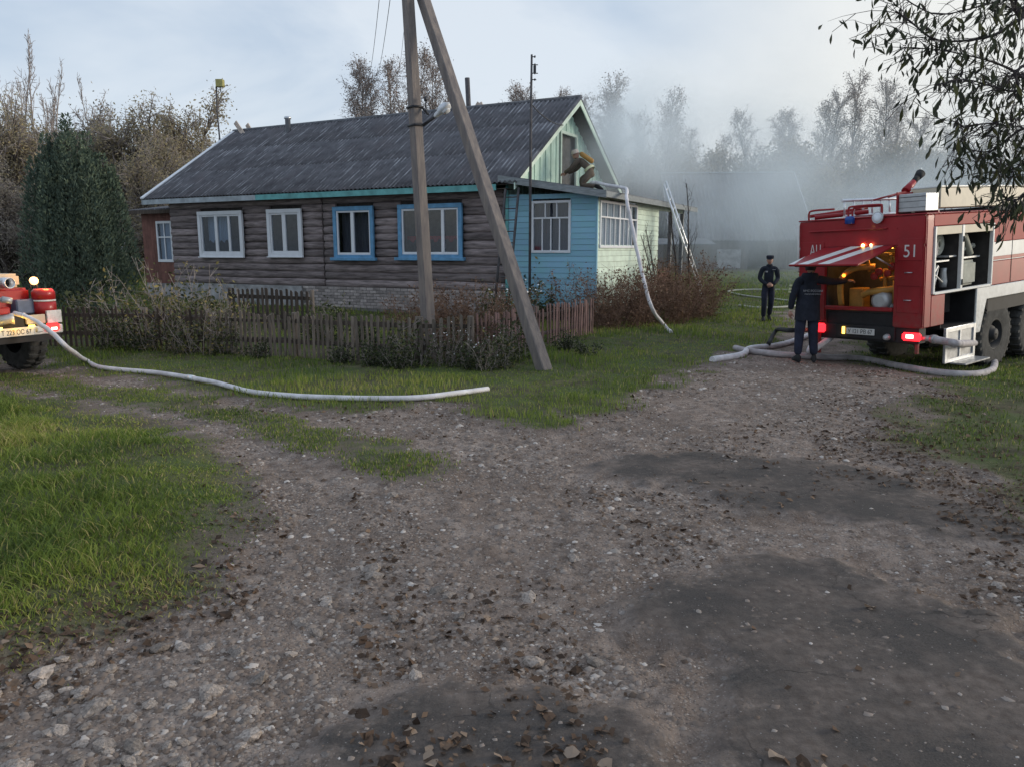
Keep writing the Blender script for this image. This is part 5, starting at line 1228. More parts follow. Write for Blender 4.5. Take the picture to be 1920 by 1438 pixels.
def boot(mb, heel, fwd, s=1.0):
    y = Vector(fwd); pitch = y.z; y.normalize(); x = y.cross(Vector((0, 0, 1))).normalized(); z = x.cross(y)
    F = frame(heel, x, y, z) @ Matrix.Scale(s, 4)
    prof = [(-.085, .030, .075), (-.075, .042, .13), (0, .046, .15), (.07, .046, .105), (.13, .050, .08), (.185, .044, .062), (.215, .022, .035)]
    vs = []; 
    for yy, w, h in prof:
        for k in range(10):
            a = 2*math.pi*k/10; vs.append((w*math.cos(a), yy, max(0.0, h/2+h/2*math.sin(a)*1.05)))
    mb.add(vs, [(i*10+k, i*10+(k+1) % 10, (i+1)*10+(k+1) % 10, (i+1)*10+k) for i in range(len(prof)-1) for k in range(10)] + [tuple(range(9, -1, -1)), tuple(range((len(prof)-1)*10, len(prof)*10))], True, F)

ED = [('pel', 'wai'), ('wai', 'che'), ('che', 'nb'), ('nb', 'nk'), ('nk', 'hd'), ('nb', 'shL'), ('shL', 'elL'), ('elL', 'wrL'), ('nb', 'shR'), ('shR', 'elR'), ('elR', 'wrR'),
      ('pel', 'hiL'), ('hiL', 'knL'), ('knL', 'anL'), ('pel', 'hiR'), ('hiR', 'knR'), ('knR', 'anR')]
def person(name, label, loc, yaw, J, head_f, mats, rule, hands, boots, s=1.0, tilt=0.0, group=None):
    e = empty(name, loc, yaw, label, 'person', group); e.scale = (s, s, s)
    me = skin_mesh(J, ED, 'pel', 'body')
    for m in mats: me.materials.append(m)
    for p in me.polygons: p.material_index = rule(p.center); p.use_smooth = True
    nb = len(mats)
    hb = MB(); R = head_mb(hb, Vector(J['hd'][:3])+Vector((0, .0, .075)), head_f, tilt)
    for h in hands: hand_mb(hb, *h)
    hm = hb.mesh('head', [M['skin'], M['lip'], M['eye']])
    bm = bmesh.new(); bm.from_mesh(me)
    off = len(me.materials)
    for m in (M['skin'], M['lip'], M['eye']): me.materials.append(m)
    for p in hm.polygons: p.material_index += off
    bm.from_mesh(hm); bm.to_mesh(me); bm.free()
    link('body', me, None, e)
    for h, f in boots:
        b = MB(); boot(b, h, f); b.build('boot', M['black'], e)
    return e, R

def build_people():
    # --- officer at the pump, back to us, right arm reaching into the bay
    J = dict(pel=(0, 0, .98, .165, .125), wai=(0, .0, 1.10, .165, .125), che=(0, .01, 1.32, .185, .13), nb=(0, .0, 1.47, .10, .085), nk=(.01, .01, 1.53, .062, .062), hd=(.015, .02, 1.58, .058, .058),
             shL=(-.185, -.005, 1.43, .085, .085), elL=(-.275, -.05, 1.16, .064, .066), wrL=(-.285, .02, .92, .052, .052),
             shR=(.185, .02, 1.44, .085, .085), elR=(.44, .14, 1.40, .066, .066), wrR=(.68, .22, 1.42, .05, .05),
             hiL=(-.095, 0, .90, .115, .12), knL=(-.11, .02, .52, .088, .09), anL=(-.12, 0, .11, .068, .072), hiR=(.095, 0, .90, .115, .12), knR=(.12, .03, .52, .088, .09), anR=(.155, .0, .11, .068, .072))
    rule = lambda c: 1 if (c.z < .86 and abs(c.x) < .24) else 0
    p = gp(1508, 679)
    e, R = person('person', 'officer in black cap and long dark jacket reaching into the engine pump bay', p, rad(-8), J, (.55, .8, -.1), [M['navy'], M['navy2']], rule,
                  [((-.287, .025, .895), (0, .15, -1), (1, .3, 0), 1, .5, 1), ((.70, .225, 1.42), (1, .3, .05), (0, .2, -1), 1, .7, 1)], [((-.12, 0, 0), (-.12, 1, 0)), ((.155, 0, 0), (.2, 1, 0))], 1.05)
    ja = MB(); n = 24
    rings = [(.74, .215, .165), (.80, .213, .163), (.95, .205, .158), (1.1, .196, .15), (1.25, .198, .15), (1.36, .19, .142)]
    vs = [(rx*math.cos(2*math.pi*k/n)*(1+.018*math.sin(5*k+z*9)), ry*math.sin(2*math.pi*k/n)+.004, z+(.012*math.sin(3*k) if z < .78 else 0)) for z, rx, ry in rings for k in range(n)]
    ja.add(vs, [(i*n+k, i*n+(k+1) % n, (i+1)*n+(k+1) % n, (i+1)*n+k) for i in range(len(rings)-1) for k in range(n)], True)
    jk = ja.build('jacket', M['navy'], e)
    MB().lathe([(.115, 1.44), (.135, 1.50), (.12, 1.55), (.10, 1.56)], 18, Matrix.Diagonal((1.1, .9, 1, 1)), cap=False).build('collar', M['navy'], e)
    cp = MB(); cp.lathe([(.088, .0), (.104, .02), (.108, .07), (.088, .125), (.04, .15), (.0, .152)], 20, R @ Matrix.Translation((0, -.004, .0)), cap=False); cp.build('cap', M['black'], e)
    MB().lathe([(.079, -.06), (.09, -.02), (.094, .01)], 18, R @ Matrix.Translation((0, -.02, .0)), cap=False).build('hair', M['hair'], e)
    RX = Matrix.Rotation(rad(90), 4, 'X')
    text('back_print', 'МЧС РОССИИ', .052, M['greytext'], e, Matrix.Translation((.03, -.166, 1.255)) @ RX, .001, 'CENTER', .9); text('back_print', 'ПОЖАРНАЯ ОХРАНА', .03, M['greytext'], e, Matrix.Translation((.03, -.166, 1.20)) @ RX, .001, 'CENTER', .9)
    sl = MB()
    for z in (1.33, 1.27, 1.22): sl.box(-.335+(1.33-z)*-.12, -.30+(1.33-z)*-.12, -.06, -.015, z, z+.028)
    sl.build('sleeve_patch', M['reflect'], e)
    # --- officer walking, facing us, hands together in front
    J = dict(pel=(0, 0, .97, .15, .115), wai=(0, 0, 1.09, .155, .115), che=(0, 0, 1.30, .18, .125), nb=(0, 0, 1.46, .095, .08), nk=(0, .01, 1.51, .06, .06), hd=(0, .02, 1.57, .056, .056),
             shL=(-.18, 0, 1.42, .082, .082), elL=(-.25, -.01, 1.15, .066, .066), wrL=(-.09, .19, .99, .047, .047), shR=(.18, 0, 1.42, .082, .082), elR=(.25, -.01, 1.15, .066, .066), wrR=(.09, .19, .99, .047, .047),
             hiL=(-.09, 0, .90, .108, .112), knL=(-.10, -.02, .52, .082, .086), anL=(-.10, -.20, .14, .064, .068), hiR=(.09, 0, .90, .108, .112), knR=(.10, .11, .52, .082, .086), anR=(.11, .12, .10, .064, .068))
    rule = lambda c: 1 if c.z < .90 and c.y < .16 else 0
    p = gp(1437, 602)
    e, R = person('person', 'officer in peaked cap and dark uniform walking towards us with hands clasped', p, rad(172), J, (.25, 1, -.1), [M['navy'], M['navy2']], rule,
                  [((-.075, .20, .98), (1, .3, -.2), (0, -1, 0), 1, .7, -1), ((.075, .20, .99), (-1, .3, -.2), (0, -1, 0), 1, .7, 1)], [((-.10, -.21, .03), (0, 1, -.25)), ((.11, .12, 0), (.1, 1, 0))], 1.02)
    cp = MB(); cp.lathe([(.09, .035), (.098, .06), (.104, .10), (.09, .125), (.0, .13)], 20, R @ Matrix.Translation((0, -.006, .0)), cap=False)
    cp.add([(-.07, .07, .045), (.07, .07, .045), (.055, .135, .03), (-.055, .135, .03), (-.07, .07, .055), (.07, .07, .055), (.055, .135, .037), (-.055, .135, .037)], [(0, 3, 2, 1), (4, 5, 6, 7), (0, 1, 5, 4), (1, 2, 6, 5), (2, 3, 7, 6), (3, 0, 4, 7)], True, R); cp.build('cap', M['navy'], e)
    MB().lathe([(.075, 1.44), (.09, 1.50), (.08, 1.53)], 16, None, cap=False).build('collar', M['navy'], e)
    MB().box(.06, .12, .128, .14, 1.32, 1.36).build('badge', M['greytext'], e, .004); MB().box(-.14, -.06, .122, .134, 1.385, 1.40).build('name_strip', M['greytext'], e)
    MB().box(-.275, -.262, -.03, .04, 1.33, 1.40).build('sleeve_patch', M['greytext'], e)
    # --- firefighter bent over on the porch roof
    J = dict(pel=(0, -.10, .52, .17, .15), wai=(0, .0, .64, .17, .14), che=(0, .20, .78, .19, .15), nb=(0, .34, .87, .10, .09), nk=(0, .38, .91, .06, .06), hd=(0, .41, .94, .058, .058),
             shL=(-.19, .28, .82, .088, .088), elL=(-.23, .48, .60, .07, .07), wrL=(-.14, .72, .50, .055, .055), shR=(.19, .28, .82, .088, .088), elR=(.23, .50, .62, .07, .07), wrR=(.14, .74, .52, .055, .055),
             hiL=(-.11, -.09, .45, .13, .13), knL=(-.17, .16, .10, .10, .10), anL=(-.14, -.30, .08, .075, .075), hiR=(.11, -.09, .45, .13, .13), knR=(.17, .30, .33, .10, .10), anR=(.15, .22, .02, .075, .075))
    loc = HW(1.25, 3.0, 3.93-.165*1.35+.055)
    e, R = person('person', 'firefighter in helmet and tan gear bent over on the porch roof', loc, rad(62), J, (0, 1, -.35), [M['bunker']], lambda c: 0,
                  [((-.13, .735, .49), (0.2, 1, -.2), (0, -.2, -1), 1, .8, 1), ((.13, .755, .51), (-.2, 1, -.2), (0, -.2, -1), 1, .8, -1)], [((-.14, -.34, .0), (0, -1, -.3)), ((.15, .22, .0), (0, 1, 0))], 1.0)
    MB().lathe([(.135, .03), (.115, .05), (.118, .10), (.09, .16), (.0, .18)], 20, R, cap=False).build('helmet', M['palewood'], e)
    MB().lathe([(.0, -.25), (.06, -.24), (.075, -.2), (.075, .2), (.05, .25), (.0, .26)], 14, frame((0, .06, .93), (1, 0, 0), (0, -.55, .83), (0, .83, .55)), cap=False).build('air_cylinder', M['ochre'], e)
    def band(c, ax, r1, r2, h=.022):
        c = Vector(c); ax = Vector(ax).normalized(); x = Vector((1, 0, 0)); y = ax.cross(x); vs = []
        for hh in (-h, h):
            for k in range(20):
                a = 2*math.pi*k/20; vs.append(c+x*r1*math.cos(a)+y*r2*math.sin(a)+ax*hh)
        return [(vs, [(k, (k+1) % 20, 20+(k+1) % 20, 20+k) for k in range(20)])]
    for c, ax, a, b in (((0, -.04, .585), (0, .6, .75), .185, .16),):
        for vs, fs in band(c, ax, a, b, .04): MB().add(vs, fs, True).build('reflective_band', M['reflect'], e)
build_people()
# ------------------------------------------------------------------ plants
def leaf_cards(C, size, rng, up=0.0, aspect=.5, droop=0.0, bend=True):
    """two-triangle leaves at the centres C with random orientation -> V, F"""
    n = len(C); a = rng.random(n)*2*np.pi; z = rng.normal(0, 1, (n, 3)); z[:, 2] += up; z /= np.linalg.norm(z, axis=1)[:, None]
    t = np.stack([np.cos(a), np.sin(a), rng.normal(0, .5, n)-droop], 1); t -= z*(t*z).sum(1)[:, None]; t /= np.linalg.norm(t, axis=1)[:, None]+1e-9
    w = np.cross(z, t); s = np.asarray(size)*(.6+.8*rng.random(n)); s = s[:, None]
    V = np.stack([C-t*s*.5, C+w*s*.5*aspect+z*s*.08, C+t*s*.5, C-w*s*.5*aspect+z*s*.08], 1).reshape(-1, 3)
    F = np.arange(4*n).reshape(n, 4); return V, F
def leaf_mesh(name, C, size, mt, rng, tint=None, **k):
    V, F = leaf_cards(C, size, rng, **k); t = rng.random(len(C)) if tint is None else tint
    return np_mesh(name, V, F, [mt], False, {'tint': np.repeat(np.clip(t, 0, 1), 4)})
def strip_tubes(segs, n=3):
    """segs: list of (p0,p1,r0,r1) -> V,F of n-sided tapering tubes, no caps"""
    A = np.array([s[0] for s in segs], float); B = np.array([s[1] for s in segs], float); r0 = np.array([s[2] for s in segs]); r1 = np.array([s[3] for s in segs])
    d = B-A; d /= np.linalg.norm(d, axis=1)[:, None]+1e-9; ref = np.where(np.abs(d[:, 2:3]) > .9, [[1., 0, 0]], [[0, 0, 1.]])
    u = np.cross(d, ref); u /= np.linalg.norm(u, axis=1)[:, None]; w = np.cross(d, u); V = np.zeros((len(A), 2*n, 3))
    for k in range(n):
        c, s = math.cos(2*math.pi*k/n), math.sin(2*math.pi*k/n)
        V[:, k] = A+(u*c+w*s)*r0[:, None]; V[:, n+k] = B+(u*c+w*s)*r1[:, None]
    b = (np.arange(len(A))*2*n)[:, None]
    F = np.concatenate([np.concatenate([b+k, b+(k+1) % n, b+n+(k+1) % n, b+n+k], 1) for k in range(n)]); return V.reshape(-1, 3), F

def branch_tree(rng, H, spread, n1, n2, n3, up=.6, trunk_r=.12, bare_to=.25, droop=0.0, tw=.012, fork=1, lean=0.0):
    """returns limb segments, twig segments, twig tips"""
    limbs, twigs, tips = [], [], []
    for f in range(fork):
        p = np.array([rng.normal(0, .12*fork), rng.normal(0, .12*fork), 0.]); d = np.array([rng.normal(0, .05+.08*(fork > 1))+lean, rng.normal(0, .05+.08*(fork > 1)), 1.]); pts = [p.copy()]
        N = 14
        for i in range(N):
            d = d+rng.normal(0, .045, 3)*[1, 1, 0]; d /= np.linalg.norm(d); p = p+d*H/N*(1-.15*(f > 0)); pts.append(p.copy())
        rr = [trunk_r*(1-i/N)**.8+.012 for i in range(N+1)]
        limbs += [(pts[i], pts[i+1], rr[i], rr[i+1]) for i in range(N)]
        for j in range(n1):
            t = bare_to+(1-bare_to)*(j+rng.random())/n1*.97; i = min(int(t*N), N-1); q = pts[i]+(pts[i+1]-pts[i])*(t*N-i)
            a = rng.random()*2*math.pi; L = spread*(1-.62*(t-bare_to)/(1-bare_to))*(.65+.6*rng.random()); dd = np.array([math.cos(a), math.sin(a), up*(1+.8*rng.random())]); dd /= np.linalg.norm(dd)
            m = 6; b = q.copy(); bp = [b.copy()]
            for k in range(m):
                dd = dd+rng.normal(0, .10, 3)+np.array([0, 0, .06-droop*.12*k/m]); dd /= np.linalg.norm(dd); b = b+dd*L/m; bp.append(b.copy())
            r0 = max(tw*1.2, trunk_r*.34*(1-t)+tw); limbs += [(bp[k], bp[k+1], r0*(1-k/m*.8), r0*(1-(k+1)/m*.8)) for k in range(m)]
            for k2 in range(n2):
                s = .2+.8*(k2+rng.random())/n2; k = min(int(s*m), m-1); q2 = bp[k]+(bp[k+1]-bp[k])*(s*m-k)
                d2 = (bp[k+1]-bp[k])/(L/m)+rng.normal(0, .55, 3)+np.array([0, 0, .15]); d2 /= np.linalg.norm(d2); L2 = L*.42*(.5+.8*rng.random())*(1.15-.5*s)
                c1 = q2+d2*L2*.5; d3 = d2+np.array([0, 0, -droop*.6])+rng.normal(0, .15, 3); d3 /= np.linalg.norm(d3); c2 = c1+d3*L2*.5
                twigs += [(q2, c1, tw, tw*.75), (c1, c2, tw*.75, tw*.45)]; tips += [c1, c2]
                for k3 in range(n3):
                    s3 = rng.random(); q3 = q2+(c1-q2)*s3 if rng.random() < .4 else c1+(c2-c1)*s3; d4 = d3+rng.normal(0, .6, 3)+np.array([0, 0, -droop]); d4 /= np.linalg.norm(d4); L3 = L2*.5*(.4+.9*rng.random())
                    c3 = q3+d4*L3; twigs.append((q3, c3, tw*.6, tw*.3)); tips.append(c3)
    return limbs, twigs, np.array(tips)

def tree_meshes(seed, bark, twigm, leafm=None, leaves=0, lsize=.1, sides=5, tint=None, **k):
    rng = np.random.default_rng(seed); limbs, twigs, tips = branch_tree(rng, **k)
    V, F = strip_tubes(limbs, sides); out = [('trunk', np_mesh('trunk', V, F, [bark], True))]
    V, F = strip_tubes(twigs, 3); out.append(('twigs', np_mesh('twigs', V, F, [twigm], True)))
    if leaves:
        C = tips[rng.integers(0, len(tips), leaves)]+rng.normal(0, lsize*1.6, (leaves, 3)); t = rng.random(leaves) if tint is None else np.clip(rng.normal(tint, .2, leaves), 0, 1)
        out.append(('foliage', leaf_mesh('foliage', C, lsize, leafm, rng, t, droop=.6)))
    return out
def plant(name, parts, loc, rz, sc, label, cat, group=None):
    e = empty(name, loc, rz, label, cat, group); e.scale = sc if isinstance(sc, tuple) else (sc, sc, sc)
    for n, me in parts: 
        o = link(n, me, None, e)
        if n in ('foliage', 'twigs', 'stems', 'blossoms'): o['kind'] = 'stuff'
    return e

def build_trees():
    # birches
    BK = [tree_meshes(40+i, M['birch_bark'], M['twigm'], M['birch_leaf'], 3400, .12, H=13, spread=3.5, n1=46, n2=10, n3=4, up=1.2, trunk_r=.15, bare_to=.22, droop=.5, tw=.020, tint=.5) for i in range(4)]
    def birch(px, py, Y, k, label, group, wide=1.0):
        top = atY(px, py, Y); z = float(height(top.x, Y)); s = (top.z-z)/13.2
        return plant('birch_tree', BK[k], (top.x, Y, z-.1), random.uniform(0, 6.28), (s*wide, s*wide, s), label, 'birch', group)
    g = 'bare birches behind the house roof'
    for i, (px, py, Y, k, w, lab) in enumerate([(668, 135, 62, 0, .95, 'leftmost bare birch behind the ridge'), (705, 120, 64, 1, .9, 'second bare birch behind the ridge, under the thin wires'), (742, 118, 63, 2, .9, 'reddish bare birch just left of the concrete pole'), (752, 98, 66, 3, .9, 'tallest bare birch, half hidden by the concrete pole'), (802, 110, 66, 0, .8, 'slim bare birch between the concrete pole and its brace'), (832, 165, 66, 2, .7, 'low bare birch right behind the leaning brace')]):
        birch(px, py, Y, k, lab, g, w)
    for px, py, k, lab in [(990, 165, 1, 'bare birch above the ridge beside the thin aerial pole'), (1018, 168, 3, 'bare birch above the ridge right of the aerial pole'), (1060, 172, 2, 'bare birch just left of the gable peak')]:
        birch(px, py, 72, k, lab, 'bare birches above the right end of the ridge', .8)
    g = 'tall birches in the smoke behind the porch and barn'
    L = [(1140, 158, 62, 0, 'tall smoky birch just right of the gable rake'), (1165, 175, 66, 1, 'smoky birch right of the tallest one by the gable'), (1105, 185, 68, 2, 'smoky birch half behind the gable peak'), (1215, 205, 64, 3, 'smoky birch above the top of the metal ladder'), (1240, 182, 66, 0, 'broad smoky birch right of the metal ladder'), (1262, 215, 70, 2, 'low smoky birch left of the barn ridge'), (1305, 245, 78, 1, 'low pale birch above the barn roof left end'), (1360, 255, 80, 2, 'small birch above the barn ridge'), (1420, 205, 84, 3, 'slim birch above the walking officer'), (1470, 212, 86, 1, 'birch above the barn right of the slim one'), (1500, 215, 82, 0, 'spreading birch above the barn gable end'), (1545, 200, 84, 2, 'birch left of the pale clump above the truck'), (1570, 180, 84, 3, 'birch in the clump above the red truck, left side'), (1608, 152, 83, 0, 'tallest birch above the red truck'), (1640, 165, 85, 1, 'birch right of the tallest one above the truck'), (1680, 200, 86, 2, 'birch behind the hanging leaves, above the water monitor'), (1720, 215, 88, 3, 'birch behind the hanging leaves, right of the monitor'), (1780, 240, 88, 0, 'birch behind the hanging leaves above the cream coaming'), (1850, 235, 90, 1, 'birch behind the hanging leaves at the right edge'), (1915, 240, 90, 2, 'outermost birch at the right edge behind the leaves')]
    for px, py, Y, k, lab in L: birch(px, py, Y, k, lab, g, random.uniform(.85, 1.1))
    # low wood under the birches
    WK = [tree_meshes(70+i, M['bark'], M['twigm'], M['leaf_dull'], 9000, .26, H=7, spread=2.9, n1=22, n2=7, n3=2, up=.8, trunk_r=.13, bare_to=.08, droop=.3, tw=.03, fork=2) for i in range(3)]
    g = 'low dark trees in the smoke under the birches'
    words = ['behind the ladder top', 'left of the barn ridge', 'above the barn roof', 'behind the barn ridge', 'right of the barn gable', 'above the truck ladder', 'behind the water monitor', 'behind the cream coaming', 'behind the hanging leaves', 'at the right edge', 'beyond the right edge']
    for i, px in enumerate([1200, 1275, 1345, 1415, 1490, 1555, 1620, 1690, 1760, 1840, 1930]):
        Y = 68+random.uniform(-2, 4); top = atY(px, 290+random.uniform(-15, 20), Y); z = float(height(top.x, Y)); s = (top.z-z)/7.2
        plant('bushy_tree', WK[i % 3], (top.x, Y, z-.1), random.uniform(0, 6), (s*.9, s*.9, s), 'dull bushy tree in the smoke '+words[i], 'tree', g)
    # far wood that closes the view
    far_wood()
    # left: willows and alders turning yellow grey
    WL = [tree_meshes(90+i, M['bark'], M['twigm'], M['leaf_olive'], 10000, .135, H=8, spread=3.4, n1=28, n2=10, n3=4, up=.9, trunk_r=.16, bare_to=.06, droop=.35, tw=.024, fork=3, tint=.5) for i in range(3)]
    WG = [tree_meshes(95+i, M['bark'], M['twigm'], M['leaf_dull'], 8000, .13, H=8, spread=3.2, n1=28, n2=10, n3=4, up=.9, trunk_r=.16, bare_to=.06, droop=.35, tw=.024, fork=3) for i in range(2)]
    g = 'yellowing willows beyond the left end of the house'
    L = [(375, 268, 44, 0, 'O', 'rightmost yellowing willow touching the roof rake'), (335, 225, 46, 1, 'O', 'olive willow left of the roof rake'), (290, 192, 48, 2, 'O', 'tallest olive willow left of the roof'), (245, 205, 47, 0, 'O', 'grey brown willow behind the dark juniper top'), (200, 200, 48, 1, 'G', 'greyish willow right behind the juniper'), (150, 215, 46, 0, 'G', 'grey willow left of the juniper top'), (95, 212, 44, 2, 'O', 'tan willow under the tall bare trees'), (40, 225, 43, 1, 'G', 'dull willow second from the left edge'), (-10, 205, 42, 0, 'O', 'tan willow at the left edge'), (-70, 220, 44, 1, 'G', 'dull willow beyond the left edge'), (330, 300, 38, 2, 'O', 'low reddish willow just behind the roof corner'), (60, 330, 33, 0, 'G', 'nearer grey willow left of the juniper'), (5, 300, 32, 1, 'G', 'nearest grey willow above the small tender'), (285, 270, 40, 1, 'O', 'middle olive willow in front of the tallest')]
    for px, py, Y, k, kind, lab in L:
        top = atY(px, py, Y); z = float(height(top.x, Y)); s = (top.z-z)/8.3
        plant('willow_tree', (WL if kind == 'O' else WG)[k % (3 if kind == 'O' else 2)], (top.x, Y, z-.1), random.uniform(0, 6), (max(s, .75), max(s, .75), s), lab, 'willow', g)
    BT = [tree_meshes(110+i, M['twigm'], M['twigm'], H=12, spread=1.9, n1=26, n2=6, n3=1, up=2.4, trunk_r=.08, bare_to=.3, droop=-.1, tw=.018, fork=3) for i in range(2)]
    for px, py, Y, k, lab in [(15, 72, 50, 0, 'bare upright tree nearest the left edge'), (55, 55, 50, 1, 'tallest bare upright tree at the upper left'), (85, 110, 51, 0, 'bare upright tree right of the tallest'), (172, 130, 52, 1, 'lone bare upright tree above the juniper'), (340, 200, 53, 0, 'small bare tree above the willows left of the mast')]:
        top = atY(px, py, Y); z = float(height(top.x, Y)); s = (top.z-z)/12.3
        plant('bare_tree', BT[k], (top.x, Y, z-.1), random.uniform(0, 6), (s*.8, s*.8, s), lab, 'tree', 'bare upright trees over the willows')
    # dark juniper by the left end of the house
    rng = np.random.default_rng(5); b = gp(165, 590); Y = 21.5; top = atY(160, 212, Y); x0 = atY(150, 500, Y).x; H = top.z
    C = []; O_ = []; Tn = []
    for q in range(46):                      # many upright sprays make the ragged cone
        a = rng.random()*6.28; rr = 1.30*math.sqrt(rng.random()) if q else 0.0; zt = H*(.98-.24*(rr/1.3)**2.4)*(.86+.14*rng.random()) if q else H; z0 = (.02+.25*rng.random())*zt; w = (.42+.20*rng.random()); m = 1000
        t = rng.random(m)**.9; ang = rng.random(m)*6.28; rad_ = w*np.clip(1.02-t, 0, 1)**.55*(.35+.65*np.clip(t*5, 0, 1))*(.45+.55*rng.random(m)**.5)
        ox = rr*math.cos(a)*(.80+.20*(1-t)); oy = rr*math.sin(a)*(.80+.20*(1-t)); C.append(np.stack([ox+rad_*np.cos(ang), oy+rad_*np.sin(ang), z0+t*(zt-z0)], 1)); O_.append(np.stack([np.cos(ang)*.5+math.cos(a)*.15, np.sin(ang)*.5+math.sin(a)*.15, np.full(m, .9)], 1)); Tn.append(np.full(m, rng.normal(.5, .16)))
    C = np.concatenate(C); n = len(C); out = np.concatenate(O_)+rng.normal(0, .26, (n, 3)); out /= np.linalg.norm(out, axis=1)[:, None]; Tn = np.concatenate(Tn)
    L = .12*(.6+.8*rng.random(n))[:, None]; side = np.cross(out, rng.normal(0, 1, (n, 3))); side /= np.linalg.norm(side, axis=1)[:, None]
    V = np.stack([C-side*.011, C+side*.011, C+out*L*.6+side*.017, C+out*L, C+out*L*.6-side*.017], 1).reshape(-1, 3)
    i5 = (np.arange(n)*5)[:, None]; F = np.concatenate([np.concatenate([i5, i5+1, i5+2, i5+4], 1), np.concatenate([i5+4, i5+2, i5+3, i5+3], 1)])
    F = F[:n]; V2 = V
    tint = np.repeat(np.clip(Tn+rng.normal(0, .16, n), 0, 1), 5)
    e = empty('juniper_tree', (x0, Y, float(height(x0, Y))-.05), 0, 'dark green conical juniper at the left end of the log house', 'juniper')
    o = link('foliage', np_mesh('foliage', V2, F, [M['needle']], False, {'tint': tint}), None, e); o['kind'] = 'stuff'
    segs = [((0, 0, 0), (0, 0, H*.5), .10, .07), ((0, 0, H*.5), (.03, 0, H*.97), .07, .015)]
    for k in range(60):
        a = random.uniform(0, 6.28); t0 = random.uniform(.05, .85); L = 1.25*(1-t0)**.5; segs.append(((0, 0, t0*H), (L*.7*math.cos(a), L*.7*math.sin(a), t0*H+.5), .025, .008))
    V, F = strip_tubes(segs, 5); link('trunk', np_mesh('trunk', V, F, [M['bark']], True), None, e)

def far_wood():
    rng = np.random.default_rng(77); n = 26000
    x = rng.uniform(-150, 190, n); y = 118+rng.random(n)*34+.0006*x*x; hgt = (9+6*fbm(x, y*0, .05, 4, 6))*(.0+rng.random(n)**.55)
    z = height(x, y)+hgt; C = np.stack([x, y, z], 1)
    me = leaf_mesh('far_wood', C, 1.25, M['leaf_dull'], rng, np.clip(rng.normal(.45, .2, n), 0, 1), droop=.3)
    tag(link('far_wood', me), 'far grey wood closing the view behind the fields', 'wood', None, 'stuff')
    segs = []
    for i in range(900):
        xx = rng.uniform(-150, 190); yy = 116+rng.random()*30+.0006*xx*xx; z0 = float(height(xx, yy)); segs.append(((xx, yy, z0), (xx+rng.normal(0, .4), yy, z0+rng.uniform(8, 15)), .13, .03))
    V, F = strip_tubes(segs, 4); tag(link('far_trunks', np_mesh('far_trunks', V, F, [M['bark']])), 'thin grey trunks of the far wood', 'wood', None, 'stuff')
M['twigm'] = mat('grey_twig', (0.33, 0.285, 0.265), 0.9, var=.3)  # twig grey lightened so haze over the far trees sits in the colour
build_trees()

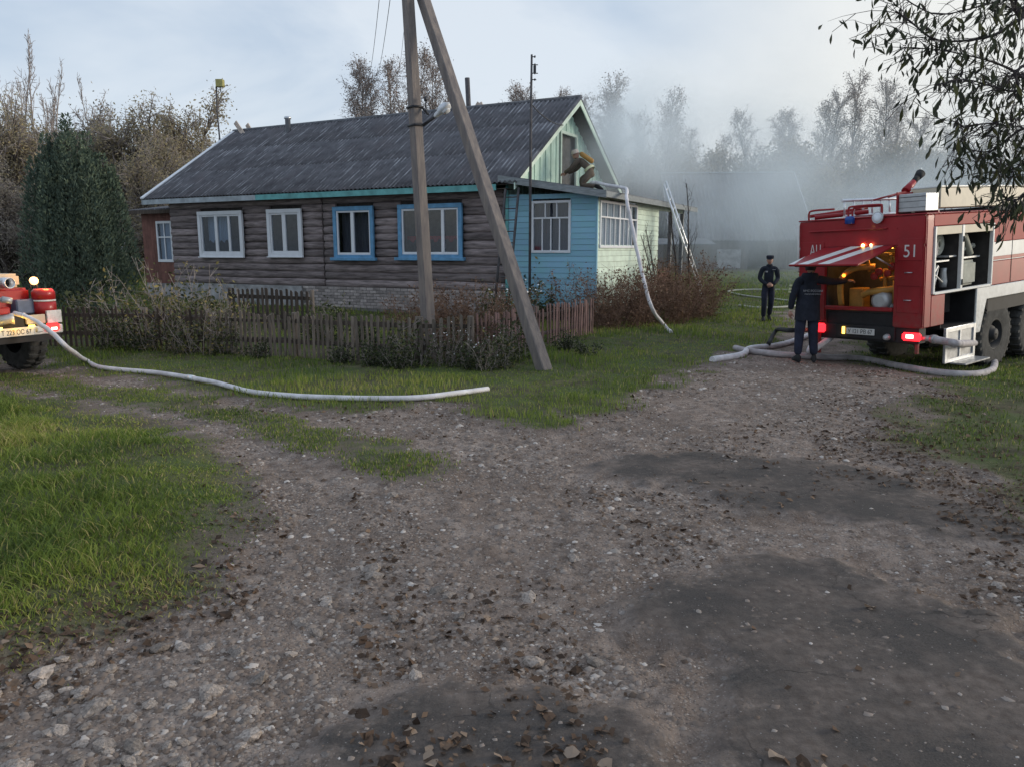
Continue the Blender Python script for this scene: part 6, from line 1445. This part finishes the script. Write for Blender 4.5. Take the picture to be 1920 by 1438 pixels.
# ------------------------------------------------------------------ near tree whose leafy branches hang in from the right
def build_near_tree():
    rng = np.random.default_rng(21); base_ = Vector((6.6, 5.2, float(height(6.6, 5.2))-.1))
    t = empty('cherry_tree', base_, 0, 'nearby tree with drooping twigs and hanging dark leaves at the upper right', 'tree')
    o = np.array(base_)
    def A(px, py, Y): return np.array(atY(px, py, Y))
    limbs = []; segs = []; tw = []; spots = []
    trunk = [o, o+[-.05, .05, .9], o+[-.10, .1, 1.8], o+[-.25, .15, 2.6], o+[-.3, .2, 3.4], o+[-.2, .3, 4.3]]
    for i in range(5): segs.append((trunk[i], trunk[i+1], .16-.024*i, .16-.024*(i+1)))
    c1 = trunk[3]; c2 = trunk[4]; c0 = trunk[2]
    main = [[c2, A(1990, 15, 5.6), A(1885, 35, 5.6), A(1800, 66, 5.6), A(1735, 78, 5.6), A(1680, 72, 5.5), A(1640, 40, 5.5), A(1612, 22, 5.5)],
            [c2, A(2000, -30, 5.8), A(1880, -12, 5.8), A(1790, 8, 5.8), A(1700, 28, 5.7), A(1650, 10, 5.7), A(1625, -10, 5.7)],
            [c1, A(1990, 40, 5.3), A(1875, 32, 5.3), A(1860, 5, 5.3), A(1840, -40, 5.3)],
            [c1, A(1990, 150, 5.7), A(1900, 148, 5.7), A(1850, 130, 5.7), A(1780, 112, 5.6), A(1700, 95, 5.6), A(1630, 90, 5.6)],
            [c1, A(2000, 190, 5.4), A(1910, 205, 5.4), A(1850, 235, 5.4), A(1790, 232, 5.4), A(1730, 240, 5.4)],
            [c0, A(2020, 260, 5.5), A(1910, 240, 5.5), A(1840, 262, 5.5), A(1790, 285, 5.5), A(1745, 280, 5.5)],
            [c0, A(2020, 330, 5.4), A(1930, 345, 5.4), A(1885, 372, 5.4), A(1845, 375, 5.4), A(1815, 360, 5.4)],
            [c0, A(2010, 300, 5.8), A(1920, 300, 5.8), A(1860, 318, 5.8), A(1815, 325, 5.8)],
            [c1, A(1985, 130, 5.2), A(1870, 170, 5.2), A(1800, 165, 5.2), A(1740, 150, 5.2), A(1690, 160, 5.2)],
            [c2, A(2050, -120, 5.0), A(2180, -260, 4.8)], [c2, A(2080, 60, 6.4), A(2250, 20, 7.0)], [c1, A(2150, 200, 4.6), A(2350, 150, 4.3)], [c0, A(2160, 330, 6.2), A(2380, 330, 6.8)]]
    def A2(p):
        f = p[1]*_c-(p[2]-CAM_H)*_s; px = 960+1430*p[0]/f
        return p+np.array([max(0., min(1., (1960-px)/160))*.24, 0, 0])
    main = [[m[0]]+[A2(q) for q in m[1:]] for m in main]
    for mi, m in enumerate(main):
        P = [np.array(p) for p in smooth_path([Vector(p) for p in m], 4)]; N = len(P)-1
        r0 = .019 if mi in (0, 3, 5) else .013
        rs = [max(.0045, r0*(1-i/N)**1.1) for i in range(N+1)]
        for i in range(N): segs.append((P[i], P[i+1], rs[i], rs[i+1]))
        Lm = sum(np.linalg.norm(P[i+1]-P[i]) for i in range(N)); nt = int(Lm*(15 if mi < 9 else 6))
        for k in range(nt):
            s = (.18+.82*rng.random())*N; i = min(int(s), N-1); q = P[i]+(P[i+1]-P[i])*(s-i); d = (P[i+1]-P[i]); d /= np.linalg.norm(d)+1e-9
            d = d*.7+rng.normal(0, .55, 3)+[-.12, 0, -.05]; d /= np.linalg.norm(d); L = (.16+.32*rng.random())*(.6 if mi in (5, 6, 7) else 1); pts = [q]
            for j in range(5):
                d = d+rng.normal(0, .16, 3)+[0, 0, -.09]; d /= np.linalg.norm(d); q = q+d*L/5; pts.append(q)
            for j in range(5): tw.append((pts[j], pts[j+1], .0030*(1-.15*j), .0030*(1-.15*(j+1))))
            if rng.random() < .5:
                d2 = d+rng.normal(0, .6, 3); d2 /= np.linalg.norm(d2); e2 = pts[3]+d2*.18; tw.append((pts[3], e2, .0026, .0018)); spots += [e2]
            if rng.random() < .8:
                cl = 1+int(rng.random()*2.6)
                for c in range(cl): spots.append(pts[rng.integers(2, 6)]+rng.normal(0, .012, 3))
    sub = lambda S: [(np.array(a)-o, np.array(b)-o, r, q) for a, b, r, q in S]
    V, F = strip_tubes(sub(segs), 7); link('trunk', np_mesh('trunk', V, F, [M['twig']], True), None, t)
    V, F = strip_tubes(sub(tw), 4); x = link('twigs', np_mesh('twigs', V, F, [M['twig']], True), None, t); x['kind'] = 'stuff'
    # hanging leaves: real blades with a fold and a curl
    lv = []
    for k in range(5):
        L, wd, cu = .068+.007*k, .0095+.002*(k % 3), rng.uniform(-.3, .5); vs = [(0, 0, 0)]; fs = []
        prof = [(.12, .0, .0), (.3, .7, .0), (.55, 1, 0), (.8, .6, 0), (1, .0, 0)]
        V = [(0, 0, 0), (0, .0, -.012)]
        for s, w, _ in prof[1:4]: V += [(-wd*w, cu*L*s*s*.5+.004*w, -.012-L*s), (0, cu*L*s*s*.5-.003, -.012-L*s), (wd*w, cu*L*s*s*.5+.004*w, -.012-L*s)]
        V.append((.004, cu*L*.5, -.012-L))
        Fs = [(1, 2, 3), (1, 3, 4), (2, 5, 6, 3), (3, 6, 7, 4), (5, 8, 9, 6), (6, 9, 10, 7), (8, 11, 9), (9, 11, 10), (0, 1, 4)]
        me = MB().add(V, Fs, False).mesh('leaf', M['near_leaf']); at = me.attributes.new('tint', 'FLOAT', 'POINT'); at.data.foreach_set('value', np.full(len(V), [.1, .35, .5, .75, .95][k], np.float32)); lv.append(me)
    rng.shuffle(spots); cnt = 0; rest = MB(); tv = []
    vis = []
    for p in spots:
        dv = np.array(p)-[0, 0, CAM_H]; f = dv[1]*_c-dv[2]*_s; px = 960+1430*dv[0]/f
        vis.append(px < 1935)
    order = [p for p, v in zip(spots, vis) if v] + [p for p, v in zip(spots, vis) if not v]
    for p in order:
        rot = (rng.normal(0, .45), rng.normal(0, .45), rng.random()*6.28); sc = .75+.6*rng.random(); k = int(rng.integers(0, 5)) if rng.random() < .35 else int(rng.integers(0, 3))
        if cnt < 300:
            q = link('leaf', lv[k], None, t, tuple(np.array(p)-o), rot); q.scale = (sc, sc, sc); cnt += 1
        else:
            Mx = Matrix.Translation(Vector(np.array(p)-o)) @ Matrix.Rotation(rot[2], 4, 'Z') @ Matrix.Rotation(rot[1], 4, 'Y') @ Matrix.Rotation(rot[0], 4, 'X') @ Matrix.Scale(sc, 4)
            me = lv[k]; rest.add([v.co for v in me.vertices], [tuple(f.vertices) for f in me.polygons], False, Mx); tv += [[.1, .35, .5, .75, .95][k]]*len(me.vertices)
    if rest.v:
        me = rest.mesh('foliage', M['near_leaf']); at = me.attributes.new('tint', 'FLOAT', 'POINT'); at.data.foreach_set('value', np.array(tv, np.float32)); x = link('foliage', me, None, t); x['kind'] = 'stuff'
    print('near leaves', len(spots), sum(vis))
build_near_tree()

# ------------------------------------------------------------------ weeds, shrubs, flowers along the fence
def shrub_parts(seed, H, R, stems, leaves, lsize, leafm, stemm, tint=.5, flower=0, lean=.25, top_heavy=.3, stem_r=.007):
    rng = np.random.default_rng(seed); segs = []; C = []; fl = []
    for s in range(stems):
        a = rng.random()*6.28; r = R*.5*math.sqrt(rng.random()); p = np.array([r*math.cos(a), r*math.sin(a), -.05]); L = H*(.55+.5*rng.random()); d = np.array([math.cos(a)*lean, math.sin(a)*lean, 1.])+rng.normal(0, .12, 3)
        n = 6
        for k in range(n):
            d = d+rng.normal(0, .12, 3); d /= np.linalg.norm(d); q = p+d*L/n; segs.append((p, q, stem_r*(1-.12*k), stem_r*(1-.12*(k+1))))
            for b in range(2):
                dd = d+rng.normal(0, .8, 3); dd /= np.linalg.norm(dd); e = p+dd*L*.16*(.5+rng.random()); segs.append((p, e, stem_r*.6, stem_r*.25)); C.append(e); C.append((p+e)/2)
            C.append(q); p = q
        fl.append(p)
    V, F = strip_tubes(segs, 3); out = [('stems', np_mesh('stems', V, F, [stemm], True))]
    C = np.array(C); 
    if leaves:
        c = C[rng.integers(0, len(C), leaves)]+rng.normal(0, lsize*.8, (leaves, 3)); c[:, 2] = np.maximum(c[:, 2], .02)
        out.append(('foliage', leaf_mesh('foliage', c, lsize, leafm, rng, np.clip(rng.normal(tint, .22, leaves), 0, 1), droop=.3)))
    if flower:
        f = np.array(fl)[rng.integers(0, len(fl), flower)]+rng.normal(0, .09, (flower, 3)); mb = MB()
        for q in f:
            k = 6; r = .012+.008*rng.random(); nz = rng.normal(0, .5, 3)+[0, -.6, .6]; nz /= np.linalg.norm(nz); Fm = Vector(nz).to_track_quat('Z', 'Y').to_matrix().to_4x4(); Fm.translation = Vector(q)
            mb.add([(0, 0, .004)]+[(r*math.cos(6.283*i/k), r*math.sin(6.283*i/k), 0) for i in range(k)], [(0, 1+i, 1+(i+1) % k) for i in range(k)], False, Fm)
        out.append(('blossoms', mb.mesh('blossoms', M['petal'])))
    return out
def build_shrubs():
    W = [shrub_parts(200+i, .95, .5, 16, 620, .075, M['leaf_weed'], M['twigm'], .45) for i in range(3)]
    Yw = [shrub_parts(210+i, 1.25, .6, 16, 520, .06, M['leaf_weed'], M['twigm'], .78, 0, .35) for i in range(2)]
    Br = [shrub_parts(220+i, 1.25, .9, 46, 1700, .05, M['leaf_brown'], M['brownstem'], .55, 0, .45, stem_r=.006) for i in range(3)]
    Fl = [shrub_parts(230+i, .95, .35, 12, 380, .06, M['leaf_weed'], M['twigm'], .4, 20) for i in range(2)]
    Dk = [shrub_parts(240+i, .6, .55, 16, 700, .07, M['leaf_weed'], M['twigm'], .22) for i in range(2)]
    def put(parts, px, py, s, name, label, cat, group=None, sz=1.0):
        p = gp(px, py); return plant(name, parts, p, random.uniform(0, 6.28), (s, s, s*sz), label, cat, group)
    g = 'weeds growing through and before the picket fence'
    for i, (px, py, s, K, lab) in enumerate([(215, 655, 1.0, W[0], 'leafy weed leaning on the dark fence, left of the overgrown stretch'), (262, 658, 1.05, Dk[0], 'low dark weed at the foot of the dark fence'), (300, 658, 1.0, Yw[0], 'yellowish tall weed at the left of the overgrown fence stretch'), (345, 662, .9, W[1], 'dense green weed in the middle of the overgrown fence stretch'), (385, 664, 1.0, Yw[1], 'yellow flecked weed drooping over the fence'), (420, 664, .9, W[2], 'green weed at the right of the overgrown fence stretch'), (480, 672, .6, Dk[1], 'short dark weed at the fence foot left of the middle post'), (640, 680, .65, Dk[0], 'short dark weed at the fence foot right of the middle post'), (700, 684, .8, Dk[1], 'dark weed at the fence foot before the concrete pole'), (740, 690, .75, Dk[0], 'dark bushy weed left of the concrete pole foot'), (770, 688, .95, W[0], 'dull weed touching the left side of the concrete pole')]):
        put(K, px, py, s, 'weed_plant', lab, 'weed', g)
    for px, py, s, K, lab in [(838, 688, .8, Fl[0], 'white flowering weed just right of the concrete pole'), (880, 690, .75, Dk[1], 'large dark weed between the pole and the brace'), (905, 694, .8, Fl[1], 'weed with a few white flowers left of the brace'), (935, 690, .8, W[1], 'olive weed in front of the faded red fence'), (965, 675, .95, W[2], 'tall olive weed left of the brace'), (860, 675, .85, Br[1], 'rust brown weed behind the flowering one'), (1060, 655, .7, Dk[0], 'low weed right of the brace foot'), (1100, 668, .55, Dk[1], 'small weed on the lawn edge right of the brace')]:
        put(K, px, py, s, 'weed_plant', lab, 'weed', 'weeds round the pole and its brace')
    put(Fl[0], 952, 625, 1.45, 'flower_bush', 'bush covered with small white flowers left of the brace', 'bush')
    put(Fl[1], 955, 622, 1.4, 'flower_bush', 'second white flowering bush pressed against the first by the brace', 'bush')
    g = 'garden shrubs behind the fence'
    for px, py, s, K, lab in [(180, 628, 1.5, W[0], 'tall weedy shrub behind the dark fence under the juniper'), (280, 640, 1.5, Yw[0], 'yellowish shrub behind the fence left of the first window'), (330, 640, 1.6, Yw[1], 'pale yellow shrub under the first window'), (380, 638, 1.45, W[1], 'green shrub under the first window, right side'), (420, 638, 1.2, Yw[0], 'low yellowish shrub left of the dark inner fence'), (620, 640, 1.1, W[2], 'green shrub right of the dark inner fence'), (590, 635, 1.0, Dk[0], 'dark low shrub at the end of the inner fence'), (680, 645, .9, Dk[1], 'dark low shrub before the brick foundation'), (860, 640, 1.2, Br[0], 'rusty shrub before the brick foundation right of the pole'), (905, 635, 1.25, Br[1], 'rusty shrub left of the white flowers'), (830, 640, 1.05, Br[2], 'low rusty shrub at the right side of the pole'), (770, 645, .95, Br[2], 'small rusty shrub left of the pole'), (1010, 605, 1.55, W[0], 'grey green shrub under the blue porch window, left'), (1050, 598, 1.65, Yw[1], 'taller shrub under the blue porch window'), (1085, 600, 1.4, W[2], 'shrub at the corner of the blue porch'), (930, 630, 1.3, W[1], 'green shrub at the end of the log wall')]:
        put(K, px, py, s, 'garden_shrub', lab, 'shrub', g)
    g = 'brown spirea bushes along the porch'
    for px, py, s, K, lab in [(1120, 615, 1.35, Br[0], 'brown bush at the porch corner behind the faded fence'), (1165, 612, 1.45, Br[1], 'brown bush left of the climbing hose'), (1205, 608, 1.5, Br[2], 'brown bush just behind the climbing hose'), (1245, 604, 1.5, Br[0], 'tall brown bush right of the climbing hose'), (1285, 598, 1.4, Br[1], 'brown bush under the middle of the metal ladder'), (1310, 592, 1.1, Br[2], 'small brown bush at the foot of the metal ladder'), (1225, 585, 1.6, Br[1], 'brown bush against the mint porch wall'), (1180, 590, 1.5, Br[2], 'brown bush below the mint porch window'), (1270, 580, 1.6, Br[0], 'brown bush below the open end of the porch')]:
        put(K, px, py, s, 'brown_bush', lab, 'bush', g)
    # bare lilac by the porch
    LB = [tree_meshes(260+i, M['twig'], M['twig'], H=3.6, spread=.75, n1=14, n2=4, n3=1, up=2.2, trunk_r=.02, bare_to=.35, droop=-.1, tw=.005, fork=2, sides=5) for i in range(2)]
    for a, b, s, k, lab in [(3.05, 4.1, .92, 0, 'bare lilac between the climbing hose and the ladder'), (3.3, 5.2, 1.12, 1, 'tall bare lilac rising above the porch eave by the ladder'), (3.2, 3.2, .8, 0, 'small bare lilac before the mint window')]:
        w = HW(a+.25, b, 0); w.z = float(height(w.x, w.y))-.03; plant('lilac_bush', LB[k], w, random.uniform(0, 6), s, lab, 'lilac', 'bare lilacs by the porch')
M['brownstem'] = mat('brown_stem', (0.19, 0.12, 0.09), .9, var=.3)
build_shrubs()
# ------------------------------------------------------------------ grass, stones, leaves
def grass_patch(name, X, Y, hgt, wid, tint, label, lean=.35, segs=2):
    n = len(X); rng = np.random.default_rng(n); Z = surf(X, Y)-.006; a = rng.random(n)*2*np.pi; b = rng.random(n)*2*np.pi
    w = np.stack([np.cos(a), np.sin(a), np.zeros(n)], 1)*(wid*.5)[:, None]; l = np.stack([np.cos(b), np.sin(b), np.zeros(n)], 1)*(hgt*lean*(.3+1.2*rng.random(n)))[:, None]
    P = np.stack([X, Y, Z], 1); h = np.zeros((n, 3)); h[:, 2] = hgt
    V = np.stack([P-w, P+w, P+l*.35+h*.6+w*.75, P+l*.35+h*.6-w*.75, P+l+h*.97], 1).reshape(-1, 3); i = (np.arange(n)*5)[:, None]
    F3 = np.concatenate([np.concatenate([i, i+1, i+2], 1), np.concatenate([i, i+2, i+3], 1), np.concatenate([i+3, i+2, i+4], 1)])
    me = np_mesh(name, V, F3, [M['grass_blade']], False, {'tint': np.repeat(np.clip(tint, 0, 1), 5)}); return tag(link(name, me), label, 'grass', None, 'stuff')
def scatter(n, y0, y1, rng, xl=-.95, xr=.95, pad=.6, pw=1.0):
    y = y0+(y1-y0)*rng.random(n)**pw; x = (xl+(xr-xl)*rng.random(n))*(y+pad); return x, y
def build_cover():
    rng = np.random.default_rng(101)
    def pick(x, y, f): k = rng.random(len(x)) < f; return x[k], y[k]
    # near bank: long grass
    n = 230000; x, y = scatter(n, 2.6, 11.5, rng, -1.35, -.15, .9, 1.0); b, s, l, r, asp = masks(x, y); clump = fbm(x, y, 2.4, 4, 50)
    d = np.clip((b+.10)/.5, 0, 1)*np.clip((clump-.25)*2.6, .3, 1.0); k = rng.random(n) < d
    x, y, b, clump = x[k], y[k], b[k], clump[k]; m = len(x); tall = fbm(x, y, 1.1, 3, 60)
    h = (.018+.105*np.clip(b/1.0, 0, 1)*np.clip((tall-.22)*2.0, .12, 1.1))*(.5+.9*rng.random(m)); t = .48+.80*(fbm(x, y, .8, 3, 70)-.38)+.30*np.clip(.9-b/1.2, 0, 1)*fbm(x, y, 3, 2, 71)+rng.normal(0, .13, m)
    t = np.where(rng.random(m) < .09, .9+.1*rng.random(m), t); grass_patch('bank_grass', x, y, h, .0045+.006*rng.random(m)*np.clip(y/5, .6, 1.6), t, 'long green grass on the bank at the near left', .9)
    # lawn from the road edge to the house
    n = 340000; x, y = scatter(n, 6.6, 46, rng, -.95, .95, 1.0, 1.75); b, s, l, r, asp = masks(x, y)
    d = np.clip((l+.1)/.4, 0, 1)*np.clip(.45+1.4*(fbm(x, y, 1.3, 4, 80)-.25), .12, 1); k = (rng.random(n) < d) & (l > -.1)
    inside = ((x+.2)*.885+(y-21.7)*-.465 < 3.0) & ((x+.2)*.885+(y-21.7)*-.465 > -16) & ((x+.2)*.465+(y-21.7)*.885 > .1) & ((x+.2)*.465+(y-21.7)*.885 < 9); k &= ~inside
    x, y = x[k], y[k]; m = len(x); tall = fbm(x, y, .9, 3, 61); h = (.025+.10*np.clip((tall-.32)*2.2, .08, 1))*(.5+.8*rng.random(m))*np.clip(.8+y/40, 1, 1.6)
    t = .50+.75*(fbm(x, y, .55, 4, 81)-.42)+rng.normal(0, .12, m); t = np.where(rng.random(m) < .04, .95, t)
    grass_patch('lawn_grass', x, y, h, (.008+.010*rng.random(m))*np.clip(y/14, .7, 2.6), t, 'green lawn between the track and the fence, up to the barn')
    # strip between the ruts and the right verge
    n = 130000; x, y = scatter(n, 5.5, 12, rng, -1.0, .05, .5); b, s, l, r, asp = masks(x, y); d = np.clip((s+.12)/.22, 0, 1)*np.clip((fbm(x, y, 2.4, 4, 90)-.27)*3.2, .05, .95); k = (rng.random(n) < d)
    x, y = x[k], y[k]; m = len(x); t = .40+.5*(fbm(x, y, 1.2, 3, 91)-.4)+rng.normal(0, .14, m); t = np.where(rng.random(m) < .10, .95, t)
    grass_patch('strip_grass', x, y, .016+.035*rng.random(m), .006+.007*rng.random(m), t, 'short worn grass strip between the two wheel ruts')
    n = 150000; x, y = scatter(n, 3.6, 24, rng, .25, 1.25, .5, 1.3); b, s, l, r, asp = masks(x, y); d = np.clip((r+.1)/1.0, 0, 1)*np.clip((fbm(x, y, 1.6, 4, 95)-.27)*3.4, .06, .95); k = (rng.random(n) < d)
    x, y = x[k], y[k]; m = len(x); t = .30+.6*(fbm(x, y, .9, 3, 96)-.4)+rng.normal(0, .14, m); t = np.where(rng.random(m) < .08, .95, t)
    grass_patch('verge_grass', x, y, .020+.055*rng.random(m)*np.clip(.4+r[k]*.5, .4, 1.1), (.006+.008*rng.random(m))*np.clip(y/9, .7, 1.8), t, 'patchy grass with dead leaves on the right verge')
    # ---- stones
    def stone_mesh(seed):
        q = np.random.default_rng(seed); bm = bmesh.new(); bmesh.ops.create_icosphere(bm, subdivisions=1, radius=.5)
        sc = (1, .62+.34*q.random(), .30+.22*q.random())
        for v in bm.verts:
            f = .82+.3*q.random(); v.co = Vector((v.co.x*sc[0], v.co.y*sc[1], v.co.z*sc[2]))*f
        me = bpy.data.meshes.new('stone'); bm.to_mesh(me); bm.free(); me.materials.append(M['stone']); return me
    SM = [stone_mesh(300+i) for i in range(9)]
    n = 16000; x, y = scatter(n, 1.9, 12, rng, -.75, .75, .4, 1.5); b, s, l, r, asp = masks(x, y); g = np.maximum.reduce([b, s, l, r]); am = asp.max(0)
    den = np.where(g < -.02, np.clip(.15+2.2*(fbm(x, y, .8, 4, 120)-.36), .04, 1), 0)*np.where(am > -.05, .015, 1); k = rng.random(n) < den; x, y = x[k], y[k]
    size = np.clip(rng.lognormal(-3.25, .48, len(x)), .018, .16); show = size/np.maximum(y, 1); order = np.argsort(-show)
    for j in order[:300]:
        z = float(surf(x[j:j+1], y[j:j+1])[0]); o = link('stone', SM[int(rng.integers(0, 9))], None, ROAD, (x[j], y[j], z+size[j]*.03), (rng.normal(0, .22), rng.normal(0, .22), rng.random()*6.28)); o.scale = (size[j],)*3
    # small gravel, one joined part of the road
    def joined(name, x, y, size, mats_, parent, label, flatten=.5, attr=True, zoff=-.001):
        n = len(x); ico = np.array([(0, 0, .5), (.45, 0, .1), (0, .4, .12), (-.42, .05, .08), (.05, -.44, .1), (.3, .3, -.2), (-.3, -.3, -.2), (-.3, .3, -.2), (.3, -.3, -.2)]); fc = np.array([(0, 1, 2), (0, 2, 3), (0, 3, 4), (0, 4, 1), (1, 5, 2), (2, 7, 3), (3, 6, 4), (4, 8, 1)])
        a = rng.random(n)*6.28; c, s_ = np.cos(a), np.sin(a); jit = .75+.5*rng.random((n, 9)); Q = ico[None]*jit[..., None]*size[:, None, None]*np.array([1, .8, flatten])
        V = np.stack([x[:, None]+Q[..., 0]*c[:, None]-Q[..., 1]*s_[:, None], y[:, None]+Q[..., 0]*s_[:, None]+Q[..., 1]*c[:, None], (surf(x, y)+zoff)[:, None]+Q[..., 2]], -1).reshape(-1, 3)
        F = (fc[None]+(np.arange(n)*9)[:, None, None]).reshape(-1, 3); me = np_mesh(name, V, F, mats_, False, {'tint': np.repeat(np.clip(rng.normal(.5, .24, n), 0, 1), 9)}); o = link(name, me, None, parent); o['kind'] = 'stuff'; return o
    n = 200000; xs, ys = scatter(n, 1.9, 16, rng, -.8, .8, .4, 1.45); b, s, l, r, asp = masks(xs, ys); g = np.maximum.reduce([b, s, l, r]); am = asp.max(0)
    den = np.where(g < 0.03, np.clip(.25+2.6*(fbm(xs, ys, .9, 5, 121)-.38), .08, 1), 0)*np.where(am > -.03, .035, 1); k = rng.random(n) < den; xs, ys = xs[k], ys[k]
    sz = np.clip(rng.lognormal(-4.02, .55, len(xs)), .007, .06)*np.clip(.75+ys/14, .8, 1.6)
    xs = np.concatenate([xs, x[order[300:]]]); ys = np.concatenate([ys, y[order[300:]]]); sz = np.concatenate([sz, size[order[300:]]])
    joined('gravel', xs, ys, sz, [M['gravel']], ROAD, None)
    # ---- fallen leaves
    def leaf1(seed):
        q = np.random.default_rng(seed); c = q.uniform(-.5, .5); V = []; n = 7
        for i in range(n):
            a = 2*math.pi*i/n; rr = .5*(.8+.4*q.random())*(1 if i else 1.25); V.append((rr*math.cos(a), rr*.72*math.sin(a), .10*q.normal()+c*.3*math.cos(a)**2))
        me = MB().add(V+[(0, 0, .02)], [(i, (i+1) % n, n) for i in range(n)]).mesh('fallen_leaf', M['dryleaf']); at = me.attributes.new('tint', 'FLOAT', 'POINT'); at.data.foreach_set('value', np.full(n+1, q.random()*.9+.1, np.float32)); return me
    LM = [leaf1(400+i) for i in range(8)]
    def leaf_zone(n, y0, y1, xl, xr, fden):
        x, y = scatter(n, y0, y1, rng, xl, xr, .5, 1.2); b, s, l, r, asp = masks(x, y); k = rng.random(n) < fden(x, y, b, s, l, r, asp.max(0)); return x[k], y[k]
    zs = [leaf_zone(42000, 2.3, 7.5, -1.0, -.1, lambda x, y, b, s, l, r, a: np.where((b > -.35) & (b < .75), np.clip(.55-.6*np.abs(b-.15), 0, 1)*np.clip((fbm(x, y, 1.5, 3, 130)-.25)*2, .1, 1), 0)*np.clip((6.5-y)/2.5, .15, 1)),
          leaf_zone(60000, 3.2, 13, .15, 1.0, lambda x, y, b, s, l, r, a: np.where((r > -.9) & (r < 1.3), np.clip(.7-.5*np.abs(r), 0, 1)*np.clip((fbm(x, y, 1.2, 4, 131)-.36)*3.2, 0, 1), 0)),
          leaf_zone(16000, 2.2, 9, -.2, .75, lambda x, y, b, s, l, r, a: np.clip((fbm(x, y, 1.0, 4, 132)-.545)*4.5, 0.006, .5)),
          leaf_zone(14000, 7, 13, -.4, .5, lambda x, y, b, s, l, r, a: np.where(np.abs(l) < .4, .5*np.clip((fbm(x, y, 1.5, 3, 133)-.3)*2.5, 0, 1), 0))]
    x = np.concatenate([z[0] for z in zs]); y = np.concatenate([z[1] for z in zs]); size = np.clip(rng.lognormal(-3.35, .34, len(x)), .016, .075); order = np.argsort(-size/y)
    for j in order[:300]:
        o = link('fallen_leaf', LM[int(rng.integers(0, 8))], None, GROUND, (x[j], y[j], float(surf(x[j:j+1], y[j:j+1])[0])+.010), (rng.normal(0, .25), rng.normal(0, .25), rng.random()*6.28)); o.scale = (size[j],)*3
    jj = order[300:]; C = np.stack([x[jj], y[jj], surf(x[jj], y[jj])+.008], 1)
    V, F = leaf_cards(C, size[jj], rng, up=2.5, aspect=.6); o = link('leaf_litter', np_mesh('leaf_litter', V, F, [M['dryleaf']], False, {'tint': np.repeat(np.clip(rng.normal(.42, .24, len(jj)), 0, 1), 4)}), None, GROUND); o['kind'] = 'stuff'
    print('cover stones', len(x), len(xs), 'leaves', len(jj))
build_cover()

# ------------------------------------------------------------------ smoke drifting from behind the house
def build_smoke():
    m = bpy.data.materials.new('smoke'); m.use_nodes = True; n, l = m.node_tree.nodes, m.node_tree.links; n.remove(n['Principled BSDF'])
    v = n.new('ShaderNodeVolumePrincipled'); v.inputs['Color'].default_value = (.88, .95, 1.0, 1); v.inputs['Anisotropy'].default_value = .1
    tcn = n.new('ShaderNodeTexCoord')
    # generated-free: object coordinates are metres from the smoke's own origin
    def puff(c, rad_, k):
        d = n.new('ShaderNodeVectorMath'); d.operation = 'SUBTRACT'; d.inputs[1].default_value = c; l.new(tcn.outputs['Object'], d.inputs[0])
        e = n.new('ShaderNodeVectorMath'); e.operation = 'DIVIDE'; e.inputs[1].default_value = rad_; l.new(d.outputs[0], e.inputs[0])
        f = n.new('ShaderNodeVectorMath'); f.operation = 'LENGTH'; l.new(e.outputs[0], f.inputs[0])
        g = n.new('ShaderNodeMapRange'); g.interpolation_type = 'SMOOTHSTEP'; g.inputs['From Min'].default_value = 1.0; g.inputs['From Max'].default_value = .0; g.inputs['To Max'].default_value = k; l.new(f.outputs['Value'], g.inputs['Value']); return g.outputs['Result']
    P = SMOKE_PUFFS; tot = puff(*P[0])
    for p in P[1:]:
        a = n.new('ShaderNodeMath'); a.operation = 'ADD'; l.new(tot, a.inputs[0]); l.new(puff(*p), a.inputs[1]); tot = a.outputs[0]
    z = n.new('ShaderNodeTexNoise'); z.inputs['Scale'].default_value = .22; z.inputs['Detail'].default_value = 4; z.inputs['Roughness'].default_value = .55; z.inputs['Distortion'].default_value = .6; l.new(tcn.outputs['Object'], z.inputs['Vector'])
    r = n.new('ShaderNodeMapRange'); r.inputs['From Min'].default_value = .40; r.inputs['From Max'].default_value = .64; r.inputs['To Min'].default_value = .10; r.inputs['To Max'].default_value = 2.0; l.new(z.outputs['Fac'], r.inputs['Value'])
    mu = n.new('ShaderNodeMath'); mu.operation = 'MULTIPLY'; l.new(tot, mu.inputs[0]); l.new(r.outputs['Result'], mu.inputs[1]); l.new(mu.outputs[0], v.inputs['Density'])
    l.new(v.outputs['Volume'], n['Material Output'].inputs['Volume'])
    o = MB().box(-11, 26, -13.6, 18, -1.5, 15).build('smoke', m, None, loc=(10, 36, 0)); tag(o, 'blue grey smoke drifting from behind the porch across the barn', 'smoke', None, 'stuff')
SMOKE_PUFFS = [((-1.0, -3.0, 4.8), (7.0, 7.0, 4.6), .13), ((6, 1, 3.5), (12, 10, 6.2), .085), ((16, 4, 4.0), (13, 11, 6.0), .055), ((1, 5, 8), (9, 9, 6), .04), ((14, 8, 7), (17, 13, 10), .030), ((-5.9, -9.6, 5.4), (3.6, 4.6, 3.2), .34)]
build_smoke()
SC.cycles.volume_step_rate = 1.0; SC.cycles.volume_max_steps = 128
